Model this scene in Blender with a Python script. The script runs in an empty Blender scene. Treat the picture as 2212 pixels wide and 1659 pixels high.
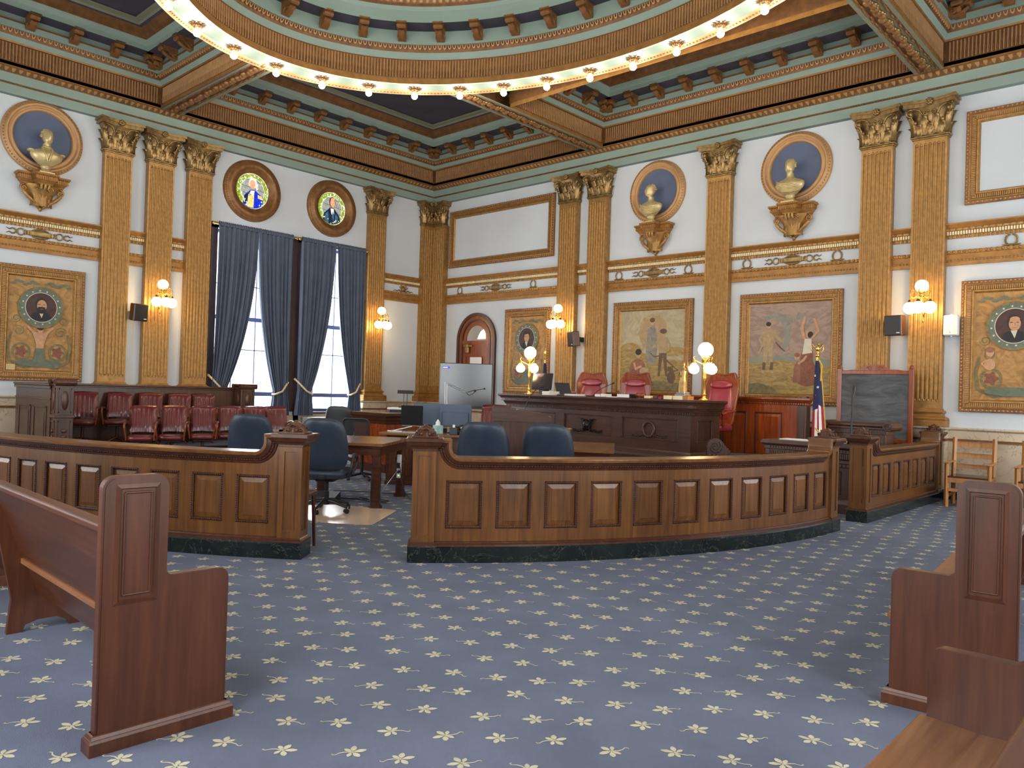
import bpy, math, random
from mathutils import Vector, Matrix
PI = math.pi
SC = bpy.context.scene
COL = SC.collection
random.seed(11)
R = math.radians


def rot(z=0, x=0, y=0):
    return Matrix.Rotation(z, 4, 'Z') @ Matrix.Rotation(y, 4, 'Y') @ Matrix.Rotation(x, 4, 'X')


def T(x=0, y=0, z=0):
    return Matrix.Translation((x, y, z))


class MB:
    """collects simple shapes and links them as ONE mesh object"""

    def __init__(s):
        s.v = []; s.f = []; s.mi = []; s.sm = []
        s.M = None; s.mat = 0

    def add(s, vs, fs, smooth=False, mat=None):
        b = len(s.v)
        if s.M is None:
            s.v += [tuple(p) for p in vs]
        else:
            M = s.M
            s.v += [tuple(M @ Vector(p)) for p in vs]
        m = s.mat if mat is None else mat
        for f in fs:
            s.f.append(tuple(b + i for i in f)); s.mi.append(m); s.sm.append(smooth)

    def box(s, x0, x1, y0, y1, z0, z1, b=0.0):
        if x0 > x1: x0, x1 = x1, x0
        if y0 > y1: y0, y1 = y1, y0
        if z0 > z1: z0, z1 = z1, z0
        if b <= 0:
            vs = [(x, y, z) for z in (z0, z1) for y in (y0, y1) for x in (x0, x1)]
            fs = [(0, 2, 3, 1), (4, 5, 7, 6), (0, 1, 5, 4), (2, 6, 7, 3), (0, 4, 6, 2), (1, 3, 7, 5)]
            s.add(vs, fs); return
        b = min(b, (x1 - x0) * .49, (y1 - y0) * .49, (z1 - z0) * .49)
        lo = (x0, y0, z0); hi = (x1, y1, z1); vs = []; idx = {}
        for c in range(8):
            for a in range(3):
                p = []
                for k in range(3):
                    h = (c >> k) & 1
                    e = hi[k] if h else lo[k]
                    if k != a: e += -b if h else b
                    p.append(e)
                idx[(c, a)] = len(vs); vs.append(p)
        fs = []
        for a in range(3):
            u, w = (a + 1) % 3, (a + 2) % 3
            for h in (0, 1):
                q = []
                for (i, j) in ((0, 0), (1, 0), (1, 1), (0, 1)):
                    c = (h << a) | (i << u) | (j << w); q.append(idx[(c, a)])
                fs.append(tuple(q) if h else tuple(q[::-1]))
        for a in range(3):
            u, w = (a + 1) % 3, (a + 2) % 3
            for (i, j) in ((0, 0), (1, 0), (1, 1), (0, 1)):
                c0 = (i << u) | (j << w); c1 = c0 | (1 << a)
                q = (idx[(c0, u)], idx[(c1, u)], idx[(c1, w)], idx[(c0, w)])
                fs.append(q if i == j else q[::-1])
        for c in range(8):
            q = (idx[(c, 0)], idx[(c, 1)], idx[(c, 2)])
            n = bin(c).count('1')
            fs.append(q if n % 2 == 1 else q[::-1])
        s.add(vs, fs)

    def cyl(s, p0, p1, r0, r1=None, n=12, caps=True, smooth=True):
        s.tube([p0, p1], [r0, r0 if r1 is None else r1], n, caps=caps, smooth=smooth)

    def tube(s, pts, r, n=8, closed=False, caps=True, smooth=True, sq=(1, 1)):
        pts = [Vector(p) for p in pts]; N = len(pts)
        if not isinstance(r, (list, tuple)): r = [r] * N
        tang = []
        for i in range(N):
            if closed: t = pts[(i + 1) % N] - pts[i - 1]
            else: t = pts[min(i + 1, N - 1)] - pts[max(i - 1, 0)]
            tang.append(t.normalized() if t.length > 1e-9 else Vector((0, 0, 1)))
        t0 = tang[0]
        up = Vector((0, 0, 1)) if abs(t0.z) < .9 else Vector((0, 1, 0))
        nx = up.cross(t0).normalized(); vs = []; fs = []
        for i in range(N):
            t = tang[i]
            nx = (nx - t * nx.dot(t))
            nx = nx.normalized() if nx.length > 1e-6 else t.orthogonal().normalized()
            ny = t.cross(nx)
            for k in range(n):
                a = 2 * PI * k / n
                vs.append(pts[i] + nx * (math.cos(a) * r[i] * sq[0]) + ny * (math.sin(a) * r[i] * sq[1]))
        for i in range(N if closed else N - 1):
            j = (i + 1) % N
            for k in range(n):
                l = (k + 1) % n
                fs.append((i * n + k, i * n + l, j * n + l, j * n + k))
        s.add(vs, fs, smooth)
        if caps and not closed:
            s.add(vs[:n], [tuple(range(n))[::-1]]); s.add(vs[-n:], [tuple(range(n))])

    def lathe(s, prof, n=24, c=(0, 0, 0), a0=0, a1=2 * PI, smooth=True, sx=1, sy=1):
        full = abs(a1 - a0 - 2 * PI) < 1e-6
        m = n if full else n + 1; vs = []; fs = []
        for (r, z) in prof:
            for k in range(m):
                a = a0 + (a1 - a0) * k / n
                vs.append((c[0] + r * math.cos(a) * sx, c[1] + r * math.sin(a) * sy, c[2] + z))
        for i in range(len(prof) - 1):
            for k in range(n):
                l = (k + 1) % m
                fs.append((i * m + k, i * m + l, (i + 1) * m + l, (i + 1) * m + k))
        s.add(vs, fs, smooth)

    def sph(s, c, r, n=14, m=9, smooth=True):
        if not isinstance(r, (list, tuple)): r = (r, r, r)
        vs = [(c[0], c[1], c[2] - r[2])]; fs = []
        for i in range(1, m):
            th = PI * i / m
            for k in range(n):
                a = 2 * PI * k / n
                vs.append((c[0] + r[0] * math.sin(th) * math.cos(a), c[1] + r[1] * math.sin(th) * math.sin(a), c[2] - r[2] * math.cos(th)))
        vs.append((c[0], c[1], c[2] + r[2])); L = len(vs) - 1
        for k in range(n):
            l = (k + 1) % n
            fs.append((0, 1 + l, 1 + k)); fs.append((L, 1 + (m - 2) * n + k, 1 + (m - 2) * n + l))
            for i in range(m - 2):
                a = 1 + i * n; b = a + n
                fs.append((a + k, a + l, b + l, b + k))
        s.add(vs, fs, smooth)

    def prism(s, poly, z0, z1, caps=True, smooth=False, mat=None):
        """polygon in XY extruded along Z"""
        n = len(poly)
        vs = [(p[0], p[1], z0) for p in poly] + [(p[0], p[1], z1) for p in poly]
        s.add(vs, [(i, (i + 1) % n, n + (i + 1) % n, n + i) for i in range(n)], smooth, mat)
        if caps:
            s.add(vs[:n], [tuple(range(n))[::-1]], False, mat); s.add(vs[n:], [tuple(range(n))], False, mat)

    def flat(s, poly, z, mat=None):
        s.add([(p[0], p[1], z) for p in poly], [tuple(range(len(poly)))], False, mat)

    def sweep(s, path, prof, closed=False, pclosed=False, smooth=False, cap=False, mats=None, keep=None):
        """profile [(offset to the right of travel, z)] swept along a plan path with mitred corners"""
        N = len(path); rings = []
        for i in range(N):
            p = Vector(path[i][:2])
            if closed or 0 < i < N - 1:
                d0 = (p - Vector(path[i - 1][:2])); d1 = (Vector(path[(i + 1) % N][:2]) - p)
                d0.normalize(); d1.normalize()
            elif i == 0:
                d0 = d1 = (Vector(path[1][:2]) - p).normalized()
            else:
                d0 = d1 = (p - Vector(path[i - 1][:2])).normalized()
            n0 = Vector((d0.y, -d0.x)); n1 = Vector((d1.y, -d1.x))
            m = n0 + n1
            m = m / max(1e-6, m.dot(n0)) if m.length > 1e-6 else n0
            bz = path[i][2] if len(path[i]) > 2 else 0
            rings.append([(p.x + m.x * o, p.y + m.y * o, z + bz) for (o, z) in prof])
        P = len(prof); vs = [q for r_ in rings for q in r_]
        for i in range(N if closed else N - 1):
            j = (i + 1) % N
            if keep and not keep((rings[i][0][0] + rings[j][0][0]) / 2, (rings[i][0][1] + rings[j][0][1]) / 2): continue
            for k in range(P if pclosed else P - 1):
                l = (k + 1) % P
                q = (i * P + k, j * P + k, j * P + l, i * P + l)
                s.add([vs[t] for t in q], [(0, 1, 2, 3)], smooth, mats[k] if mats else None)
        if cap and not closed:
            s.add(rings[0], [tuple(range(P))]); s.add(rings[-1], [tuple(range(P))[::-1]])

    def grid(s, fn, nu, nv, smooth=True, cu=False, mat=None):
        mu = nu if cu else nu + 1
        vs = [fn(i / nu, j / nv) for j in range(nv + 1) for i in range(mu)]
        fs = [(j * mu + i, j * mu + (i + 1) % mu, (j + 1) * mu + (i + 1) % mu, (j + 1) * mu + i) for j in range(nv) for i in range(nu)]
        s.add(vs, fs, smooth, mat)

    def build(s, name, mats, parent=None, loc=None, rz=0, weld=False):
        me = bpy.data.meshes.new(name)
        me.from_pydata(s.v, [], s.f)
        if not isinstance(mats, (list, tuple)): mats = [mats]
        for m in mats: me.materials.append(m)
        me.polygons.foreach_set('material_index', s.mi)
        me.polygons.foreach_set('use_smooth', s.sm)
        me.validate(); me.update()
        o = bpy.data.objects.new(name, me); COL.objects.link(o)
        if parent: o.parent = parent
        if loc: o.location = loc
        o.rotation_euler.z = rz
        return o


def tag(o, label=None, cat=None, group=None, kind=None):
    if label: o['label'] = label
    if cat: o['category'] = cat
    if group: o['group'] = group
    if kind: o['kind'] = kind
    return o


def thing(name, label, cat, loc=(0, 0, 0), rz=0, group=None):
    o = bpy.data.objects.new(name, None); COL.objects.link(o)
    o.empty_display_size = .2
    o.location = loc; o.rotation_euler = (0, 0, rz)
    return tag(o, label, cat, group)


def struct(o):
    o['kind'] = 'structure'; return o


def kids(o):
    return [c for c in bpy.data.objects if c.parent == o]


def dup(root, label, loc, rz=0, group=None, cat=None):
    ch = KID.get(root.name)
    if ch is None:
        ch = [(c, [g for g in kids(c)]) for c in kids(root)]; KID[root.name] = ch
    r_ = root.copy(); COL.objects.link(r_)
    r_.location = loc; r_.rotation_euler = (0, 0, rz); r_['label'] = label
    if group: r_['group'] = group
    for c, gs in ch:
        n = c.copy(); COL.objects.link(n); n.parent = r_
        for g in gs:
            h = g.copy(); COL.objects.link(h); h.parent = n
    return r_


KID = {}


# ---------------------------------------------------------------- materials
def s2l(c):
    return tuple(((x / 255) / 12.92 if x / 255 <= .04045 else ((x / 255 + .055) / 1.055) ** 2.4) for x in c)


def newmat(name):
    m = bpy.data.materials.new(name); m.use_nodes = True
    nt = m.node_tree; b = nt.nodes['Principled BSDF']
    return m, nt, b


def setin(b, **k):
    for n, v in k.items(): b.inputs[n.replace('_', ' ')].default_value = v


def mixramp(nt, fac, stops):
    r_ = nt.nodes.new('ShaderNodeValToRGB')
    e = r_.color_ramp.elements
    while len(e) < len(stops): e.new(.5)
    for i, (p, c) in enumerate(stops):
        e[i].position = p; e[i].color = (*c, 1)
    nt.links.new(fac, r_.inputs[0])
    return r_.outputs[0]


def coords(nt, scale=(1, 1, 1), kind='Object', rotn=(0, 0, 0)):
    tc = nt.nodes.new('ShaderNodeTexCoord'); mp = nt.nodes.new('ShaderNodeMapping')
    mp.inputs['Scale'].default_value = scale; mp.inputs['Rotation'].default_value = rotn
    nt.links.new(tc.outputs[kind], mp.inputs[0]); return mp.outputs[0]


def noise(nt, vec, scale, detail=4, rough=.55, dist=0):
    n = nt.nodes.new('ShaderNodeTexNoise')
    n.inputs['Scale'].default_value = scale; n.inputs['Detail'].default_value = detail
    n.inputs['Roughness'].default_value = rough; n.inputs['Distortion'].default_value = dist
    nt.links.new(vec, n.inputs['Vector']); return n.outputs['Fac']


def bump(nt, b, h, strength, dist=.01):
    bp = nt.nodes.new('ShaderNodeBump'); bp.inputs['Strength'].default_value = strength
    bp.inputs['Distance'].default_value = dist
    nt.links.new(h, bp.inputs['Height']); nt.links.new(bp.outputs[0], b.inputs['Normal'])


def plain(name, c, rough=.5, metal=0, var=.12, scale=6, bmp=0, bscale=60, spec=.5, coat=0):
    m, nt, b = newmat(name)
    c = s2l(c)
    v = coords(nt)
    f = noise(nt, v, scale)
    lo = tuple(x * (1 - var) for x in c); hi = tuple(min(1, x * (1 + var)) for x in c)
    nt.links.new(mixramp(nt, f, [(.3, lo), (.7, hi)]), b.inputs['Base Color'])
    setin(b, Roughness=rough, Metallic=metal)
    b.inputs['Specular IOR Level'].default_value = spec
    if coat: b.inputs['Coat Weight'].default_value = coat; b.inputs['Coat Roughness'].default_value = .12
    if bmp: bump(nt, b, noise(nt, v, bscale, 3), bmp)
    return m


def wood(name, dark, mid, lite, rough=.32, axis=2, scale=1.0, coat=.1):
    m, nt, b = newmat(name)
    sc = [26 * scale] * 3; sc[axis] = 1.6 * scale
    v = coords(nt, tuple(sc))
    f = noise(nt, v, 1.0, 6, .62, .6)
    v2 = coords(nt, (1, 1, 1)); g = noise(nt, v2, 1.3, 3)
    mx = nt.nodes.new('ShaderNodeMath'); mx.operation = 'MULTIPLY_ADD'
    mx.inputs[1].default_value = .6
    md = nt.nodes.new('ShaderNodeMath'); md.operation = 'MULTIPLY'; md.inputs[1].default_value = .4
    nt.links.new(g, md.inputs[0]); nt.links.new(f, mx.inputs[0]); nt.links.new(md.outputs[0], mx.inputs[2])
    nt.links.new(mixramp(nt, mx.outputs[0], [(.3, s2l(dark)), (.5, s2l(mid)), (.72, s2l(lite))]), b.inputs['Base Color'])
    setin(b, Roughness=rough)
    b.inputs['Coat Weight'].default_value = coat; b.inputs['Coat Roughness'].default_value = .2
    bump(nt, b, f, .06, .004)
    return m


def marble(name, base, base2, vein, vscale=2.5, width=.03, rough=.25, dark=False):
    m, nt, b = newmat(name)
    v = coords(nt)
    f = noise(nt, v, vscale, 6, .6, 1.2)
    sb = nt.nodes.new('ShaderNodeMath'); sb.operation = 'SUBTRACT'; sb.inputs[1].default_value = .5
    ab = nt.nodes.new('ShaderNodeMath'); ab.operation = 'ABSOLUTE'
    nt.links.new(f, sb.inputs[0]); nt.links.new(sb.outputs[0], ab.inputs[0])
    g = noise(nt, v, vscale * .7, 5)
    base_c = mixramp(nt, g, [(.35, s2l(base)), (.65, s2l(base2))])
    mask = mixramp(nt, ab.outputs[0], [(0, (1, 1, 1)), (width, (0, 0, 0))])
    mx = nt.nodes.new('ShaderNodeMix'); mx.data_type = 'RGBA'
    nt.links.new(mask, mx.inputs[0]); nt.links.new(base_c, mx.inputs[6]); mx.inputs[7].default_value = (*s2l(vein), 1)
    nt.links.new(mx.outputs[2], b.inputs['Base Color'])
    setin(b, Roughness=rough)
    return m


def emit(name, c, strength):
    m, nt, b = newmat(name)
    b.inputs['Base Color'].default_value = (*s2l(c), 1)
    b.inputs['Emission Color'].default_value = (*s2l(c), 1); b.inputs['Emission Strength'].default_value = strength
    return m


MT = {}
MT['wall'] = plain('wall_paint', (205, 211, 216), .75, var=.05, scale=.6, bmp=.05, bscale=180)
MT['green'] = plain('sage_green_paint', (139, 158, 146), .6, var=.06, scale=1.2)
MT['green_shaded'] = plain('sage_green_in_shade', (118, 136, 128), .6, var=.06, scale=1.2)  # shaded copy of the sage green; soffit shadow put into the colour
MT['olive'] = plain('olive_paint', (124, 126, 104), .6, var=.06)
MT['navy'] = plain('dark_blue_painted_plaster', (62, 60, 74), .6, var=.25, scale=1.5)
MT['gold'] = plain('gilded_plaster', (164, 124, 70), .42, metal=.5, var=.25, scale=14, bmp=.12, bscale=50)
MT['gold2'] = plain('ochre_gilding', (158, 112, 58), .45, metal=.4, var=.22, scale=9, bmp=.08, bscale=40)
MT['bronze'] = plain('antique_gold_leaf', (150, 122, 78), .36, metal=.7, var=.4, scale=16, bmp=.15, bscale=60)
MT['umber'] = plain('dark_gilded_plaster', (118, 80, 46), .5, metal=.35, var=.3, scale=8)
MT['umber2'] = plain('brown_gilded_plaster', (140, 98, 58), .48, metal=.4, var=.3, scale=10)
MT['tan'] = plain('tan_gilding', (188, 146, 100), .5, metal=.3, var=.12, scale=6)
MT['busts'] = plain('pale_gilt_bust', (204, 184, 134), .4, metal=.45, var=.15, scale=8)
MT['niche'] = plain('slate_blue_paint', (88, 100, 126), .7, var=.08, scale=2)
MT['cream'] = plain('cream_gilding', (236, 220, 178), .5, metal=.1, var=.08)
MT['oak'] = wood('quartered_oak', (68, 40, 18), (104, 65, 30), (132, 88, 44), .3)
MT['oakx'] = wood('quartered_oak_crosscut', (68, 40, 18), (104, 65, 30), (132, 88, 44), .3, axis=0)
MT['oakd'] = wood('dark_oak_moulding', (48, 24, 14), (72, 38, 22), (96, 54, 30), .3)
MT['pew'] = wood('pew_mahogany', (58, 30, 17), (82, 43, 24), (100, 58, 34), .38)
MT['pewx'] = wood('pew_mahogany_length', (74, 34, 20), (98, 46, 26), (118, 60, 36), .3, axis=1)
MT['pews'] = wood('worn_pew_seat', (104, 62, 36), (142, 94, 58), (170, 120, 78), .3, axis=1)
MT['walnut'] = wood('walnut_bench', (50, 30, 22), (74, 46, 33), (94, 62, 46), .35, axis=0)
MT['walnutv'] = wood('walnut_upright', (46, 27, 20), (68, 42, 31), (88, 57, 43), .35)
MT['mahog'] = wood('red_mahogany', (92, 38, 16), (136, 62, 26), (164, 86, 40), .25)
MT['desk'] = wood('dark_table_wood', (46, 26, 18), (70, 40, 26), (98, 60, 36), .22, axis=0)
MT['deskt'] = wood('table_top_wood', (92, 60, 34), (124, 86, 52), (150, 108, 66), .2, axis=0)
MT['light_oak'] = wood('light_oak', (138, 88, 40), (170, 116, 60), (190, 138, 78), .4)
MT['dado'] = marble('cream_marble', (206, 190, 164), (192, 170, 146), (160, 136, 118), 2.6, .014)
MT['gmarble'] = marble('verde_marble', (18, 24, 24), (32, 40, 38), (74, 84, 70), 4.5, .008, .15)
MT['black'] = plain('black_plastic', (28, 28, 30), .4, var=.1)
MT['dgrey'] = plain('dark_grey_plastic', (52, 54, 58), .45, var=.1)
MT['steel'] = plain('brushed_steel', (170, 172, 176), .3, metal=.9, var=.05)
MT['brass'] = plain('polished_brass', (216, 174, 92), .25, metal=.9, var=.08)
MT['oxblood'] = plain('oxblood_leather', (96, 32, 34), .3, var=.22, scale=7, bmp=.1, bscale=30, coat=.3)
MT['redleather'] = plain('red_leather', (142, 44, 54), .28, var=.15, scale=5, bmp=.05, bscale=25, coat=.3)
MT['navyleather'] = plain('blue_black_leather', (32, 44, 60), .42, var=.2, scale=5, bmp=.08, bscale=120)
MT['curtain'] = plain('grey_blue_velvet', (90, 99, 116), .85, var=.1, scale=4, spec=.2)
MT['cord'] = plain('cream_rope', (222, 196, 156), .8, var=.1)
MT['white'] = plain('white_plastic', (232, 230, 224), .5, var=.03)
MT['paper'] = plain('paper', (236, 234, 228), .8, var=.03)
MT['carpet'] = plain('slate_blue_carpet', (104, 110, 128), .95, var=.1, scale=2.2, bmp=.4, bscale=220, spec=.1)
MT['sprig'] = plain('cream_carpet_sprig', (188, 182, 156), .95, var=.15, scale=20, spec=.1)
MT['globe'] = emit('lit_opal_glass', (255, 214, 150), 9)
MT['bulb'] = emit('lit_bulb', (255, 244, 228), 30)
# ================================================================ the room
RW, RL = 17.68, 14.42          # room width (x) and length (-y)
PILB = [4.72, 5.55, 8.44, 11.34, 12.15]
PILA = [-8.10, -7.29, -6.49, -1.95]
WINS = [(-6.05, -4.42), (-3.98, -2.36)]      # window openings in the left wall
WZ0, WZ1 = .86, 4.76

m = MB(); m.box(-.5, RW + .5, -RL - .5, .5, -.3, 0)


def sprig(m, cx, cy, ang, s, flip):
    ca, sa = math.cos(ang), math.sin(ang)

    def P(x, y):
        y *= flip
        return (cx + s * (x * ca - y * sa), cy + s * (x * sa + y * ca), .0015)

    def petal(x0, y0, a, l, w):
        dx, dy = math.cos(a), math.sin(a)
        q = []
        for t, k in ((0, .12), (.25, .7), (.55, 1), (.85, .62), (1, .05), (.85, -.62), (.55, -1), (.25, -.7), (0, -.12)):
            q.append(P(x0 + dx * l * t - dy * w * k * .5, y0 + dy * l * t + dx * w * k * .5))
        m.add(q if flip > 0 else q[::-1], [tuple(range(9))], False, 1)
    petal(.06, 0, .1, .42, .2); petal(.04, .04, 1.25, .36, .2); petal(.0, .03, 2.2, .3, .16)
    petal(.04, -.04, -1.15, .36, .2); petal(-.02, -.03, -2.1, .28, .15); petal(-.02, 0, .05, .1, .16)
    pts = [(-.02, 0, .06), (-.2, .05, .055), (-.36, .03, .05), (-.5, -.06, .045), (-.6, -.02, .06), (-.56, .06, .02)]
    for (a, b) in zip(pts, pts[1:]):
        q = [P(a[0], a[1] - a[2] * .5), P(b[0], b[1] - b[2] * .5), P(b[0], b[1] + b[2] * .5), P(a[0], a[1] + a[2] * .5)]
        m.add(q, [(0, 1, 2, 3)] if flip > 0 else [(3, 2, 1, 0)], False, 1)


rr = random.Random(5)
ga = R(36); pit = .242
for i in range(-75, 76):
    for j in range(-75, 76):
        gx = (i + (.5 if j % 2 else 0)) * pit; gy = j * pit
        x = RW / 2 + gx * math.cos(ga) - gy * math.sin(ga) + rr.uniform(-.03, .03)
        y = -RL / 2 + gx * math.sin(ga) + gy * math.cos(ga) + rr.uniform(-.03, .03)
        if .3 < x < RW - .1 and -RL + .1 < y < -.3:
            sprig(m, x, y, ga + rr.choice((0, PI)) + rr.uniform(-.55, .55), .135, rr.choice((1, -1)))
struct(m.build('floor', [MT['carpet'], MT['sprig']]))

# ---- walls
ZT = 8.2
m = MB()
ys = [-RL - .4] + [q for w in WINS for q in w] + [.4]
for a, b in zip(ys[::2], ys[1::2]): m.box(-.4, 0, a, b, 0, ZT)
for a, b in WINS: m.box(-.4, 0, a, b, 0, WZ0); m.box(-.4, 0, a, b, WZ1, ZT)
struct(m.build('wall_left', MT['wall']))
m = MB(); m.box(0, RW, 0, .4, 0, ZT); struct(m.build('wall_back', MT['wall']))
RFILL = [(-11.6, -10.2), (-9.0, -7.6), (-4.6, -3.2), (-2.4, -1.0)]  # openings added to the unseen right wall for fill light
m = MB()
ys = [-RL - .4] + [q for w in RFILL for q in w] + [.4]
for a, b in zip(ys[::2], ys[1::2]): m.box(RW, RW + .4, a, b, 0, ZT)
for a, b in RFILL: m.box(RW, RW + .4, a, b, 0, WZ0); m.box(RW, RW + .4, a, b, WZ1, ZT)
struct(m.build('wall_right', MT['wall']))
FFILL = [(2.2, 3.8), (5.0, 6.6), (10.6, 12.2), (13.2, 14.8)]  # assumed openings behind the camera, added to let fill light in
m = MB()
xs = [0] + [q for w in FFILL for q in w] + [RW]
for a, b in zip(xs[::2], xs[1::2]): m.box(a, b, -RL - .4, -RL, 0, ZT)
for a, b in FFILL: m.box(a, b, -RL - .4, -RL, 0, WZ0); m.box(a, b, -RL - .4, -RL, WZ1, ZT)
struct(m.build('wall_front', MT['wall']))

WP = [(0, -RL), (0, 0), (RW, 0)]        # plan path of the two visible walls, room on the right


def jogs(w, d, skip_win=False):
    """wall path that steps forward around every pilaster pedestal"""
    p = [(0, -RL)]
    for c in PILA: p += [(0, c - w), (d, c - w), (d, c + w), (0, c + w)]
    p += [(0, -.58), (d, -.58), (d, -d), (.72, -d), (.72, 0)]
    for c in PILB: p += [(c - w, 0), (c - w, -d), (c + w, -d), (c + w, 0)]
    return p + [(RW, 0)]


def along(path, pitch, fn, closed=False, off=0.0, start=0.0, keep=None):
    """call fn(x, y, angle) at equal steps along a plan path"""
    pts = [Vector(p[:2]) for p in path]
    if closed: pts.append(pts[0])
    for a, b in zip(pts, pts[1:]):
        L = (b - a).length
        if L < pitch * .8: continue
        n = max(1, round((L - 2 * start) / pitch)); d = (b - a) / L; nn = Vector((d.y, -d.x))
        for k in range(n):
            q = a + d * (start + (k + .5) * (L - 2 * start) / n) + nn * off
            if keep and not keep(q.x, q.y): continue
            fn(q.x, q.y, math.atan2(d.y, d.x))


# ---- marble dado: base, panels, cap, broken forward under the pilasters
SILL = WZ0 - .02
dado = [(.05, 0), (.05, .15), (.035, .165), (.03, .165), (.03, .91), (.05, .925), (.05, .945), (.035, .96), (.035, 1.085), (.06, 1.1), (.075, 1.115), (.075, 1.135), (0, 1.14)]
dm = [1, 1, 1, 0, 0, 2, 2, 0, 0, 0, 0, 0]
jp = jogs(.31, .2)
iA = max(i for i, p in enumerate(jp) if p[0] == 0 and p[1] < -6)
iB = min(i for i, p in enumerate(jp) if p[0] == 0 and p[1] > -2.5)
m = MB()
m.sweep(jp[:iA + 1] + [(0, -6.13)], dado, mats=dm)
m.sweep([(0, -2.28)] + jp[iB:], dado, mats=dm)
low = [q for q in dado if q[1] < .2] + [(.03, SILL - .06), (.03, SILL - .06)]
m.sweep([(0, -6.13), (0, -2.28)], low, mats=[1, 1, 1, 0, 0, 0, 0])
struct(m.build('trim_1', [MT['dado'], MT['gmarble'], MT['umber']]))

# ---- green entablature on top of both walls
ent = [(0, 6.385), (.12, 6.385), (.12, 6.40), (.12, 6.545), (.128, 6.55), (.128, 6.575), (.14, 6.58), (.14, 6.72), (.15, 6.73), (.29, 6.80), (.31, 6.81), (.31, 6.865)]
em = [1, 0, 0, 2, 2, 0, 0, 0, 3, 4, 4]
m = MB(); m.sweep(WP, ent, mats=em)


def pearl(x, y, a): m.add([(x + .012 * math.cos(k * PI / 3), y + .012 * math.sin(k * PI / 3), 6.562) for k in range(6)], [tuple(range(6))], False, 3)


def zig(x, y, a):
    c, s = math.cos(a), math.sin(a)
    def P(l, o, z): return (x + c * l + s * o, y + s * l - c * o, z)
    m.add([P(-.05, .275, 6.803), P(.05, .275, 6.803), P(.035, .21, 6.765), P(0, .165, 6.738), P(-.035, .21, 6.765), P(0, .24, 6.758)],
          [(0, 4, 5), (4, 3, 5), (3, 2, 5), (2, 1, 5), (1, 0, 5)], True, 5)


m.mat = 3
for seg in (WP[:2], WP[1:]):
    along(seg, .11, zig, start=.3)
m.mat = 2
def bead(x, y, a): m.sph((x, y, 6.562), .011, 5, 4)
for seg in ([(0, -10.5), (0, 0)], [(0, 0), (13.6, 0)]): along(seg, .045, bead, off=.134)
struct(m.build('trim_2', [MT['green'], MT['green_shaded'], MT['umber'], MT['umber2'], MT['gold2'], MT['tan']]))

# ---- the two gilt rails across the walls, interrupted by the pilasters
def wall_runs(w=.25):
    runs = []
    y = -RL
    for c in PILA:
        if c == -1.95: y = -1.95 + w; continue
        runs.append([(0, y), (0, c - w)]); y = c + w
    runs.append([(0, -1.95 + w), (0, -.47)])
    x = .62
    for c in PILB: runs.append([(x, 0), (c - w, 0)]); x = c + w
    runs.append([(x, 0), (RW, 0)])
    return runs


m = MB(); n = MB()
up = [(0, 4.07 + .06), (.025, 4.13), (.03, 4.175), (.02, 4.18), (.02, 4.245), (.045, 4.25), (.05, 4.285), (.06, 4.29), (.10, 4.345), (.10, 4.365), (0, 4.37)]
upm = [2, 1, 2, 2, 2, 1, 0, 0, 0, 0]
lowr = [(0, 3.70), (.05, 3.70), (.055, 3.755), (.04, 3.76), (.045, 3.785), (.03, 3.79), (.03, 3.88), (.05, 3.885), (.06, 3.935), (0, 3.945)]
lom = [0, 0, 1, 1, 1, 0, 0, 1, 1]
def dent(x, y, a):
    c, s = math.cos(a), math.sin(a)
    m.M = T(x, y) @ rot(a); m.mat = 3
    m.box(-.0125, .0125, -.055, 0, 4.185, 4.24); m.M = None
def bead2(x, y, a):
    m.mat = 1; m.sph((x, y, 4.27), .016, 6, 4)
def leafb(x, y, a):
    m.mat = 1; m.sph((x, y, 4.152), .022, 6, 4)
def leafc(x, y, a):
    n.mat = 1; n.sph((x, y, 3.912), .026, 6, 4)
def ropec(x, y, a):
    n.mat = 1; n.sph((x, y, 3.772), .016, 5, 4)
for r_ in wall_runs():
    if r_[0][1] < -12: r_[0] = (0, -10.6)
    if r_[1][0] > 15: r_[1] = (14.4, 0)
    m.sweep(r_, up, mats=upm, cap=True); n.sweep(r_, lowr, mats=lom, cap=True)
    along(r_, .0375, dent); along(r_, .09, bead2, off=.05); along(r_, .06, leafb, off=.026)
    along(r_, .075, leafc, off=.052); along(r_, .05, ropec, off=.043)
MR = [MT['gold2'], MT['gold'], MT['umber2'], MT['cream']]
struct(m.build('trim_3', MR)); struct(n.build('trim_4', MR))

# ---------------------------------------------------------------- ceiling
EC = (8.84, -7.19)


def inell(x, y, a=4.82, b=3.52): return ((x - EC[0]) / a) ** 2 + ((y - EC[1]) / b) ** 2 < 1


def out(x, y): return not inell(x, y)


def finerect(x0, x1, y0, y1, st=.2):
    """clockwise rectangle, finely divided"""
    c = [(x0, y0), (x0, y1), (x1, y1), (x1, y0)]
    p = []
    for a, b in zip(c, c[1:] + c[:1]):
        L = math.hypot(b[0] - a[0], b[1] - a[1]); k = max(1, int(L / st))
        p += [(a[0] + (b[0] - a[0]) * i / k, a[1] + (b[1] - a[1]) * i / k) for i in range(k)]
    return c, p


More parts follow.
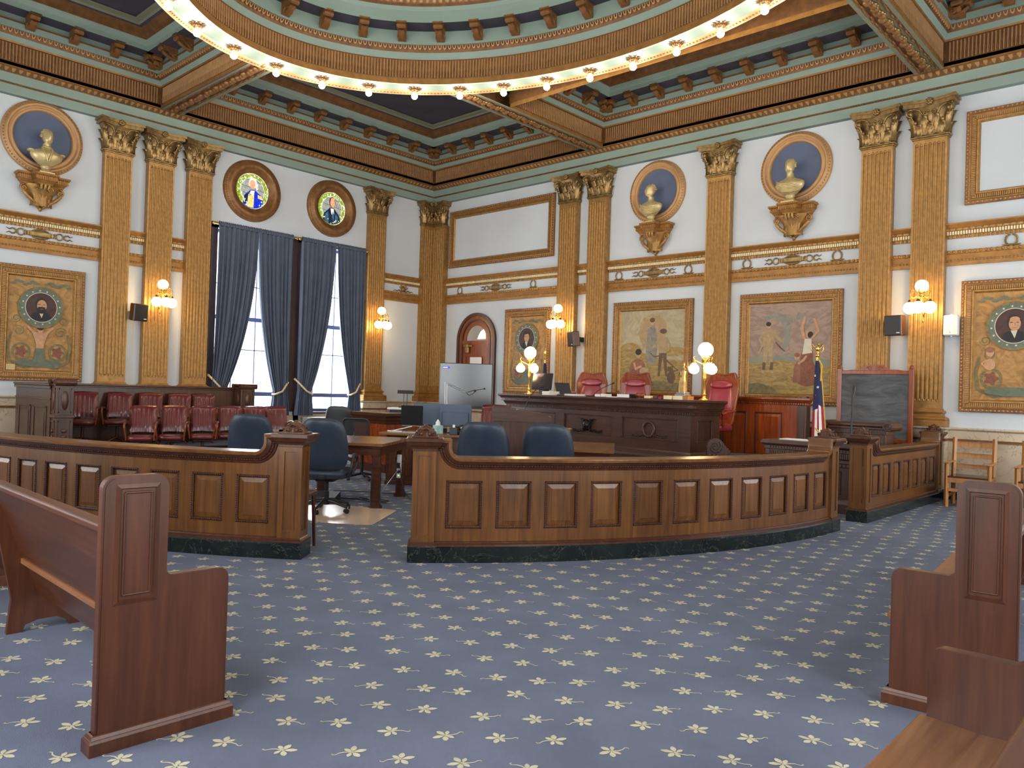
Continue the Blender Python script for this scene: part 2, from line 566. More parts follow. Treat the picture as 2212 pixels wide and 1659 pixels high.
CPROF = [(0, 6.80), (0, 6.865), (-.012, 6.87), (-.012, 7.19), (.01, 7.195), (.015, 7.225), (.05, 7.30), (.06, 7.305), (.10, 7.41), (.12, 7.41), (.12, 7.52), (.14, 7.525), (.14, 7.545), (.12, 7.55), (.12, 7.64),
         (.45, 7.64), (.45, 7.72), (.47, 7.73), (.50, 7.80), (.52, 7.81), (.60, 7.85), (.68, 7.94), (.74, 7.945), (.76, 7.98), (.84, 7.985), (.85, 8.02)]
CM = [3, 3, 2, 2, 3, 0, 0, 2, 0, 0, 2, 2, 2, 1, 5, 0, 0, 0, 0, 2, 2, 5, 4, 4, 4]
CMATS = [MT['green'], MT['green_shaded'], MT['umber'], MT['gold2'], MT['olive'], MT['navy'], MT['umber2'], MT['tan']]


def rib(m, P, q=0):
    """one flute of the ribbed frieze; P(l, o, z) maps along / inward / up"""
    for (l0, l1, o0, o1, z0, z1, mt) in ((-.012, .012, -.012, .006, 6.885, 7.18, 7), (.016, .034, -.012, .003, 6.885, 7.0, 6)):
        vs = [P(l0, o0, z0), P(l1, o0, z0), P((l0 + l1) / 2 + .004, o1, z0), P((l0 + l1) / 2 - .004, o1, z0),
              P(l0, o0, z1), P(l1, o0, z1), P((l0 + l1) / 2 + .004, o1, z1), P((l0 + l1) / 2 - .004, o1, z1)]
        m.add(vs, [(0, 4, 7, 3), (3, 7, 6, 2), (2, 6, 5, 1), (0, 3, 2, 1), (4, 5, 6, 7)], False, mt)


def egg(m, P):
    """one egg and its horseshoe rim"""
    pr = []
    for k in range(7):
        a = PI * k / 6
        pr.append((math.cos(a) * .03, -math.sin(a) * .062))
    for (sx, d, mt) in ((1, .02, 7),):
        vs = []; fs = []
        for (l, z) in pr:
            f = .62
            for (kk, oo) in ((1.0, .0), (1.0, .022), (.68, .022), (.68, 0)):
                zz = 7.395 + z * kk; vs.append(P(l * kk, .085 + (zz - 7.36) * .4 + oo, zz))
        for i in range(6):
            for k in range(3): fs.append((i * 4 + k, i * 4 + k + 1, i * 4 + 5 + k, i * 4 + 4 + k))
        m.add(vs, fs, False, mt)


def bracket_mesh():
    """a scrolled modillion with an acanthus leaf; hangs from y=0 (soffit), projects toward -y"""
    m = MB()
    prof = [(0, 0), (-.30, 0), (-.315, -.03), (-.31, -.065), (-.285, -.085), (-.25, -.075), (-.2, -.07), (-.14, -.1), (-.09, -.15), (-.045, -.185), (0, -.19)]
    m.M = Matrix(((0, 0, 1, 0), (1, 0, 0, 0), (0, 1, 0, 0), (0, 0, 0, 1)))
    m.prism(prof, -.07, .07)
    m.prism([(0, .0), (-.33, 0), (-.33, .025), (0, .025)], -.09, .09)
    m.M = None
    for sx in (-1, 1):
        sp = []
        for k in range(15):
            a = k * .5; r_ = .042 * (1 - k / 17)
            sp.append((sx * .072, -.272 + r_ * math.cos(a), -.045 + r_ * math.sin(a)))
        m.tube(sp, .009, 5)
        sp = []
        for k in range(13):
            a = PI + k * .5; r_ = .05 * (1 - k / 15)
            sp.append((sx * .072, -.06 + r_ * math.cos(a), -.115 + r_ * math.sin(a)))
        m.tube(sp, .009, 5)
    def lf(u, v):
        x = (u - .5) * .12 * (1 - .25 * abs(math.sin(v * 9)))
        y = -.02 - .27 * v; z = -.195 + .11 * v ** .8 - .03 * math.sin(v * PI) + .02 * abs(u - .5)
        return (x, y - .02 * (1 - v), z - (.035 if v > .9 else 0))
    m.grid(lf, 6, 10)
    return m


BRK = bracket_mesh().build('bracket', [MT['umber2']])
BRK_ME = BRK.data
bpy.data.objects.remove(BRK)


def add_bracket(x, y, z, ang, parent):
    o = bpy.data.objects.new('bracket', BRK_ME); COL.objects.link(o)
    o.location = (x, y, z); o.rotation_euler.z = ang; o.parent = parent; return o


def coffer(idx, x0, x1, y0, y1, sides, detail=True):
    c, p = finerect(x0, x1, y0, y1)
    m = MB(); m.sweep(p, CPROF, closed=True, mats=CM, keep=out)
    def mk(fn, pitch, segs, st=.05):
        def f(x, y, a):
            cs, sn = math.cos(a), math.sin(a)
            fn(m, lambda l, o, z: (x + cs * l + sn * o, y + sn * l - cs * o, z))
        for s_ in segs: along(s_, pitch, f, start=st, keep=out)
    segs = [(c[i], c[(i + 1) % 4]) for i in sides]
    mk(rib, .052, segs); mk(egg, .088, segs, .1)
    o = struct(m.build('trim_%d' % idx, CMATS))
    for i in sides:
        a, b = Vector(c[i]), Vector(c[(i + 1) % 4]); L = (b - a).length; d = (b - a) / L; nn = Vector((d.y, -d.x))
        n = round((L - .5) / .66)
        for k in range(n + 1):
            q = a + d * (.25 + (L - .5) * k / n) + nn * .12
            if out(q.x, q.y) and out(q.x + nn.x * .4, q.y + nn.y * .4): add_bracket(q.x, q.y, 7.638, math.atan2(d.y, d.x), o)
    return o


# rectangle sides: 0 = left (x0), 1 = far (y1), 2 = right, 3 = near
coffer(5, .31, 5.34, -6.99, -.31, (0, 1, 2))
coffer(6, .31, 5.34, -RL + .31, -7.42, (0, 1))
coffer(7, 5.76, 11.94, -3.25, -.31, (0, 1))
coffer(8, 12.36, RW - .31, -6.99, -.31, (0, 1))
coffer(9, 12.36, RW - .31, -RL + .31, -7.42, ())
coffer(10, 5.76, 11.94, -RL + .31, -RL + 3.25, ())

m = MB()
st = .25
i = 0
x = -.4
while x < RW + .4:
    y = -RL - .4
    while y < .4:
        if not inell(x + st / 2, y + st / 2, 4.75, 3.5):
            m.add([(x, y, 8.03), (x, y + st, 8.03), (x + st, y + st, 8.03), (x + st, y, 8.03)], [(0, 1, 2, 3)], False, 0)
        y += st
    x += st
# beam soffits between the coffers
def beam(x0, x1, y0, y1):
    vert = abs(y1 - y0) > abs(x1 - x0)
    L = (y1 - y0) if vert else (x1 - x0)
    w = (x1 - x0) if vert else (y1 - y0)
    k = max(1, int(abs(L) / .12))
    sec = [(0, 6.80, 0), (0, 6.785, 1), (.05, 6.785, 1), (.055, 6.80, 3), (.095, 6.80, 2), (.10, 6.815, 2), (.16, 6.815, 3), (w - .16, 6.815, 1), (w - .10, 6.815, 2), (w - .095, 6.80, 2), (w - .055, 6.80, 1), (w - .05, 6.785, 1), (w, 6.785, 1), (w, 6.80, 1)]
    for i in range(k):
        a, b = i / k, (i + 1) / k
        mid = (a + b) / 2
        cx, cy = ((x0 + x1) / 2, y0 + L * mid) if vert else (x0 + L * mid, (y0 + y1) / 2)
        if inell(cx, cy, 5.0, 3.66): continue
        for (s0, s1) in zip(sec, sec[1:]):
            q = []
            for (t, ss) in ((a, s0), (b, s0), (b, s1), (a, s1)):
                q.append((x0 + ss[0], y0 + L * t, ss[1]) if vert else (x0 + L * t, y0 + ss[0], ss[1]))
            m.add(q, [(0, 1, 2, 3)], False, s0[2])
        for (ox, rz, mt, ct) in ((w * .5, .062, 3, 1), (w * .5 + .03, .035, 4, 2), (.075, .018, 3, 1), (w - .075, .018, 3, 1)):
            m.mat = mt
            for q in range(ct):
                t = L * (a + (q + .5) / k / ct)
                j = .02 * math.sin(i * 2.4 + q)
                c = (x0 + ox + j, y0 + t, 6.80) if vert else (x0 + t, y0 + ox + j, 6.80)
                r3 = (rz, .075 / ct, rz * .8) if vert else (.075 / ct, rz, rz * .8)
                m.sph(c, r3, 7, 5)


beam(5.34, 5.76, -RL + .31, -.31); beam(11.94, 12.36, -RL + .31, -.31)
beam(.31, 5.34, -7.42, -6.99); beam(12.36, RW - .31, -7.42, -6.99)
CEIL = struct(m.build('ceiling', [MT['navy'], MT['olive'], MT['umber'], MT['umber2'], MT['bronze']]))

# ---- oval lamp ring and dome
RP = [(-.55, 8.05, 1), (-.55, 6.80, 8), (-.545, 6.765, 8), (-.50, 6.755, 7), (-.44, 6.775, 7), (-.42, 6.80, 0), (-.07, 6.80, 8), (-.06, 6.778, 8), (-.005, 6.775, 3), (0, 6.87, 2), (-.012, 6.872, 6), (-.012, 7.19, 3), (.01, 7.195, 0), (.015, 7.225, 0), (.05, 7.30, 2), (.10, 7.41, 0),
      (.12, 7.41, 0), (.12, 7.64, 5), (.45, 7.64, 0), (.45, 7.74, 0), (.52, 7.80, 0), (.55, 7.86, 2), (.58, 7.90, 6), (.64, 7.99, 3), (.72, 8.03, 3), (.74, 8.12, 0), (1.2, 8.7, 0), (2.0, 9.15, 4), (3.0, 9.42, 4), (3.3, 9.45, 4)]
NE = 260


def ell(d, t, z):
    da = d; db = d if d > 0 else d * .76
    a, b = 4.55 - da, 3.33 - db
    return (EC[0] + a * math.cos(t), EC[1] + b * math.sin(t), z)


m = MB()
for (p, q) in zip(RP, RP[1:]):
    for k in range(NE):
        t0, t1 = 2 * PI * k / NE, 2 * PI * (k + 1) / NE
        m.add([ell(p[0], t0, p[1]), ell(p[0], t1, p[1]), ell(q[0], t1, q[1]), ell(q[0], t0, q[1])], [(0, 1, 2, 3)], False, p[2])


def arcs(a, b, pitch, ph=0):
    """equal arc-length parameters round an ellipse"""
    N = 4000; acc = [0]
    for k in range(N):
        t0, t1 = 2 * PI * k / N, 2 * PI * (k + 1) / N
        acc.append(acc[-1] + math.hypot(a * (math.cos(t1) - math.cos(t0)), b * (math.sin(t1) - math.sin(t0))))
    n = round(acc[-1] / pitch); res = []; i = 0
    for k in range(n):
        s = acc[-1] * ((k + ph) % n) / n
        while acc[i] < s: i += 1
        res.append(2 * PI * i / N)
    return res


def eframe(a, b, t):
    """point, inward normal and tangent of an ellipse"""
    x, y = EC[0] + a * math.cos(t), EC[1] + b * math.sin(t)
    tx, ty = -a * math.sin(t), b * math.cos(t); L = math.hypot(tx, ty); tx /= L; ty /= L
    return x, y, -ty, tx, tx, ty


def ering(fn, pitch):
    for t in arcs(4.55, 3.33, pitch):
        x, y, nx, ny, tx, ty = eframe(4.55, 3.33, t)
        fn(m, lambda l, o, z: (x + tx * l + nx * o, y + ty * l + ny * o, z))


ering(rib, .052); ering(egg, .088)
m.mat = 2
for t in arcs(5.0, 3.66, .06):
    x, y, nx, ny, tx, ty = eframe(5.02, 3.68, t); m.sph((x, y, 6.772), (.02, .02, .014), 5, 4)
m.mat = 7
for t in arcs(3.95, 2.73, .11):
    x, y, nx, ny, tx, ty = eframe(3.96, 2.74, t); m.sph((x, y, 7.94), (.045, .045, .05), 6, 4)
DOME = struct(m.build('trim_11', CMATS + [MT['cream']]))
for t in arcs(4.43, 3.21, .68):
    x, y, nx, ny, tx, ty = eframe(4.43, 3.21, t)
    add_bracket(x, y, 7.638, math.atan2(-nx, ny) + PI, DOME)

# lamps of the ring: leafy rosette, socket, bare bulb
m = MB()
for k in range(12):
    a = 2 * PI * k / 12; b = a + PI / 12
    m.add([(0, 0, -.03), (.08 * math.cos(a - PI / 12), .08 * math.sin(a - PI / 12), -.02), (.15 * math.cos(a), .15 * math.sin(a), -.004), (.08 * math.cos(b), .08 * math.sin(b), -.02)], [(0, 3, 2, 1)], True)
    m.sph((.06 * math.cos(a), .06 * math.sin(a), -.03), .02, 5, 4)
LAMPS = []
for i, t in enumerate(arcs(4.85, 3.57, .815, .35)):
    x, y, nx, ny, tx, ty = eframe(4.85, 3.57, t)
    LAMPS.append((x, y))
order = sorted(range(len(LAMPS)), key=lambda i: -math.atan2(LAMPS[i][1] - EC[1], LAMPS[i][0] - EC[0]))
root = thing('ceiling_lamp', 'bare bulb', 'ceiling lamp', (LAMPS[0][0], LAMPS[0][1], 6.8), 0, 'bulbs around the oval ceiling ring')
m.build('rosette', [MT['umber']], root)
b = MB(); b.lathe([(.0, -.02), (.05, -.02), (.055, -.05), (.03, -.075), (0, -.075)], 12); b.build('socket', [MT['bronze']], root)
b = MB(); b.lathe([(0, -.19), (.025, -.187), (.046, -.17), (.056, -.145), (.05, -.115), (.03, -.085), (.022, -.07), (0, -.07)], 14); b.build('bulb', [MT['bulb']], root)
# ---- the other ring lamps
nm = len(order); root['label'] = 'bare lit bulb under a dark rosette on the oval ceiling ring'
FACE = Matrix.Rotation(PI / 2, 4, 'X')     # local (x right, y up, z out) -> a wall facing -Y
for rank, i in enumerate(order):
    x, y = LAMPS[i]
    if i == 0: continue
    dup(root, 'bare lit bulb under a dark rosette on the oval ceiling ring', (x, y, 6.8))
    
RING = [o for o in bpy.data.objects if o.type == 'EMPTY' and o.name.startswith('ceiling_lamp')]


# ================================================================ fluted pilasters
def flute_line(p, q, n, rad, depth, edge):
    """plan points of a fluted face from p to q, grooves cut inward (left of travel)"""
    p = Vector(p); q = Vector(q); d = (q - p); L = d.length; d /= L; nn = Vector((-d.y, d.x))
    st = (L - 2 * edge) / n; pts = [p]
    for k in range(n):
        c = edge + (k + .5) * st
        for j in range(7):
            a = PI * j / 6
            pts.append(p + d * (c - rad * math.cos(a)) + nn * (depth * math.sin(a)))
    pts.append(q); return [tuple(v) for v in pts]


def leaf(m, x, y, z, w, h, curl, ang=0, nv=9, nu=6):
    """an acanthus leaf standing against a face, leaning out toward -y (turned by ang)"""
    c, s = math.cos(ang), math.sin(ang)

    def f(u, v):
        uu = (u - .5) * 2
        hw = w * .5 * (1.05 - .55 * v * v) * (1 - .22 * abs(math.sin(v * 3.3 * PI))) * (1 if v < .98 else .5)
        o = curl * (v ** 3) + .022 * (1 - uu * uu) + .012 * math.cos(uu * 9)
        zz = h * (v if v < .8 else .8 + .2 * math.sin((v - .8) / .2 * 2.2) * .55)
        lx = uu * hw
        return (x + c * lx + s * o, y + s * lx - c * o, z + zz)
    m.grid(f, nu, nv)


def spiral(m, c, r0, turns, th, ex, ey, sgn=1, a0=0, n=26):
    pts = []
    for k in range(n):
        a = a0 + sgn * turns * 2 * PI * k / (n - 1); r_ = r0 * (1 - .88 * k / (n - 1))
        pts.append(Vector(c) + Vector(ex) * (r_ * math.cos(a)) + Vector(ey) * (r_ * math.sin(a)))
    m.tube(pts, [th * (1 - .4 * k / (n - 1)) for k in range(n)], 5)


def capital(m, x0, x1, yf, side_l=True, side_r=True):
    """composite capital on the face y=yf between x0 and x1"""
    xc = (x0 + x1) / 2; hw = (x1 - x0) / 2
    m.box(x0 - .02, x1 + .02, yf - .02, 0, 5.76, 5.785, .005); m.box(x0 - .04, x1 + .04, yf - .04, 0, 5.785, 5.815, .01)
    def bell(u, v):
        f = .03 * v ** 2 + .05 * v ** 5
        a = [(x0 - f, 0), (x0 - f, yf - f), (x1 + f, yf - f), (x1 + f, 0)]
        t = u * 3; k = min(2, int(t)); t -= k
        return (a[k][0] + (a[k + 1][0] - a[k][0]) * t, a[k][1] + (a[k + 1][1] - a[k][1]) * t, 5.815 + .46 * v)
    m.grid(bell, 9, 8)
    for dx in (-.68, 0, .68): leaf(m, xc + dx * hw, yf - .01, 5.815, hw * .72, .2, .085)
    for dx in (-.36, .36): leaf(m, xc + dx * hw, yf - .01, 5.83, hw * .74, .33, .1)
    for sx, ok, ang in ((-1, side_l, -PI / 2), (1, side_r, PI / 2)):
        if ok:
            leaf(m, xc + sx * (hw + .005), yf * .45, 5.815, .16, .2, .085, ang); leaf(m, xc + sx * (hw + .005), yf * .5, 5.84, .12, .36, .1, ang)
        leaf(m, xc + sx * hw, yf, 5.83, .14, .36, .12, ang * .5)
    for sx in (-1, 1):
        e = Vector((sx * .72, -.69, 0)).normalized()
        spiral(m, (xc + sx * (hw + .035), yf - .075, 6.19), .075, 1.9, .017, e, (0, 0, 1), -1, PI * .8)
        m.sph((xc + sx * (hw + .03), yf - .07, 6.19), (.035, .035, .05), 8, 6)
        m.tube([(xc + sx * .05, yf - .03, 6.0), (xc + sx * .09, yf - .035, 6.13), (xc + sx * (hw * .62), yf - .05, 6.235), (xc + sx * (hw + .0), yf - .07, 6.265)], [.016, .02, .02, .014], 6)
        spiral(m, (xc + sx * .052, yf - .07, 6.165), .05, 1.5, .013, (sx, 0, 0), (0, 0, 1), -1, PI * .9, 18)
        m.tube([(xc + sx * .02, yf - .03, 5.9), (xc + sx * .03, yf - .04, 6.05)], .02, 6)
        m.sph((xc + sx * (hw * .8), yf - .1, 6.02), (.03, .03, .035), 6, 5)
        m.sph((xc + sx * (hw + .03), yf - .12, 6.09), (.025, .025, .03), 6, 5)
    # concave abacus
    n = 10
    for (z0, z1, ex) in ((6.27, 6.33, .03), (6.33, 6.365, .055), (6.365, 6.384, .045)):
        f = []
        for k in range(n + 1):
            t = k / n * 2 - 1
            f.append((xc + t * (hw + .095 + ex), yf - .13 - ex + .085 * (1 - t * t) * 1.0))
        m.prism([(xc - hw - .095 - ex, 0)] + f + [(xc + hw + .095 + ex, 0)], z0, z1)
    for k in range(7):
        a = 2 * PI * k / 7
        r_ = .034 if k else .03
        m.sph((xc + .034 * math.cos(a), yf - .11, 6.335 + .034 * math.sin(a)), (.028, .03, .028), 6, 5)
    m.sph((xc, yf - .135, 6.335), .024, 6, 5)


BASEP = [(0, 1.425), (.015, 1.42), (.02, 1.40), (.025, 1.395), (.045, 1.388), (.052, 1.37), (.045, 1.35), (.032, 1.345), (.03, 1.32), (.04, 1.30), (.065, 1.292), (.068, 1.288), (.09, 1.28), (.1, 1.265), (.097, 1.245), (.09, 1.24), (.1, 1.24), (.1, 1.14)]


def clampy(m, xmin=None):
    m.v = [(max(x, xmin) if xmin is not None else x, min(y, -.004), z) for x, y, z in m.v]
    return m


def pilaster(loc, rz, label):
    t = thing('pilaster', label, 'pilaster', loc, rz, 'gilded fluted pilasters')
    if not PIL:
        m = MB(); d = -.15
        f = flute_line((-.25, d), (.25, d), 7, .024, .022, .024)
        m.prism([(-.25, 0)] + f + [(.25, 0)], 1.55, 5.68)
        m.box(-.25, .25, d, 0, 1.42, 1.55); m.box(-.25, .25, d, 0, 5.68, 5.77)
        for k in range(7):     # rounded flute heads and the little tongues at their feet
            c = -.25 + .024 + (k + .5) * (.5 - .048) / 7
            m.sph((c, d + .004, 5.68), (.023, .012, .022), 7, 5); m.sph((c, d + .012, 1.55), (.024, .018, .03), 7, 5)
        PIL.append(clampy(m).build('shaft', [MT['gold']], t))
        m = MB(); m.sweep([(-.25, 0), (-.25, d), (.25, d), (.25, 0)], BASEP, smooth=False); PIL.append(clampy(m).build('base', [MT['gold2']], t))
        m = MB(); capital(m, -.25, .25, d); PIL.append(clampy(m).build('capital', [MT['bronze']], t))
    else:
        for o in PIL:
            c = o.copy(); COL.objects.link(c); c.parent = t
    return t


PIL = []
AL = ['gilded fluted pilaster right beside the bearded portrait, first of three by the jury box',
      'gilded fluted pilaster carrying a lit globe sconce behind the jury box',
      'gilded fluted pilaster touching the left edge of the blue curtains',
      'gilded fluted pilaster with a globe sconce at the right edge of the blue curtains']
for c, l in zip(PILA, AL): pilaster((0, c, 0), PI / 2, l)
BL = ['gilded fluted pilaster with a globe sconce right of the portrait beside the arched door',
      'gilded fluted pilaster touching the left side of the harvest painting bay, no lamp',
      'gilded fluted pilaster standing alone between the two round bust niches',
      'gilded fluted pilaster behind the grey covered board, left one of its pair',
      'gilded fluted pilaster with a globe sconce next to the white speaker']
for c, l in zip(PILB, BL): pilaster((c, 0, 0), 0, l)
# corner pilaster: two half pilasters meeting in the corner
t = thing('pilaster', 'folded gilded pilaster standing in the corner of the two walls', 'pilaster', (0, 0, 0), 0, 'gilded fluted pilasters')
m = MB()
fa = flute_line((.15, -.47), (.15, -.15), 4, .024, .022, .024); fb = flute_line((.15, -.15), (.62, -.15), 6, .024, .022, .024)
def corner(z0, z1, fl):
    a = fa if fl else [(.15, -.47), (.15, -.15)]; b = fb if fl else [(.15, -.15), (.62, -.15)]
    m.prism([(0, -.47)] + a + [(.15, 0), (0, 0)], z0, z1); m.prism([(0, 0), (0, -.15)] + b + [(.62, 0)], z0, z1)
corner(1.42, 1.55, 0); corner(1.55, 5.68, 1); corner(5.68, 5.77, 0)
clampy(m, .004).build('shaft', [MT['gold']], t)
m = MB(); m.sweep([(0, -.47), (.15, -.47), (.15, -.15), (.62, -.15), (.62, 0)], BASEP); clampy(m, .004).build('base', [MT['gold2']], t)
m = MB(); capital(m, .15, .54, -.15, False, True); m.M = rot(PI / 2); capital(m, -.47, -.15, -.15, True, False); m.M = None
clampy(m, .004).build('capital', [MT['bronze']], t)


# ================================================================ round niches, brackets and busts
def ringprof(m, prof, n=48):
    m.M = FACE; m.lathe([(r_, z) for r_, z in prof], n); m.M = None


NP = [(.465, .012), (.47, .05), (.485, .07), (.51, .075), (.53, .06), (.545, .062), (.56, .095), (.59, .105), (.605, .09), (.615, .07), (.64, .07), (.655, .055), (.66, .0)]


def roundel(loc, rz, label):
    t = thing('round_niche', label, 'niche', loc, rz, 'round blue bust niches')
    m = MB(); ringprof(m, NP)
    m.mat = 1; m.M = FACE
    for k in range(72):
        a = 2 * PI * k / 72; m.sph((.63 * math.cos(a), .63 * math.sin(a), .072), (.014, .014, .012), 5, 4)
    m.M = None; m.build('frame', [MT['tan'], MT['gold']], t)
    m = MB(); m.M = FACE; m.lathe([(0, .012), (.47, .012)], 48); m.build('backing', [MT['niche']], t)
    return t


def console(loc, rz, label):
    """breakfront shelf on scrolls with a pendant tip; origin at the top of the shelf on the wall"""
    t = thing('bust_bracket', label, 'bracket', loc, rz, 'gilded bust brackets')
    m = MB()
    P = [(-.40, 0), (-.40, -.2), (-.2, -.2), (-.17, -.36), (.17, -.36), (.2, -.2), (.40, -.2), (.40, 0)]
    pr = [(0, 0), (.02, -.005), (.025, -.035), (.0, -.05), (-.01, -.055), (-.02, -.12), (-.03, -.125), (-.05, -.16), (-.06, -.165), (-.075, -.2), (-.16, -.2)]
    m.sweep(P, pr)
    m.prism(P, -.01, 0)
    def dd(x, y, a):
        m.M = T(x, y, -.085) @ rot(a); m.box(-.009, .009, -.012, .004, -.028, .028); m.M = None
    along(P, .03, dd, off=-.012, start=.01)
    def be(x, y, a): m.sph((x, y, -.045), .013, 5, 4)
    along(P, .032, be, off=.004, start=.01)
    m.build('shelf', [MT['gold2']], t)
    m = MB()
    def body(u, v):   # tapering belly
        a = PI * u; k = 1 - v
        rx = .30 * (1 - v ** 1.6) * (1 - .25 * math.sin(v * PI)) + .02; ry = .2 * (1 - v ** 1.4) + .012
        return (-rx * math.cos(a), -ry * math.sin(a), -.19 - .42 * v)
    m.grid(body, 14, 12)
    for k in range(5):
        a = (k - 2) * .5
        leaf(m, .16 * math.sin(a), -.1 * math.cos(a) - .02, -.56, .13, .34, .05, a)
    for sx in (-1, 1):
        spiral(m, (sx * .29, -.1, -.27), .06, 1.6, .02, (sx, 0, 0), (0, 0, 1), -1, PI * .5)
        m.tube([(sx * .3, -.1, -.33), (sx * .22, -.11, -.42), (sx * .12, -.1, -.5), (sx * .03, -.05, -.58)], [.03, .035, .03, .02], 7)
        spiral(m, (sx * .1, -.22, -.27), .045, 1.4, .016, (sx, 0, 0), (0, 0, 1), 1, 0)
    for k in range(3): m.tube([(-.06 + k * .06, -.27, -.19), (-.06 + k * .06, -.275, -.24), (-.055 + k * .055, -.25, -.27)], .026, 7)
    m.lathe([(0, -.64), (.02, -.63), (.028, -.61), (.035, -.58)], 10, (0, -.02, 0))
    m.build('scrolls', [MT['gold']], t)
    return t


def bust(loc, rz, label, turn, dress, hair):
    """origin at the foot of the socle"""
    t = thing('bust', label, 'bust', loc, rz, 'gilded portrait busts')
    m = MB()
    m.lathe([(.12, 0), (.125, .02), (.11, .035), (.095, .05), (.075, .075), (.07, .095), (.085, .11), (.09, .125), (.075, .14)], 20)
    m.box(-.12, .12, -.12, .12, .0, .02)
    m.build('socle', [MT['busts']], t)
    # torso and neck and head lofted as one surface from elliptical sections (z, cx, cy, rx, ry)
    S_ = [(.13, 0, 0, .06, .05), (.15, 0, -.005, .12, .075), (.2, 0, -.01, .175, .095), (.26, 0, -.012, .235, .115), (.32, 0, -.012, .262, .125), (.37, 0, -.006, .25, .12), (.405, 0, 0, .19, .1), (.43, 0, .0, .115, .082),
          (.455, 0, -.004, .07, .07), (.49, 0, -.008, .062, .064), (.525, 0, -.012, .062, .066)]
    H = [(.545, -.035, .05, .055), (.56, -.045, .064, .072), (.59, -.035, .074, .09), (.625, -.025, .08, .1), (.66, -.018, .084, .104), (.70, -.012, .086, .106), (.735, -.008, .082, .1), (.765, -.004, .066, .082), (.785, 0, .04, .05), (.793, 0, .008, .01)]
    m = MB(); n = 28; vs = []; ct, st_ = math.cos(turn), math.sin(turn)
    for (z, cx, cy, rx, ry) in S_:
        for k in range(n):
            a = 2 * PI * k / n - PI / 2
            fold = 1 + (.03 * math.sin(7 * a + z * 30) if dress and .15 < z < .42 else 0)
            ex = 1.25 if .25 < z < .4 else 1
            vs.append((cx + rx * fold * math.copysign(abs(math.cos(a)) ** (1 / ex), math.cos(a)), cy + ry * fold * math.sin(a), z))
    for (z, cy, rx, ry) in H:
        for k in range(n):
            a = 2 * PI * k / n - PI / 2
            dx, dy = rx * math.cos(a), cy + ry * math.sin(a)
            f = math.exp(-((a + PI / 2) / .16) ** 2)           # the middle of the face
            e1 = math.exp(-((abs(a + PI / 2) - .38) / .17) ** 2)
            nose = .034 * f * math.exp(-((z - .638) / .018) ** 2) + .016 * f * math.exp(-((z - .665) / .016) ** 2)
            eye = -.014 * e1 * math.exp(-((z - .672) / .013) ** 2)
            brow = .007 * math.exp(-((a + PI / 2) / .7) ** 2) * math.exp(-((z - .695) / .012) ** 2)
            lip = .006 * f * math.exp(-((z - .605) / .008) ** 2) - .006 * f * math.exp(-((z - .596) / .004) ** 2)
            dy -= nose + eye + brow + lip
            vs.append((dx * ct - dy * st_, dx * st_ + dy * ct, z))
    N = len(S_) + len(H)
    fs = [(i * n + k, i * n + (k + 1) % n, (i + 1) * n + (k + 1) % n, (i + 1) * n + k) for i in range(N - 1) for k in range(n)]
    fs.append(tuple(range((N - 1) * n, N * n)))
    m.add(vs, fs, True)
    for sx in (-1, 1):
        e = Vector((sx * .086, .008, .655)); m.sph((e.x * ct - e.y * st_, e.x * st_ + e.y * ct, e.z), (.012, .022, .03), 8, 6)
    m.build('figure', [MT['busts']], t)
    m = MB(); r_ = random.Random(int(abs(loc[0] + loc[1]) * 100))
    for k in range(46):
        a = r_.uniform(0, 2 * PI); z = r_.uniform(.66, .79)
        fr = (math.sin(a) < -.35)
        if fr and z < (.735 if hair else .755): continue
        q = math.sqrt(max(.02, 1 - ((z - .66) / .135) ** 2))
        x, y = .084 * q * math.cos(a), .004 + .1 * q * math.sin(a)
        m.sph((x * ct - y * st_, x * st_ + y * ct, z), (.022, .022, .016), 6, 5)
    m.build('hair', [MT['busts']], t)
    m = MB()
    if dress:      # draped cloth across the chest
        for k in range(6):
            pts = []
            for i in range(13):
                u = i / 12 * 2 - 1; a = -PI / 2 + u * 1.25
                z = .395 - .028 * k - .075 * (1 - u * u) + .03 * u * (1 if turn > 0 else -1)
                f = 1.03
                pts.append((.25 * f * math.cos(a) * (1 - .1 * k * .3), -.01 + .118 * f * math.sin(a), z))
            m.tube(pts, [.006 + .012 * math.sin(PI * i / 12) for i in range(13)], 6)
        m.build('drapery', [MT['busts']], t)
    else:          # coat with lapels, high collar and shoulder boards
        for sx in (-1, 1):
            m.tube([(sx * .012, -.135, .2), (sx * .03, -.138, .3), (sx * .075, -.115, .39), (sx * .07, -.05, .455)], [.014, .02, .024, .018], 7)
            m.sph((sx * .245, -.005, .375), (.06, .085, .03), 10, 6)
            for k in range(4): m.sph((sx * .04, -.13, .22 + .045 * k), .009, 6, 5)
        m.tube([(-.065, .02, .455), (-.06, -.055, .47), (0, -.085, .46), (.06, -.055, .47), (.065, .02, .455)], .018, 7)
        m.build('coat', [MT['busts']], t)
    return t


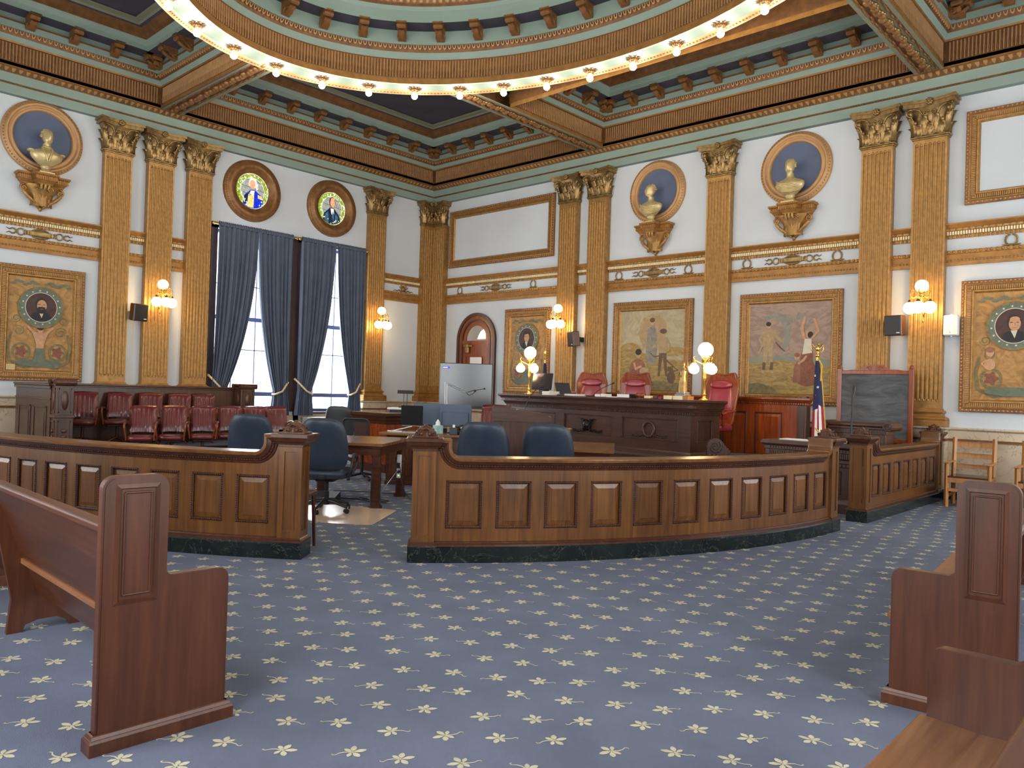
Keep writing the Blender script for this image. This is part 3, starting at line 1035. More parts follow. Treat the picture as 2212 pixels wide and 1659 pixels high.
for (c, a, s, l1, l2, l3, tn, dr, hr) in (
        ((6.98, 0, 5.70), 0, 1, 'round blue niche in a gilt ring above the harvest painting', 'gilded scroll bracket under the bust turned to its left shoulder', 'draped bust with curly hair looking aside toward the window wall', -.75, True, True),
        ((9.90, 0, 5.70), 0, 1, 'round blue niche in a gilt ring above the battlefield painting', 'gilded scroll bracket above the battlefield painting', 'draped bust facing the room, nearest the grey board', -.1, True, False),
        ((0, -9.36, 5.76), PI / 2, 1, 'round blue niche above the bearded portrait over the jury box', 'gilded scroll bracket above the bearded portrait', 'bust in a high collared uniform coat above the bearded portrait', .2, False, True)):
    roundel(c, a, l1)
    zb = 5.02 if a == 0 else 5.08
    n = Vector((0, -1, 0)) if a == 0 else Vector((1, 0, 0))
    console((c[0], c[1], zb), a, l2)
    b = Vector((c[0], c[1], zb)) + n * .245
    bust(tuple(b), a + (0 if a == 0 else 0), l3, tn, dr, hr)


# ================================================================ stained glass portrait roundels
def ellp(cx, cy, rx, ry, n=24, a0=0, a1=2 * PI):
    full = abs(a1 - a0 - 2 * PI) < 1e-6
    return [(cx + rx * math.cos(a0 + (a1 - a0) * k / (n if full else n - 1)), cy + ry * math.sin(a0 + (a1 - a0) * k / (n if full else n - 1))) for k in range(n)]


def glassmat(name, c, e):
    m_, nt, b = newmat(name); v = coords(nt); f = noise(nt, v, 22, 4, .6, .6)
    c = s2l(c); col = mixramp(nt, f, [(.3, tuple(x * .55 for x in c)), (.7, tuple(min(1, x * 1.25) for x in c))])
    nt.links.new(col, b.inputs['Base Color']); nt.links.new(col, b.inputs['Emission Color'])
    b.inputs['Emission Strength'].default_value = e; setin(b, Roughness=.15); return m_


SG = [glassmat('glowing_%s_glass' % n, c, e) for n, c, e in (  # emission in the glass colours stands in for daylight behind
    ('leaf_green', (132, 158, 50), .75), ('pearl', (166, 170, 162), .55), ('flesh', (226, 160, 124), .8), ('white_wig', (232, 214, 206), .9),
    ('cobalt', (22, 48, 196), .9), ('buff', (222, 200, 120), .85), ('navy', (24, 40, 62), .7), ('steel_blue', (60, 92, 120), .75), ('white', (240, 238, 220), 1.0), ('dark_hair', (92, 70, 58), .5))]
LEAD = plain('lead_came', (34, 32, 30), .5)


def stained(idx, loc, rz, kind):
    m = MB()
    ringprof(m, [(.385, .0), (.39, .05), (.43, .055), (.435, .075), (.475, .085), (.48, .12), (.53, .135), (.58, .12), (.6, .095), (.61, .09), (.655, .085), (.67, .0)])
    m.M = FACE; m.mat = 1
    for k in range(80):
        a = 2 * PI * k / 80; m.sph((.632 * math.cos(a), .632 * math.sin(a), .088), (.014, .014, .008), 5, 4)
    m.M = None
    w_ = struct(m.build('window_%d' % idx, [MT['umber2'], MT['umber']], None, loc, rz))
    g = MB(); g.M = FACE; z = .012; gi = list(range(10)) + [10]
    def lay(poly, mt):
        nonlocal z
        g.flat(poly, z, mt); z += .0012
    lay(ellp(0, 0, .386, .386, 48), 8); lay(ellp(0, 0, .376, .376, 48), 0)
    rr_ = random.Random(idx)
    for k in range(70):
        a = rr_.uniform(0, 2 * PI); q = rr_.uniform(.29, .36); lay(ellp(q * math.cos(a), q * math.sin(a), .012, .02, 6), 8 if k % 3 else 5)
    z = .1
    z = .03
    lay(ellp(0, 0, .285, .285, 40), 8); lay(ellp(0, 0, .275, .275, 40), 1)
    if kind == 'officer':
        lay([(-.22, -.31), (-.19, -.12), (-.12, -.05), (-.04, .02), (.06, .03), (.14, -.03), (.24, -.08), (.25, -.28), (.12, -.36), (0, -.375), (-.12, -.35)], 4)
        lay([(-.2, -.28), (-.19, -.13), (-.13, -.06), (-.1, -.1), (-.14, -.33)], 6)
        lay([(-.12, -.35), (-.1, -.1), (-.05, -.02), (.04, -.06), (.03, -.365)], 5); lay([(-.05, 0), (.05, .01), (.02, -.1), (-.02, -.1)], 8)
        lay([(.12, -.06), (.22, -.08), (.25, -.16), (.13, -.14)], 5)
        lay(ellp(0, .17, .095, .12, 20), 3); lay(ellp(-.012, .14, .068, .095, 20), 2); lay([(.07, .2), (.12, .16), (.13, .05), (.08, .03)], 3)
    else:
        lay([(-.24, -.29), (-.22, -.14), (-.12, -.05), (-.05, .02), (.05, .02), (.12, -.05), (.22, -.16), (.24, -.27), (.12, -.35), (0, -.372), (-.12, -.35)], 6)
        lay([(-.2, -.28), (-.18, -.14), (-.1, -.08), (-.08, -.35), (-.14, -.34)], 7); lay([(.1, -.1), (.18, -.18), (.16, -.33), (.08, -.35)], 7)
        lay([(-.04, .0), (.05, .0), (.06, -.12), (.03, -.2), (-.02, -.1)], 8); lay([(.02, -.05), (.06, -.14), (.05, -.3), (.0, -.2)], 7)
        lay(ellp(0, .15, .088, .125, 20), 9); lay(ellp(.012, .13, .066, .1, 20), 2); lay(ellp(.012, .21, .055, .045, 14), 2)
    for (p, q) in (((-.27, .1), (.27, .02)), ((-.27, -.05), (.27, -.12)), ((-.15, .24), (.2, .2)), ((0, .26), (.02, .28))):
        g.mat = 10; g.tube([(p[0], p[1], .034), (q[0], q[1], .034)], .004, 4)
    g.M = None
    o = g.build('stained_glass', SG + [LEAD], w_); o['label'] = 'backlit glass portrait of a man in %s' % ('a blue and buff coat' if kind == 'officer' else 'a dark coat')
    return w_


stained(3, (0, -5.28, 5.67), PI / 2, 'officer'); stained(4, (0, -3.24, 5.68), PI / 2, 'coat')


# ================================================================ framed paintings and panel frames
def frame_parts(t, w, h, fw, bead=.055):
    """local x right, y up (origin lower left), z out"""
    m = MB(); m.M = FACE
    rect = [(0, 0), (0, h), (w, h), (w, 0)]
    k = fw / .2
    pr = [(0, 0), (0, .045), (.01 * k, .055), (.05 * k, .055), (.055 * k, .07), (.07 * k, .075), (.075 * k, .068), (.15 * k, .045), (.155 * k, .055), (.175 * k, .055), (.185 * k, .035), (.2 * k, .012)]
    m.sweep(rect, pr, closed=True, mats=[1, 1, 1, 0, 0, 0, 2, 0, 0, 0, 0])
    def bd(x, y, a): m.mat = 3; m.sph((x, y, .06), (.017, .017, .02), 6, 4)
    def fl(x, y, a):
        m.mat = 0; M0 = m.M; m.M = FACE @ T(x, y, .058) @ rot(a); m.box(-.0075, .0075, -.034 * k, .034 * k, -.012, .006); m.M = M0
    along(rect, bead, bd, closed=True, off=.03 * k, start=.03)
    along(rect, .028, fl, closed=True, off=.112 * k, start=.085 * k)
    m.M = None
    return m.build('frame', [MT['gold'], MT['umber2'], MT['umber2'], MT['tan']], t)


def paintmat(name, stops, sc=3, dist=2.0, stretch=(1, 1, 1)):
    m_, nt, b = newmat(name); v = coords(nt, stretch); f = noise(nt, v, sc, 7, .62, dist)
    nt.links.new(mixramp(nt, f, [(p, s2l(c)) for p, c in stops]), b.inputs['Base Color']); setin(b, Roughness=.55); return m_


PN = {
    'ochre': paintmat('ochre_mosaic_paint', [(.3, (136, 96, 50)), (.5, (170, 126, 68)), (.7, (190, 148, 90))], 5),
    'olive': paintmat('olive_scroll_paint', [(.3, (96, 84, 52)), (.5, (118, 106, 66)), (.7, (146, 126, 80))], 6),
    'green': paintmat('grey_green_paint', [(.3, (84, 94, 80)), (.7, (112, 120, 98))], 6),
    'star': plain('pale_star_paint', (206, 206, 188), .6), 'rose': paintmat('dull_rose_paint', [(.3, (112, 62, 46)), (.7, (144, 88, 64))], 8),
    'maroon': paintmat('dark_maroon_paint', [(.3, (52, 32, 32)), (.7, (80, 50, 44))], 4), 'flesh': paintmat('painted_flesh', [(.3, (176, 128, 92)), (.7, (204, 158, 118))], 8),
    'hair': plain('painted_dark_hair', (44, 32, 30), .6), 'suit': plain('painted_dark_suit', (34, 30, 36), .6), 'shirt': plain('painted_white_shirt', (206, 196, 178), .6),
    'sky': paintmat('painted_dusk_clouds', [(.3, (128, 112, 98)), (.45, (146, 122, 108)), (.55, (166, 140, 122)), (.72, (122, 112, 104))], 1.6, 2.5, (1, 1, 2)),
    'sky2': paintmat('painted_pale_clouds', [(.3, (150, 138, 112)), (.5, (172, 158, 126)), (.7, (190, 176, 140))], 2, 3),
    'field': paintmat('painted_straw_field', [(.3, (122, 98, 56)), (.5, (158, 130, 74)), (.7, (184, 158, 98))], 5, 1.2, (1, 1, 3)),
    'haze': paintmat('painted_blue_haze', [(.3, (120, 120, 112)), (.7, (146, 142, 124))], 3), 'robe': paintmat('painted_grey_robe', [(.3, (116, 106, 100)), (.7, (156, 146, 130))], 5),
    'cloth': paintmat('painted_buff_cloth', [(.3, (150, 122, 86)), (.7, (182, 158, 116))], 6), 'brown': paintmat('painted_brown_cloth', [(.3, (84, 62, 44)), (.7, (112, 84, 58))], 6),
    'red': paintmat('painted_red_brown_cloth', [(.3, (124, 78, 58)), (.7, (154, 102, 78))], 6), 'canvas': MT['wall'], 'label': plain('brass_caption', (206, 176, 122), .5)}
PNM = list(PN.values()); PNI = {k: i for i, k in enumerate(PN)}


class Canvas:
    def __init__(s, t, w, h, x0, y0, ground):
        s.m = MB(); s.m.M = FACE @ T(x0, y0, 0); s.z = .014; s.t = t; s.w = w; s.h = h; s.lay([(0, 0), (w, 0), (w, h), (0, h)], ground)

    def lay(s, poly, mt):
        q = [(min(s.w, max(0, x)), min(s.h, max(0, y))) for x, y in poly]
        s.m.flat(q, s.z, PNI[mt]); s.z += .00022

    def ell(s, cx, cy, rx, ry, mt, n=22): s.lay(ellp(cx, cy, rx, ry, n), mt)

    def stroke(s, pts, w, mt):
        """tapering brush stroke"""
        L = []; R_ = []
        n = len(pts)
        for i, p in enumerate(pts):
            a = pts[max(0, i - 1)]; b = pts[min(n - 1, i + 1)]
            d = Vector((b[0] - a[0], b[1] - a[1])); d = d.normalized() if d.length else Vector((1, 0))
            k = w * (.35 + .65 * math.sin(PI * (i + .6) / (n + .2)))
            L.append((p[0] - d.y * k / 2, p[1] + d.x * k / 2)); R_.append((p[0] + d.y * k / 2, p[1] - d.x * k / 2))
        for i in range(n - 1): s.lay([R_[i], R_[i + 1], L[i + 1], L[i]], mt)

    def curl(s, cx, cy, r0, w, mt, sg=1, a0=0, turns=1.6):
        s.stroke([(cx + r0 * (1 - .75 * k / 17) * math.cos(a0 + sg * turns * 2 * PI * k / 17), cy + r0 * (1 - .75 * k / 17) * math.sin(a0 + sg * turns * 2 * PI * k / 17)) for k in range(18)], w, mt)

    def done(s):
        s.m.M = None; return s.m.build('canvas', PNM, s.t)


def portrait(loc, rz, w, label, style):
    t = thing('framed_painting', label, 'painting', loc, rz, 'gilt framed paintings'); h = 2.05
    frame_parts(t, w, h, .2)
    W, H = w - .38, h - .38; c = Canvas(t, W, H, .19, .19, 'ochre'); cx = W / 2; cy = H * .68
    for sx in (-1, 1):
        c.curl(cx + sx * .33, H * .42, .1, .022, 'olive', sx, 0 if sx > 0 else PI); c.curl(cx + sx * .38, H * .55, .08, .018, 'olive', -sx, 0 if sx > 0 else PI)
        c.stroke([(cx + sx * .05, H * .06), (cx + sx * .25, H * .03), (cx + sx * .46, H * .1), (cx + sx * .5, H * .25), (cx + sx * .45, H * .4)], .05, 'olive')
        c.ell(cx + sx * .29, H * .2, .15, .16, 'olive'); c.ell(cx + sx * .29, H * .2, .11, .12, 'ochre'); c.ell(cx + sx * .29, H * .2, .075, .08, 'rose')
        for k in range(5):
            a = k * 1.25; c.ell(cx + sx * .29 + .08 * math.cos(a), H * .2 + .085 * math.sin(a), .03, .03, 'rose', 8)
        for k in range(7):
            c.ell(cx + sx * (.08 + .06 * k), H * .93 + .03 * math.sin(k * 1.7), .045, .022, 'green', 8)
        if style == 'short':
            c.ell(cx + sx * .31, H * .33, .075, .09, 'flesh'); c.ell(cx + sx * .31, H * .44, .055, .06, 'flesh'); c.ell(cx + sx * .31, H * .465, .058, .045, 'red')
            c.stroke([(cx + sx * .36, H * .37), (cx + sx * .42, H * .34), (cx + sx * .36, H * .3)], .035, 'flesh')
    c.ell(cx, H * .08, W * .36, .07, 'green')
    if style != 'short':
        c.lay([(cx - .08, H * .1), (cx - .06, H * .28), (cx - .12, H * .4), (cx - .22, H * .46), (cx - .2, H * .48), (cx - .07, H * .41), (cx + .07, H * .41), (cx + .2, H * .48), (cx + .22, H * .46), (cx + .12, H * .4), (cx + .06, H * .28), (cx + .08, H * .1)], 'flesh')
        c.ell(cx, H * .44, .05, .06, 'flesh'); c.ell(cx, H * .46, .055, .045, 'hair')
        c.lay([(cx - .1, H * .06), (cx - .07, H * .24), (cx + .07, H * .24), (cx + .1, H * .06)], 'green')
    c.ell(cx, cy, .37, .37, 'olive', 40); c.ell(cx, cy, .345, .345, 'green', 40)
    for k in range(16):
        a = 2 * PI * k / 16 + .1; q = []
        for j in range(10): r_ = .02 if j % 2 == 0 else .009; q.append((cx + .3 * math.cos(a) + r_ * math.cos(a + j * PI / 5), cy + .3 * math.sin(a) + r_ * math.sin(a + j * PI / 5)))
        c.lay(q, 'star')
    c.ell(cx, cy, .258, .27, 'star', 36); c.ell(cx, cy, .248, .26, 'maroon', 36)
    c.lay([(cx - .17, cy - .19), (cx - .12, cy - .1), (cx, cy - .06), (cx + .12, cy - .1), (cx + .17, cy - .19), (cx + .09, cy - .24), (cx - .09, cy - .24)], 'suit')
    c.lay([(cx - .045, cy - .07), (cx + .045, cy - .07), (cx + .01, cy - .19)], 'shirt')
    c.ell(cx, cy + .05, .095, .125, 'hair'); c.ell(cx + .008, cy + .03, .078, .105, 'flesh')
    c.stroke([(cx - .055, cy + .05), (cx - .015, cy + .052)], .012, 'hair'); c.stroke([(cx + .025, cy + .052), (cx + .062, cy + .05)], .012, 'hair')
    c.stroke([(cx + .006, cy + .05), (cx + .016, cy + .01), (cx + .002, cy + .005)], .01, 'red'); c.stroke([(cx - .02, cy - .025), (cx + .035, cy - .025)], .009, 'red')
    if style == 'beard':
        c.ell(cx, cy - .05, .075, .062, 'hair'); c.stroke([(cx - .05, cy - .005), (cx + .06, cy - .005)], .03, 'hair'); c.stroke([(cx - .015, cy - .03), (cx + .03, cy - .03)], .009, 'red')
        c.lay([(.0, .0), (.14, .0), (.14, .1), (.0, .1)], 'label')
    elif style == 'tousled':
        for k in range(6): c.ell(cx - .07 + .03 * k, cy + .14 + .012 * math.sin(k * 2), .03, .025, 'hair', 8)
    else:
        c.ell(cx + .008, cy + .1, .065, .04, 'flesh')
    c.done(); return t


portrait((0, -10.0, 1.40), PI / 2, 1.42, 'gilt framed round portrait of a bearded man above the jury box', 'beard')
portrait((2.77, 0, 1.41), 0, 1.44, 'gilt framed round portrait beside the arched door, behind a lit lamp', 'tousled')
portrait((12.63, 0, 1.39), 0, 1.44, 'gilt framed portrait of a clean shaven man above the oak armchairs', 'short')


def figure(c, x, y, h, top, legs, flip=1):
    """a small painted standing figure"""
    def P(a, b): return (x + flip * a * h, y + b * h)
    c.lay([P(-.13, 0), P(-.08, 0), P(-.02, .3), P(.0, .47), P(.02, .3), P(.06, .0), P(.12, 0), P(.1, .3), P(.09, .52), P(-.09, .52), P(-.1, .3)], legs)
    c.lay([P(-.1, .5), P(-.12, .68), P(-.11, .82), P(.0, .86), P(.11, .82), P(.12, .66), P(.1, .5)], top)
    c.stroke([P(-.1, .8), P(-.18, .66), P(-.12, .54)], .055 * h, top); c.stroke([P(.1, .8), P(.19, .68), P(.28, .6)], .055 * h, top)
    c.lay(ellp(*P(0, .93), .05 * h, .065 * h, 14), 'flesh'); c.lay(ellp(*P(-.005, .955), .052 * h, .045 * h, 12), 'hair')


t = thing('framed_painting', 'gilt framed field painting of a man with a scythe beside a seated woman', 'painting', (5.98, 0, 1.40), 0, 'gilt framed paintings')
frame_parts(t, 1.92, 2.05, .2); W, H = 1.54, 1.67; c = Canvas(t, W, H, .19, .19, 'sky2')
c.lay([(0, 0), (W, 0), (W, .62), (1.0, .66), (.5, .8), (.2, .95), (0, .9)], 'field'); c.ell(.25, .78, .3, .22, 'field'); c.ell(1.3, .8, .3, .1, 'field'); c.lay([(0, 0), (W, 0), (W, .16), (.9, .2), (.4, .15), (0, .2)], 'olive')
c.ell(.8, 1.3, .33, .28, 'cloth', 26); c.stroke([(.62, 1.5), (.52, 1.2), (.62, .9)], .16, 'cloth'); c.stroke([(.9, 1.5), (1.05, 1.2), (.95, .95)], .16, 'cloth')
c.lay([(.66, .55), (.64, .9), (.68, 1.28), (.78, 1.34), (.88, 1.28), (.92, .9), (.88, .55)], 'robe'); c.ell(.78, 1.43, .06, .075, 'flesh'); c.ell(.78, 1.46, .065, .05, 'brown')
figure(c, 1.05, .3, .95, 'cloth', 'brown', -1); c.ell(1.05, 1.22, .085, .05, 'brown')
c.stroke([(.74, .78), (.85, .7), (1.0, .72), (1.15, .62), (1.3, .5), (1.42, .42)], .03, 'brown'); c.stroke([(1.42, .42), (1.28, .4), (1.1, .43)], .03, 'brown')
c.ell(.45, .42, .2, .24, 'red'); c.ell(.5, .3, .26, .18, 'rose'); c.ell(.46, .76, .07, .085, 'flesh'); c.ell(.46, .8, .075, .065, 'hair'); c.stroke([(.36, .58), (.4, .45), (.55, .5)], .07, 'flesh'); c.ell(.62, .4, .12, .08, 'cloth')
c.ell(1.26, .28, .09, .13, 'brown'); c.lay([(1.22, .38), (1.3, .38), (1.29, .5), (1.23, .5)], 'brown'); c.ell(1.2, .45, .03, .05, 'brown')
c.done()
t = thing('framed_painting', 'gilt framed painting of a soldier and a woman with raised arms under dark clouds', 'painting', (8.90, 0, 1.40), 0, 'gilt framed paintings')
frame_parts(t, 1.91, 2.05, .2); W, H = 1.53, 1.67; c = Canvas(t, W, H, .19, .19, 'sky')
c.lay([(0, 0), (W, 0), (W, .5), (1.1, .55), (.6, .62), (0, .55)], 'field'); c.lay([(0, .55), (.6, .62), (1.1, .55), (W, .5), (W, .62), (.8, .72), (0, .68)], 'haze'); c.lay([(0, 0), (.6, .0), (.5, .12), (.2, .2), (0, .18)], 'olive')
c.stroke([(.62, 1.38), (.72, 1.25), (.74, 1.0), (.66, .78)], .12, 'haze'); c.stroke([(.74, 1.3), (.95, 1.42), (1.2, 1.3)], .11, 'robe'); c.stroke([(.7, 1.3), (.5, 1.45), (.3, 1.38)], .1, 'haze'); c.ell(.74, 1.4, .045, .055, 'robe')
figure(c, .38, .38, .95, 'cloth', 'cloth', 1); c.stroke([(.28, .9), (.2, .75), (.3, 1.0)], .04, 'cloth'); c.stroke([(.52, .95), (.62, .84), (.7, .78)], .03, 'brown'); c.stroke([(.3, .44), (.31, .58)], .07, 'brown'); c.stroke([(.45, .44), (.46, .58)], .07, 'brown')
c.ell(1.12, .35, .24, .2, 'rose'); c.lay([(.95, .3), (.98, .6), (1.05, .92), (1.2, .95), (1.22, .6), (1.34, .35), (1.3, .22), (1.0, .22)], 'rose'); c.lay([(1.02, .72), (1.06, 1.0), (1.18, 1.0), (1.2, .75)], 'shirt')
c.ell(1.13, 1.08, .055, .07, 'flesh'); c.ell(1.16, 1.07, .05, .06, 'hair'); c.stroke([(1.06, 1.0), (1.0, 1.18), (1.06, 1.4)], .06, 'flesh'); c.stroke([(1.18, 1.0), (1.3, 1.14), (1.22, 1.36)], .055, 'flesh')
c.lay([(.86, .22), (.88, .5), (.93, .6), (1.0, .56), (1.0, .22)], 'red'); c.ell(.93, .68, .05, .06, 'flesh'); c.ell(.93, .71, .052, .04, 'red'); c.stroke([(.95, .55), (1.05, .62), (1.1, .7)], .045, 'flesh')
c.done()


def panelframe(loc, w, h, label):
    t = thing('panel_frame', label, 'panel frame', loc, 0, 'gilt frames round empty wall panels'); frame_parts(t, w, h, .2, .062)
    m = MB(); m.M = FACE; m.flat([(.19, .19), (w - .19, .19), (w - .19, h - .19), (.19, h - .19)], .012, 0); m.M = None; m.build('panel', [MT['wall']], t)


panelframe((.68, 0, 4.64), 3.56, 1.47, 'gilt frame round an empty white panel above the arched door'); panelframe((12.64, 0, 4.64), 3.64, 1.47, 'gilt frame round an empty white panel above the clean shaven portrait')


# ================================================================ frieze ornaments
def cartouche(loc, rz, label):
    t = tag(None or MBcart(loc, rz), label, 'wall ornament', 'ribboned cartouches on the frieze')
    return t


def MBcart(loc, rz):
    if 'cart' in MESH:
        o = bpy.data.objects.new('cartouche', MESH['cart']); COL.objects.link(o); o.location = loc; o.rotation_euler.z = rz; return o
    m = MB(); m.M = FACE
    m.box(-.17, .17, -.05, .05, 0, .03, .01); m.box(-.15, .15, -.035, .035, .03, .04, .005)
    for sx in (-1, 1):
        m.box(sx * .17, sx * .215, -.04, .04, 0, .025, .008); m.tube([(sx * .23, -.045, .02), (sx * .24, 0, .03), (sx * .23, .045, .02)], .013, 6)
        m.tube([(sx * (.31 + .055 * math.cos(a * PI / 6)), .058 * math.sin(a * PI / 6), .018) for a in range(12)], .012, 5, closed=True)
        m.tube([(sx * .375, -.0, .015), (sx * .41, .04, .02), (sx * .45, .045, .02), (sx * .48, .02, .015), (sx * .53, .045, .01)], [.012, .014, .014, .01, .006], 5)
        m.tube([(sx * .375, .0, .015), (sx * .41, -.04, .02), (sx * .45, -.045, .02), (sx * .48, -.02, .015), (sx * .53, -.045, .01)], [.012, .014, .014, .01, .006], 5)
    for sy in (-1, 1):
        m.tube([(-.13, sy * .055, .015), (-.06, sy * .07, .025), (0, sy * .082, .03), (.06, sy * .07, .025), (.13, sy * .055, .015)], [.01, .016, .02, .016, .01], 6)
    m.M = None
    o = m.build('cartouche', [MT['bronze']], None, loc, rz); MESH['cart'] = o.data; return o


MESH = {}
for (l, a, s) in (((2.39, 0, 4.035), 0, 'ribboned gilt cartouche on the frieze above the arched door'), ((6.94, 0, 4.035), 0, 'ribboned gilt cartouche on the frieze above the harvest painting'),
                  ((9.88, 0, 4.035), 0, 'ribboned gilt cartouche on the frieze above the battlefield painting'), ((0, -9.34, 4.035), PI / 2, 'ribboned gilt cartouche on the frieze above the bearded portrait')):
    cartouche(l, a, s)


def wreath(x, label):
    if 'wr' not in MESH:
        m = MB(); m.M = FACE
        for sx in (-1, 1):
            for k in range(9):
                a = -PI / 2 + sx * (.25 + k * .29); c = (.075 * math.cos(a), .085 * math.sin(a) + .005, .012)
                d = a + sx * PI / 2
                for e in (-.5, .5):
                    q = d + e; m.tube([c, (c[0] + .018 * math.cos(q), c[1] + .018 * math.sin(q), .018), (c[0] + .036 * math.cos(q), c[1] + .036 * math.sin(q), .012)], [.006, .009, .002], 5)
            m.tube([(0, -.075, .015), (sx * .05, -.07, .02), (sx * .09, -.075, .016), (sx * .125, -.062, .01)], [.018, .014, .012, .004], 6)
        m.sph((0, -.078, .02), .018, 7, 5); m.M = None
        o = m.build('wreath', [MT['bronze']], None, (x, 0, 4.03)); MESH['wr'] = o.data
    else:
        o = bpy.data.objects.new('wreath', MESH['wr']); COL.objects.link(o); o.location = (x, 0, 4.03)
    tag(o, label, 'wall ornament', 'laurel wreaths on the frieze')


for x, s in ((1.11, 'small gilt laurel wreath on the frieze next to the corner pilaster'), (3.62, 'small gilt laurel wreath on the frieze right of the door cartouche'), (6.07, 'small gilt laurel wreath left of the cartouche above the harvest painting'), (7.75, 'small gilt laurel wreath right of the cartouche above the harvest painting'),
             (9.0, 'small gilt laurel wreath left of the cartouche above the battlefield painting'), (10.68, 'small gilt laurel wreath right of the cartouche above the battlefield painting'), (13.28, 'small gilt laurel wreath above the clean shaven portrait')): wreath(x, s)
m = MB(); m.M = FACE
m.lathe([(0, .03), (.05, .025), (.075, .01), (.08, 0)], 14); m.tube([(.085 * math.cos(k * PI / 8), .03 + .095 * math.sin(k * PI / 8), .015) for k in range(9)], .014, 6)
for sx in (-1, 1):
    m.tube([(sx * .02, -.06, .02), (sx * .1, -.07, .02), (sx * .15, -.035, .02), (sx * .2, -.07, .015), (sx * .27, -.05, .01), (sx * .33, -.075, .008)], [.02, .016, .014, .012, .01, .005], 6)
    m.tube([(sx * .06, -.02, .02), (sx * .12, .03, .02), (sx * .15, .05, .01)], [.02, .014, .005], 6)
m.M = None
tag(m.build('scroll_ornament', [MT['bronze']], None, (0, -.98, 4.035), PI / 2), 'bronze lamp and scroll ornament on the short frieze by the corner pilaster', 'wall ornament')


# ================================================================ globe sconces
def sconce(loc, rz, label, name='sconce'):
    t = thing('sconce', label, 'wall lamp', loc, rz, 'four globe wall sconces')
    if not SCO:
        m = MB(); m.M = FACE
        m.prism(ellp(0, -.02, .055, .1, 18), 0, .02); m.sph((0, 0, .03), (.04, .07, .03), 10, 7); m.M = None
        SCO.append(m.build('back_plate', [MT['brass']], t))
        m = MB(); m.tube([(0, -.03, -.03), (0, -.12, -.06), (0, -.2, -.02), (0, -.24, .08), (0, -.24, .16)], .012, 7)
        m.lathe([(.0, .05), (.03, .06), (.022, .1), (.035, .13), (.02, .16), (.05, .185), (.055, .2), (.0, .2)], 14, (0, -.24, 0))
        m.tube([(0, -.05, -.12), (0, -.1, -.2), (0, -.13, -.13), (0, -.1, -.08)], .008, 6); m.lathe([(0, -.3), (.012, -.27), (.018, -.25), (.006, -.22), (.01, -.2), (.0, -.19)], 8, (0, -.13, 0))
        for k in range(3):
            a = (-150, -90, -30)[k]; c, s = math.cos(R(a)), math.sin(R(a))
            P = lambda r_, z: (c * r_, -.24 + s * r_, z)
            m.tube([P(.02, .1), P(.07, .12), P(.12, .09), P(.16, .12), P(.17, .17), P(.15, .2)], [.01, .012, .011, .01, .009, .006], 6)
            m.tube([P(.165, .15), P(.165, .06)], .008, 6); m.lathe([(.012, .07), (.028, .06), (.036, .035), (.045, .02)], 12, P(.165, 0))
            spiral(m, P(.13, .2), .03, 1.3, .006, (c, s, 0), (0, 0, 1), 1, 0, 14)
        SCO.append(m.build('arm', [MT['brass']], t))
        for k, (x, y, z, r_) in enumerate([(0, -.24, .285, .1)] + [(.165 * math.cos(R(a)), -.24 + .165 * math.sin(R(a)), -.065, .098) for a in (-150, -90, -30)]):
            m = MB(); m.sph((x, y, z), r_, 18, 12); SCO.append(m.build('globe', [MT['globe']], t))
    else:
        for o in SCO: c = o.copy(); COL.objects.link(c); c.parent = t
    M_ = T(*loc) @ rot(rz)
    for p_ in ((0, -.24, .285), (0, -.3, -.065)):
        q = M_ @ Vector(p_); GL.append(tuple(q))
    return t


SCO = []; GL = []
for y, s in ((-7.29, 'lit brass sconce with four globes on the pilaster behind the jury box'), (-1.95, 'lit brass sconce with four globes on the pilaster right of the curtains')): sconce((.15, y, 3.07), PI / 2, s)
for x, s in ((4.72, 'lit brass sconce with four globes above the bench monitor'), (12.15, 'lit brass sconce with four globes between the black and white speakers')): sconce((x, -.15, 3.07), 0, s)


# ================================================================ wall speakers
def speaker(loc, rz, yaw, label, white=False, tilt=0):
    t = thing('speaker', label, 'speaker', loc, rz, None if white else 'black wall speakers')
    m = MB()
    if white:
        m.box(-.1, .1, -.2, -.04, -.16, .16, .015); m.build('cabinet', [MT['white']], t)
        m = MB(); m.box(-.088, .088, -.206, -.2, -.148, .148, .004); m.build('grille', [MT['paper']], t)
        m = MB(); m.cyl((.0, -.206, -.115), (.0, -.209, -.115), .012, n=10); m.build('badge', [MT['steel']], t)
        m = MB(); m.box(-.03, .03, -.05, 0, -.03, .03); m.cyl((0, -.12, .16), (0, -.12, .18), .015, n=8); m.cyl((0, -.12, -.18), (0, -.12, -.16), .015, n=8); m.build('mount', [MT['white']], t)
    else:
        m.M = T(0, -.30, 0) @ rot(yaw, tilt); m.box(-.14, .14, -.1, .07, -.165, .165, .012); m.build('cabinet', [MT['oakd']], t)
        m.v = []; m.f = []; m.mi = []; m.sm = []; m.box(-.128, .128, -.107, -.1, -.152, .152, .004); m.build('grille', [MT['black']], t)
        m.v = []; m.f = []; m.mi = []; m.sm = []; m.box(.06, .11, -.111, -.107, -.125, -.11); m.build('badge', [MT['white']], t)
        m = MB(); m.box(-.04, .04, -.25, 0, -.05, .05); m.build('mount', [MT['black']], t)


speaker((0, -7.70, 2.78), PI / 2, .12, 'black wall speaker between two pilasters behind the jury box', False, .12)
speaker((5.13, 0, 2.68), 0, -.45, 'black wall speaker between the pilasters left of the harvest painting', False, .12)
speaker((11.745, 0, 2.75), 0, -.1, 'black wall speaker beside the white one, left of the sconce', False, .06)
speaker((12.52, 0, 2.74), 0, 0, 'white wall speaker right of the globe sconce', True)


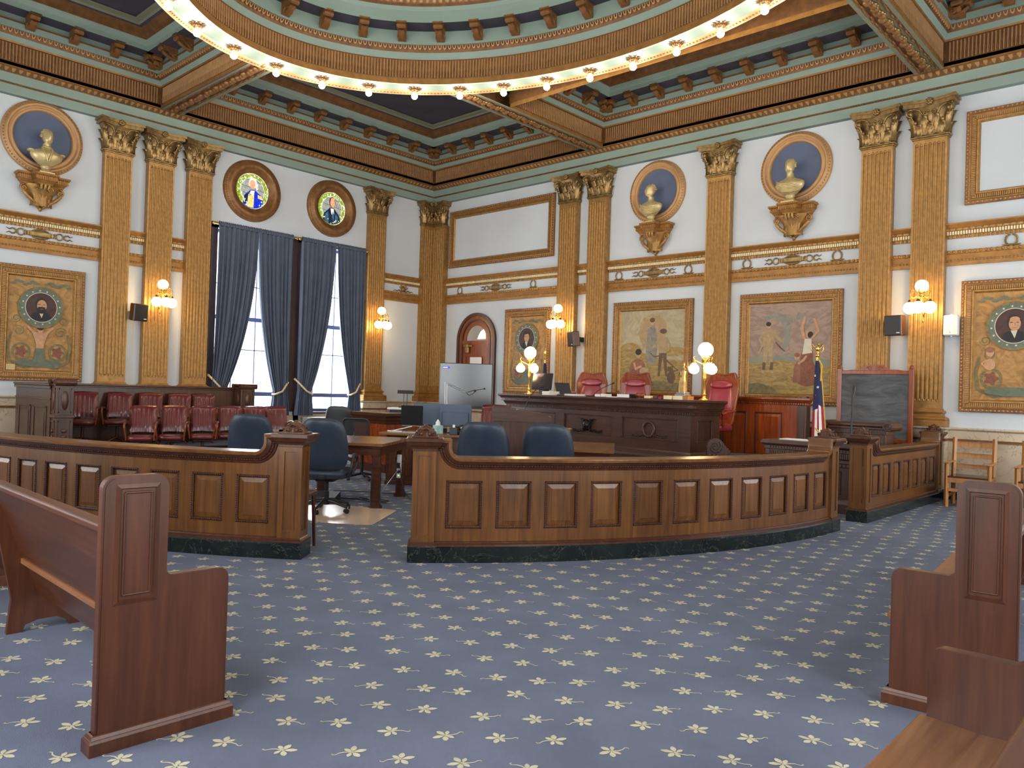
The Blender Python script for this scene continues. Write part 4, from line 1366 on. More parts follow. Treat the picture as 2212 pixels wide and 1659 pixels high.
# ================================================================ windows and curtains
GLASS, nt, b_ = newmat('window_glass')
tr = nt.nodes.new('ShaderNodeBsdfTransparent'); gl = nt.nodes.new('ShaderNodeBsdfGlossy'); mx = nt.nodes.new('ShaderNodeMixShader')
gl.inputs['Roughness'].default_value = .02; mx.inputs[0].default_value = .05
nt.links.new(tr.outputs[0], mx.inputs[1]); nt.links.new(gl.outputs[0], mx.inputs[2]); nt.links.new(mx.outputs[0], nt.nodes['Material Output'].inputs[0])
MT['sash'] = plain('blue_grey_window_paint', (84, 90, 128), .5)
MT['casing'] = wood('dark_window_casing', (38, 24, 20), (56, 36, 30), (74, 50, 42), .4)
for i, (a, b_) in enumerate(WINS):
    m = MB()
    for y in (a, b_ - .07): m.box(-.3, -.2, y, y + .07, WZ0, WZ1)
    m.box(-.3, -.2, a, b_, WZ0, WZ0 + .07); m.box(-.3, -.2, a, b_, WZ1 - .07, WZ1)
    for z in (1.2, 2.84): m.box(-.31, -.19, a, b_, z, z + .09)
    for k in (1, 2): y = a + (b_ - a) * k / 3; m.box(-.265, -.235, y - .011, y + .011, WZ0, WZ1)
    m.box(-.265, -.235, a, b_, 2.2, 2.22); m.box(-.265, -.235, a, b_, 3.6, 3.62)
    w_ = struct(m.build('window_%d' % (i + 1), [MT['sash']]))
    g = MB(); g.add([(-.25, a, WZ0), (-.25, b_, WZ0), (-.25, b_, WZ1), (-.25, a, WZ1)], [(0, 1, 2, 3)]); g.build('pane', [GLASS], w_)
    m = MB()
    m.box(-.02, .03, a - .12, a + .02, .15, WZ1 + .1); m.box(-.02, .03, b_ - .02, b_ + .12, .15, WZ1 + .1); m.box(-.02, .03, a - .12, b_ + .12, WZ1 - .02, WZ1 + .1)
    m.build('casing', [MT['casing']], w_)
    m = MB(); m.box(-.2, .09, a - .05, b_ + .05, WZ0 - .05, WZ0); m.build('sill', [MT['casing']], w_)
m = MB(); m.box(-.005, .02, -4.34, -4.06, .86, 4.85); struct(m.build('trim_12', [MT['casing']]))
for j, (a, b_, lb) in enumerate(((-6.17, -4.27, 'brass curtain rod over the window nearer the jury box'), (-4.13, -2.29, 'brass curtain rod over the window nearer the corner'))):
    t = thing('curtain_rod', lb, 'curtain rod', (0, 0, 0), 0, 'curtain rods')
    m = MB(); m.cyl((.17, a, 4.80), (.17, b_, 4.80), .022, n=10); m.build('rod', [MT['brass']], t)
    for y, s in ((a, -1), (b_, 1)):
        m = MB(); m.sph((.17, y + s * .03, 4.80), .034, 10, 7); m.cyl((.17, y, 4.8), (.17, y + s * .02, 4.8), .03, n=10); m.build('finial', [MT['brass']], t)
        m = MB(); m.box(0, .17, y - s * .06, y - s * .075, 4.785, 4.815); m.build('rod_bracket', [MT['brass']], t)


def curtain(y0, y1, ytie, wtie, zt, label, cordside):
    """a gathered panel from the rod, swept aside to a tie-back"""
    t = thing('curtain', label, 'curtain', (0, 0, 0), 0, 'grey blue velvet curtains')
    m = MB(); zb = .78; r_ = random.Random(int(y0 * 100)); ph = [r_.uniform(0, 6) for _ in range(4)]

    def edges(z):
        s = (y0, y1); c = ytie
        if z > zt:
            k = (4.72 - z) / (4.72 - zt); k = max(0, min(1, k)); e = k ** 1.9 if k < 1 else 1
            e = .25 * k + .75 * k ** 2.6
            if cordside < 0: lo = y0 + (c - wtie / 2 - y0) * k ** 1.3 * 1.0; hi = y1 + (c + wtie / 2 - y1) * e
            else: lo = y0 + (c - wtie / 2 - y0) * e; hi = y1 + (c + wtie / 2 - y1) * k ** 1.3
        else:
            k = (zt - z) / (zt - zb); lo = c - wtie / 2 - .06 * k; hi = c + wtie / 2 + .06 * k
        return lo, hi

    def f(u, v):
        z = 4.80 - (4.80 - zb) * v; lo, hi = edges(z)
        a = u * 2 * PI * 8; tight = 1 - .35 * math.exp(-((z - zt) / .25) ** 2)
        x = .17 + (.035 * math.sin(a + ph[0] + .5 * math.sin(v * 4)) + .018 * math.sin(a * 2.3 + ph[1] + v * 2)) * tight * min(1, .5 + 2 * v)
        return (x, lo + (hi - lo) * u, z)
    m.grid(f, 90, 50)
    def h(u, v):
        a = 2 * PI * v
        return (.17 + .04 * math.cos(a) + .006 * math.sin(u * 90), y0 + (y1 - y0) * u, 4.80 + .045 * math.sin(a) + .02 * (1 if math.sin(a) > .5 else 0) * math.sin(u * 130))
    m.grid(h, 90, 10)
    m.build('drape', [MT['curtain']], t)
    m = MB(); sgn = cordside
    hook = ytie + sgn * (wtie / 2 + .01)
    pts = [(.05, hook, zt + .26), (.17, ytie + sgn * wtie * .5, zt + .2), (.25, ytie, zt - .0), (.235, ytie - sgn * wtie * .45, zt - .07), (.13, ytie - sgn * wtie * .5, zt - .07)]
    m.tube(pts, .022, 8); m.sph((.05, hook, zt + .26), .03, 8, 6); m.build('tie_back', [MT['cord']], t)


curtain(-6.08, -5.176, -5.96, .34, 1.36, 'grey blue curtain panel beside the pilaster by the jury box', -1)
curtain(-5.166, -4.32, -4.52, .36, 1.32, 'grey blue curtain panel on the right half of the jury box window', 1)
curtain(-4.10, -3.156, -3.90, .36, 1.34, 'grey blue curtain panel on the left half of the corner window', -1)
curtain(-3.146, -2.33, -2.53, .32, 1.34, 'grey blue curtain panel beside the sconce pilaster, nearest the corner', 1)

# ================================================================ arched door
m = MB(); m.M = FACE; cx = 1.79; rO = .68; zs = 2.75
def arch(r_, z0): return [(cx - r_, z0)] + [(cx + r_ * math.cos(PI - k * PI / 20), zs + r_ * math.sin(k * PI / 20)) for k in range(21)] + [(cx + r_, z0)]
def archband(ro, ri_, z0, d0, d1, mt):
    A, B = arch(ro, z0), arch(ri_, z0)
    m.mat = mt
    for k in range(len(A) - 1):
        vs = [(*A[k], d0), (*A[k + 1], d0), (*B[k + 1], d0), (*B[k], d0), (*A[k], d1), (*A[k + 1], d1), (*B[k + 1], d1), (*B[k], d1)]
        m.add(vs, [(4, 5, 6, 7)[::-1], (0, 1, 5, 4), (3, 7, 6, 2)])
archband(.68, .60, 0, 0, .07, 0); archband(.60, .52, 0, 0, .045, 1); archband(.52, .47, 0, 0, .06, 0); archband(.47, .36, zs - .02, 0, .035, 1)
m.box(cx - .52, cx + .52, zs - .12, zs - .02, 0, .055)
m.M = None
D = struct(m.build('door_1', [MT['oakd'], MT['mahog']]))
m = MB(); m.M = FACE
m.box(cx - .47, cx - .36, .02, zs - .12, 0, .035); m.box(cx + .36, cx + .47, .02, zs - .12, 0, .035)
for a, b_ in ((zs - .42, zs - .12), (1.0, 1.15), (.02, .3)): m.box(cx - .36, cx + .36, a, b_, 0, .035)
m.box(cx - .36, cx + .36, .3, 1.0, 0, .015); m.box(cx - .36, cx + .36, 1.15, zs - .42, 0, .012); m.M = None
m.build('door_leaf', [MT['mahog']], D)
m = MB(); m.M = FACE
A = arch(.36, zs); m.flat(A[::-1], .012); m.M = None
LG, nt, b_ = newmat('dusky_transom_glass'); b_.inputs['Base Color'].default_value = (.22, .19, .15, 1); setin(b_, Roughness=.04); b_.inputs['Emission Color'].default_value = (1, .95, .85, 1); b_.inputs['Emission Strength'].default_value = .12
m.build('transom_glass', [LG], D)
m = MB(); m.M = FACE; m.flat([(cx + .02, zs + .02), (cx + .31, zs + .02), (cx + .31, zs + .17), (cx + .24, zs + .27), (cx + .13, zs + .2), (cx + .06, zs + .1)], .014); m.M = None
m.build('transom_glow', [emit('daylight_glow', (255, 250, 235), 1.4)], D)  # glowing patch laid on the transom to imitate daylight through it
m = MB(); m.M = FACE; m.box(cx - .42, cx - .1, zs - .17, zs - .14, .05, .08); m.box(cx - .33, cx - .21, zs - .34, zs - .17, .04, .11, .02); m.cyl((cx - .27, zs - .2, .08), (cx - .27, zs - .12, .08), .03); m.M = None
m.build('door_closer', [MT['bronze']], D)
m = MB(); m.M = FACE; m.box(cx - .2, cx + .2, 1.8, zs - .44, .036, .038); m.box(cx - .05, cx + .22, 1.78, zs - .46, .039, .041); m.M = None
m.build('paper_notice', [MT['paper']], D)
# ================================================================ the curved bar (panelled rails with posts)
CC = (5.4356, -4.7043)


class Line:
    """maps (s along, o outward, z) to the world"""

    def __init__(s, a0=None, a1=None, p=None, d=None, L=None):
        if a0 is not None:
            s.arc = True; s.a0 = R(a0); s.R = 6.98; s.L = (R(a1) - R(a0)) * s.R
        else:
            s.arc = False; s.p = p; s.d = d; s.L = L

    def fr(s, t):
        if s.arc:
            a = s.a0 + t / s.R
            return Vector((CC[0] + s.R * math.cos(a), CC[1] + s.R * math.sin(a))), Vector((math.cos(a), math.sin(a)))
        return Vector((s.p[0] + s.d[0] * t, s.p[1] + s.d[1] * t)), Vector((s.d[1], -s.d[0]))

    def P(s, t, o, z):
        p, n = s.fr(t); return (p.x + n.x * o, p.y + n.y * o, z)

    def M(s, t):
        """local x along, -y outward"""
        p, n = s.fr(t); x = Vector((-n.y, n.x))
        return Matrix(((x.x, -n.x, 0, p.x), (x.y, -n.y, 0, p.y), (0, 0, 1, 0), (0, 0, 0, 1)))


def finial_mesh(m):
    """carved palmette cap, origin at the middle of the post top"""
    m.mat = 0
    m.box(-.115, .115, -.105, .105, 0, .014, .004)
    def og(u, v):
        a = u * 2 * PI; k = (1 - v) ** .8; sq = 1 / max(abs(math.cos(a)), abs(math.sin(a))) ** .7
        r_ = .022 + .075 * k + .008 * math.sin(a * 9) * (1 - v)
        return (r_ * math.cos(a) * sq, r_ * .85 * math.sin(a) * sq, .014 + .088 * v + .012 * math.sin(v * PI))
    m.grid(og, 36, 9, cu=True)
    m.lathe([(.024, .1), (.016, .11), (0, .118)], 10)
    for sy in (-1, 1):
        spiral(m, (0, sy * .062, .062), .026, 1.5, .008, (1, 0, 0), (0, sy * .45, .9), 1, 0, 16)
        for sx in (-1, 1):
            spiral(m, (sx * .07, sy * .075, .034), .02, 1.3, .007, (sx, 0, 0), (0, 0, 1), 1, 0, 12); m.sph((sx * .035, sy * .085, .032), (.016, .012, .014), 6, 5)
    for sx in (-1, 1): spiral(m, (sx * .068, 0, .055), .022, 1.4, .008, (0, 1, 0), (0, 0, 1), 1, 0, 14)


def bar(label, ln, npan, up0, up1, name='bar_rail', pw=.20, th=.15, posts=True, mg=.23):
    t = thing(name, label, 'rail'); L = ln.L
    def path(n, a=0, b=None):
        b = L if b is None else b; k = max(1, int((b - a) / .12)); return [ln.P(a + (b - a) * i / k, 0, 0)[:2] for i in range(k + 1)]
    m = MB(); m.sweep(path(0), [(.055, 0), (.055, .125), (.045, .138), (-th - .05, .138), (-th - .05, 0)], pclosed=True, cap=True); m.build('marble_base', [MT['gmarble']], t)
    m = MB(); m.sweep(path(0), [(.0, .138), (.045, .138), (.043, .155), (.02, .162), (.012, .172), (0, .178)]); m.build('base_moulding', [MT['oakd']], t)
    # the top edge line, swept up beside the posts
    zl, zh = .905, 1.062; e = pw * .55 + .22
    cv = []
    if up0: cv += [(0, zh), (e, zh), (e, zl + .085)] + [(e + .085 - .085 * math.cos(k * PI / 16), zl + .085 - .085 * math.sin(k * PI / 16)) for k in range(1, 9)]
    else: cv += [(0, zl)]
    mid0 = cv[-1][0]; mid1 = L - e - .085 if up1 else L
    k = int((mid1 - mid0) / .15); cv += [(mid0 + (mid1 - mid0) * i / k, zl) for i in range(1, k + 1)]
    if up1: cv += [(L - e - .085 + .085 * math.sin(k * PI / 16), zl + .085 - .085 * math.cos(k * PI / 16)) for k in range(1, 9)] + [(L - e, zh), (L, zh)]
    nr = []
    for i in range(len(cv)):
        d0 = Vector(cv[i]) - Vector(cv[max(0, i - 1)]); d1 = Vector(cv[min(len(cv) - 1, i + 1)]) - Vector(cv[i])
        if d0.length < 1e-9: d0 = d1
        if d1.length < 1e-9: d1 = d0
        d0.normalize(); d1.normalize(); n0 = Vector((-d0.y, d0.x)); n1 = Vector((-d1.y, d1.x)); q = n0 + n1
        nr.append(q / max(.5, q.dot(n0)))
    cap = [(-.0, -.105), (.012, -.10), (.018, -.088), (.012, -.08), (.022, -.078), (.026, -.066), (.04, -.06), (.055, -.04), (.06, -.032), (.072, -.03), (.074, -.012), (.062, -.001), (.05, 0), (-th - .04, 0), (-th - .055, -.012), (-th - .05, -.03), (-th - .02, -.06), (-th, -.1)]
    mt = [1, 1, 1, 1, 1, 1, 1, 1, 0, 0, 0, 0, 0, 0, 0, 1, 1, 1]
    m = MB(); NC = len(cap)
    for i in range(len(cv) - 1):
        for j in range(NC - 1):
            q = []
            for (ii, jj) in ((i, j), (i + 1, j), (i + 1, j + 1), (i, j + 1)):
                q.append(ln.P(cv[ii][0] + nr[ii].x * cap[jj][1], cap[jj][0], cv[ii][1] + nr[ii].y * cap[jj][1]))
            m.add(q, [(0, 1, 2, 3)], False, mt[j])
    m.mat = 1; acc = 0      # bead moulding under the cap
    for i in range(len(cv) - 1):
        p, q = Vector(cv[i]) + nr[i] * -.072, Vector(cv[i + 1]) + nr[i + 1] * -.072; n_ = max(1, int((q - p).length / .022))
        for k in range(n_): r_ = p + (q - p) * ((k + .5) / n_); m.sph(ln.P(r_.x, .024, r_.y), .008, 5, 4)
    m.build('cap_rail', [MT['oakx'], MT['oakd']], t)
    # body: back board plus stiles and rails
    def zt(s):
        if up0 and s < e - .045: return zh - .05
        if up0 and s < e + .085: k = (s - (e - .045)) / .13; return zl - .05 + (.13 * (1 - math.sqrt(max(0, 1 - (1 - k) ** 2))))
        if up1 and s > L - e + .045: return zh - .05
        if up1 and s > L - e - .085: k = (L - e + .045 - s) / .13; return zl - .05 + (.13 * (1 - math.sqrt(max(0, 1 - (1 - k) ** 2))))
        return zl - .05
    cuts = sorted(set([0, L] + [round(L * i / int(L / .15), 4) for i in range(int(L / .15) + 1)] + ([e + .13 * k / 10 - .045 for k in range(11)] if up0 else []) + ([L - e - .085 + .13 * k / 10 for k in range(11)] if up1 else [])))
    m = MB(); zp0, zp1 = .287, .703
    for a, b in zip(cuts, cuts[1:]):
        za, zb_ = zt(a), zt(b)
        if abs(za - zb_) > .2: za = zb_ = max(za, zb_) if not (up0 and a < e) else za
        vs = [ln.P(a, -.022, .138), ln.P(b, -.022, .138), ln.P(b, -.022, zb_), ln.P(a, -.022, za), ln.P(a, -th, .138), ln.P(b, -th, .138), ln.P(b, -th, zb_), ln.P(a, -th, za)]
        m.add(vs, [(0, 1, 2, 3), (5, 4, 7, 6), (3, 2, 6, 7)])
        for (z0, z1, z1b) in ((.138, zp0, zp0), (zp1, za, zb_)):
            m.add([ln.P(a, 0, z0), ln.P(b, 0, z0), ln.P(b, 0, z1b), ln.P(a, 0, z1)], [(0, 1, 2, 3)])
            if z0 > .5: m.add([ln.P(a, 0, z0), ln.P(b, 0, z0), ln.P(b, -.022, z0), ln.P(a, -.022, z0)], [(0, 1, 2, 3)])
            else: m.add([ln.P(a, 0, z1), ln.P(b, 0, z1), ln.P(b, -.022, z1), ln.P(a, -.022, z1)], [(0, 1, 2, 3)])
    x0 = mg; x1 = L - mg; pt = (x1 - x0) / npan; ow = pt * .72
    for k in range(npan + 1):
        a = x0 + k * pt - (pt - ow) / 2; b = a + (pt - ow)
        a = 0 if k == 0 else a; b = L if k == npan else b; m.M = ln.M((a + b) / 2); h = (b - a) / 2; m.box(-h, h, 0, .022, zp0, zp1); m.M = None
    m.build('frame', [MT['oak']], t)
    for k in range(npan):
        c = x0 + (k + .5) * pt; m = MB(); m.M = ln.M(c); w = ow / 2
        m.mat = 1
        for (a, b, c_, d) in ((-w, w, zp1 - .022, zp1), (-w, w, zp0, zp0 + .022), (-w, -w + .022, zp0, zp1), (w - .022, w, zp0, zp1)): m.box(a, b, -.004, .02, c_, d, .005)
        nb = int((zp1 - zp0) / .02)
        for q in range(nb):
            for sx in (-1, 1): m.sph((sx * (w - .011), -.006, zp0 + .012 + q * (zp1 - zp0 - .02) / nb), .007, 5, 4)
        for q in range(int(2 * w / .02)):
            for z in (zp0 + .011, zp1 - .011): m.sph((-w + .012 + q * .02, -.006, z), .007, 5, 4)
        m.mat = 0; a, b = w - .022, w - .07; zA, zB = zp0 + .022, zp1 - .022
        o = [(-a, .02, zA), (a, .02, zA), (a, .02, zB), (-a, .02, zB)]; i_ = [(-b, .008, zA + .045), (b, .008, zA + .045), (b, .008, zB - .045), (-b, .008, zB - .045)]
        j_ = [(x, .004, z) for x, y, z in i_]
        m.add(o + i_ + j_, [(0, 1, 5, 4), (1, 2, 6, 5), (2, 3, 7, 6), (3, 0, 4, 7), (4, 5, 9, 8), (5, 6, 10, 9), (6, 7, 11, 10), (7, 4, 8, 11), (8, 9, 10, 11)])
        m.M = None; m.build('panel', [MT['oak'], MT['oakd']], t)
    if posts:
        for c in (pw / 2, L - pw / 2):
            m = MB(); m.M = ln.M(c); w = pw / 2; f, b = -.03, th + .03
            m.box(-w + .012, w - .012, f + .012, b - .012, .14, 1.0)
            for sx in (-1, 1):
                for yy in ((f, f + .04), (b - .04, b)): m.box(sx * w, sx * (w - .045), yy[0], yy[1], .138, .975)
                for zz in ((.138, .235), (.915, .975)): m.box(sx * w, sx * (w - .02), f + .04, b - .04, zz[0], zz[1])
            for yy in ((f, f + .02), (b - .02, b)):
                for zz in ((.138, .235), (.915, .975)): m.box(-w + .045, w - .045, yy[0], yy[1], zz[0], zz[1])
            po = m.build('post', [MT['oak']], t)
            m = MB(); m.M = ln.M(c)
            R_ = [(-w, b), (-w, f), (w, f), (w, b), (-w, b)]
            rr_ = [(-w, f), (w, f), (w, b), (-w, b)]
            m.sweep(rr_, [(0, .955), (.008, .958), (.008, .975), (.014, .98), (.018, .99), (.035, 1.005), (.05, 1.03), (.056, 1.036), (.06, 1.038), (.06, 1.06), (.05, 1.068)], closed=True); m.box(-w - .05, w + .05, f - .05, b + .05, 1.04, 1.068)
            m.sweep(rr_, [(.026, .138), (.024, .155), (.008, .165), (0, .175)], closed=True)
            m.build('post_cap', [MT['oakd']], po)
            m = MB(); m.M = ln.M(c); m.box(-w - .025, w + .025, f - .028, b + .02, 0, .139, .004); m.build('post_plinth', [MT['gmarble']], po)
            m = MB(); m.M = ln.M(c) @ T(0, (f + b) / 2, 1.068); finial_mesh(m); fi = m.build('finial', [MT['oakd']], po); fi['label'] = 'carved palmette finial'
    return t


bar('long curved oak rail across the middle with dark marble base', Line(-42.45, 1.0), 11, True, True)
bar('curved oak rail on the left in front of the jury chairs', Line(-106, -50.2), 15, True, True)
bar('short straight oak rail in front of the grey board, by the oak armchairs', Line(p=(12.445, -3.72), d=(0, 1), L=3.45), 7, True, True)

t = thing('stool', 'low dark wooden stool half hidden behind the left rail post', 'stool', (9.50, -9.89, 0), R(40))
m = MB(); m.box(-.17, .17, -.15, .15, .485, .52, .008); m.build('seat', [MT['oakd']], t)
for sx in (-1, 1):
    for sy in (-1, 1): m = MB(); m.tube([(sx * .14, sy * .12, .485), (sx * .155, sy * .135, 0)], [.02, .014], 6, sq=(1, 1)); m.build('leg', [MT['oakd']], t)


# ================================================================ pews
def outline(pts, rad):
    """round the listed corners of a polygon"""
    res = []; n = len(pts)
    for i, p in enumerate(pts):
        r_ = rad[i]
        if r_ <= 0: res.append(p); continue
        a = Vector(pts[i - 1]) - Vector(p); b = Vector(pts[(i + 1) % n]) - Vector(p); a.normalize(); b.normalize()
        p0 = Vector(p) + a * r_; p1 = Vector(p) + b * r_; c = Vector(p) + (a + b) * r_
        for k in range(9):
            t = k / 8 * PI / 2; q = c - b * r_ * math.cos(t) - a * r_ * math.sin(t)
            res.append((q.x, q.y))
    return res


YZX = Matrix(((0, 0, 1, 0), (1, 0, 0, 0), (0, 1, 0, 0), (0, 0, 0, 1)))      # prism (a, b) -> y, z extruded along x


def pew(label, loc, rz, L, mirror, mid=None, hi=1.105):
    """local: end face at x=0 looking +x, back at y=0, front at y=.54, bench runs to x=-L"""
    t = thing('pew', label, 'pew', loc, rz, 'wooden pews'); MI = Matrix.Diagonal((1, -1 if mirror else 1, 1, 1))
    def mb(): m = MB(); m.M = MI; return m
    o = outline([(.0, .0), (.54, .0), (.54, .675), (.262, .675), (.262, hi), (.0, hi)], [0, 0, .05, .03, .055, .055])
    o2 = [(.27 + (a - .27) * .965, .006 + b * .9885) for a, b in o]
    for x in (0, -L):
        m = mb(); m.M = MI @ T(x) @ YZX; m.prism(o2, -.004, .0); m.prism(o, -.047, -.004); m.prism(o2, -.051, -.047)
        if x == 0:
            ax = [(.07, .60), (.205, .60), (.205, hi - .055), (.07, hi - .055)]
            m.M = MI @ YZX; m.sweep(ax, [(0, .001), (.004, .007), (.012, .004), (.02, .001)], closed=True)
        e_ = m.build('end_panel', [MT['pew']], t)
        m = mb(); m.M = MI @ T(x); m.sweep([(-.052, -.006), (.001, -.006), (.001, .55), (-.052, .55)], [(.02, 0), (.02, .05), (.014, .06), (.012, .062), (.006, .074), (0, .078)], closed=True); m.build('plinth', [MT['pew']], e_)
        if x == 0:
            m = mb(); m.M = MI @ YZX; m.flat([(.085, .62), (.19, .62), (.19, hi - .07), (.085, hi - .07)], .0022)
            for (a, b) in (((.085, .62), (.085, hi - .07)), ((.085, hi - .07), (.19, hi - .07)), ((.19, hi - .07), (.19, .62)), ((.19, .62), (.085, .62))): m.tube([(a[0], a[1], .003), (b[0], b[1], .003)], .005, 6)
            m.build('inset_panel', [MT['pew']], e_)
    m = mb(); m.add([(-L + .0, .035, .885), (-.05, .035, .885), (-.05, .30, .21), (-L, .30, .21), (-L, .058, .89), (-.05, .058, .89), (-.05, .324, .215), (-L, .324, .215)], [(0, 1, 2, 3), (4, 7, 6, 5), (0, 4, 5, 1), (3, 2, 6, 7)]); m.build('backrest', [MT['pewx2']], t)
    m = mb(); m.M = MI @ YZX; m.prism(outline([(.012, .868), (.085, .872), (.085, .905), (.012, .905)], [.01, .01, .012, .014]), -L, -.05, smooth=False); m.build('top_rail', [MT['pewx2']], t)
    m = mb(); m.M = MI @ YZX; m.prism(outline([(.2, .405), (.2, .435), (.38, .425), (.565, .44), (.565, .408)], [0, 0, 0, .012, .012]), -L, -.05); m.build('seat', [MT['pews2']], t)
    for xm in (mid or []):
        m = mb(); m.M = MI @ T(xm) @ YZX
        m.prism([(.14, 0), (.22, 0), (.235, .04), (.3, .06), (.4, .06), (.46, .03), (.47, 0), (.53, 0), (.53, .4), (.28, .4), (.1, .75), (.07, .78), (.06, .7), (.12, .4), (.16, .2)], -.035, 0)
        m.build('support', [MT['pew']], t)
    return t


MT['pewx2'] = wood('pew_mahogany_length', (58, 30, 17), (82, 43, 24), (104, 62, 36), .34, axis=0)
MT['pews2'] = wood('worn_pew_seat', (104, 62, 36), (142, 94, 58), (170, 120, 78), .3, axis=0)
pew('wooden pew with a tall panelled end in the left foreground', (12.462, -12.60, 0), R(-1), 3.1, False, [-1.87])
pew('wooden pew with its tall panelled end facing the aisle, below the oak armchairs', (15.06, -9.56, 0), R(-85), 3.6, True, [-1.8], 1.14)
pew('worn wooden pew at the lower right corner, seen from behind its backrest', (15.55, -13.15, 0), R(-90), 2.3, True, [], 1.1)


# ================================================================ jury box
t = thing('jury_platform', 'stepped carpeted platform carrying the two rows of maroon jury chairs', 'platform')
m = MB(); m.box(.78, 2.95, -9.35, -5.95, 0, .12); m.box(.78, 1.98, -9.35, -5.95, .12, .31); m.box(2.4, 3.3, -8.9, -5.6, 0, .12); m.build('steps', [MT['carpet']], t)
m = MB()
for x, z in ((1.98, .31),): m.box(x, x + .03, -9.35, -5.95, z - .17, z - .002)
m.build('nosing', [MT['oakd']], t)
t = thing('jury_box', 'high brown wooden back and end wall of the jury box', 'jury box')
m = MB(); m.box(.66, .72, -9.78, -5.82, 0, 1.35); m.build('back_wall', [MT['mahogy']] if 'mahogy' in MT else [MT['oakd']], t)
m = MB(); m.box(.62, .76, -9.8, -5.8, 1.35, 1.385, .008); m.box(.64, .74, -9.79, -5.81, 1.32, 1.35, .006); m.build('back_rail', [MT['oakd']], t)
m = MB(); m.box(.66, 2.42, -9.80, -9.75, 0, 1.35); m.box(.66, 2.42, -9.815, -9.735, 1.13, 1.16, .006); m.box(.62, 2.42, -9.84, -9.71, 1.35, 1.385, .01); m.box(.62, 2.42, -9.825, -9.725, 1.30, 1.35, .006)
m.build('end_wall', [MT['walnutv']], t)
for k in range(2):
    m = MB(); a = .85 + k * .78; m.M = T(a, -9.80, .25); m.sweep([(0, 0), (.62, 0), (.62, .01), (0, .01)], [(0, 0), (0, .0)]); m.box(0, .62, -.012, 0, 0, .03, .004); m.box(0, .62, -.012, 0, .75, .78, .004); m.box(0, .03, -.012, 0, 0, .78, .004); m.box(.59, .62, -.012, 0, 0, .78, .004); m.box(.1, .52, -.008, 0, .1, .68, .006); m.M = None; m.build('panel', [MT['walnutv']], t)


def scroll_post(x, y, w, h):
    m = MB(); m.box(x - w / 2, x + w / 2, y - w / 2, y + w / 2, 0, h, .006); po = m.build('post', [MT['walnutv']], t)
    m = MB(); m.box(x - w / 2 - .02, x + w / 2 + .02, y - w / 2 - .02, y + w / 2 + .02, h - .50, h - .45, .008); m.box(x - w / 2 - .02, x + w / 2 + .02, y - w / 2 - .02, y + w / 2 + .02, 0, .15, .01)
    for (dx, dy, a) in ((0, -1, 0), (1, 0, PI / 2)):
        m.M = T(x + dx * w / 2, y + dy * w / 2, 0) @ rot(a)
        for (z0, z1) in ((h - .42, h - .04), (.2, h - .54)):
            m.box(-w * .36, w * .36, -.008, 0, z0, z0 + .02); m.box(-w * .36, w * .36, -.008, 0, z1 - .02, z1); m.box(-w * .36, -w * .31, -.008, 0, z0, z1); m.box(w * .31, w * .36, -.008, 0, z0, z1)
        m.sph((0, 0, h - .23), (w * .2, .02, .15), 12, 8)
        for k in range(5): m.sph((0, -.004, .3 + k * .09), (.04, .018, .035), 8, 6)
        m.M = None
    m.build('carving', [MT['oakd']], po)
    m = MB(); m.M = T(x, y, h)
    m.box(-w * .62, w * .62, -w * .55, w * .55, 0, .03, .006)
    for sx in (-1, 1): m.cyl((sx * w * .5, -w * .6, .05), (sx * w * .5, w * .6, .05), .055, n=14); spiral(m, (sx * w * .5, -w * .61, .05), .05, 1.5, .008, (1, 0, 0), (0, 0, 1), 1, 0, 16)
    m.box(-w * .5, w * .5, -w * .55, w * .55, .05, .1, .01); m.M = None; c = m.build('scroll_cap', [MT['oakd']], po); return po


scroll_post(2.50, -9.66, .25, 1.36); scroll_post(.85, -5.75, .3, 1.36)


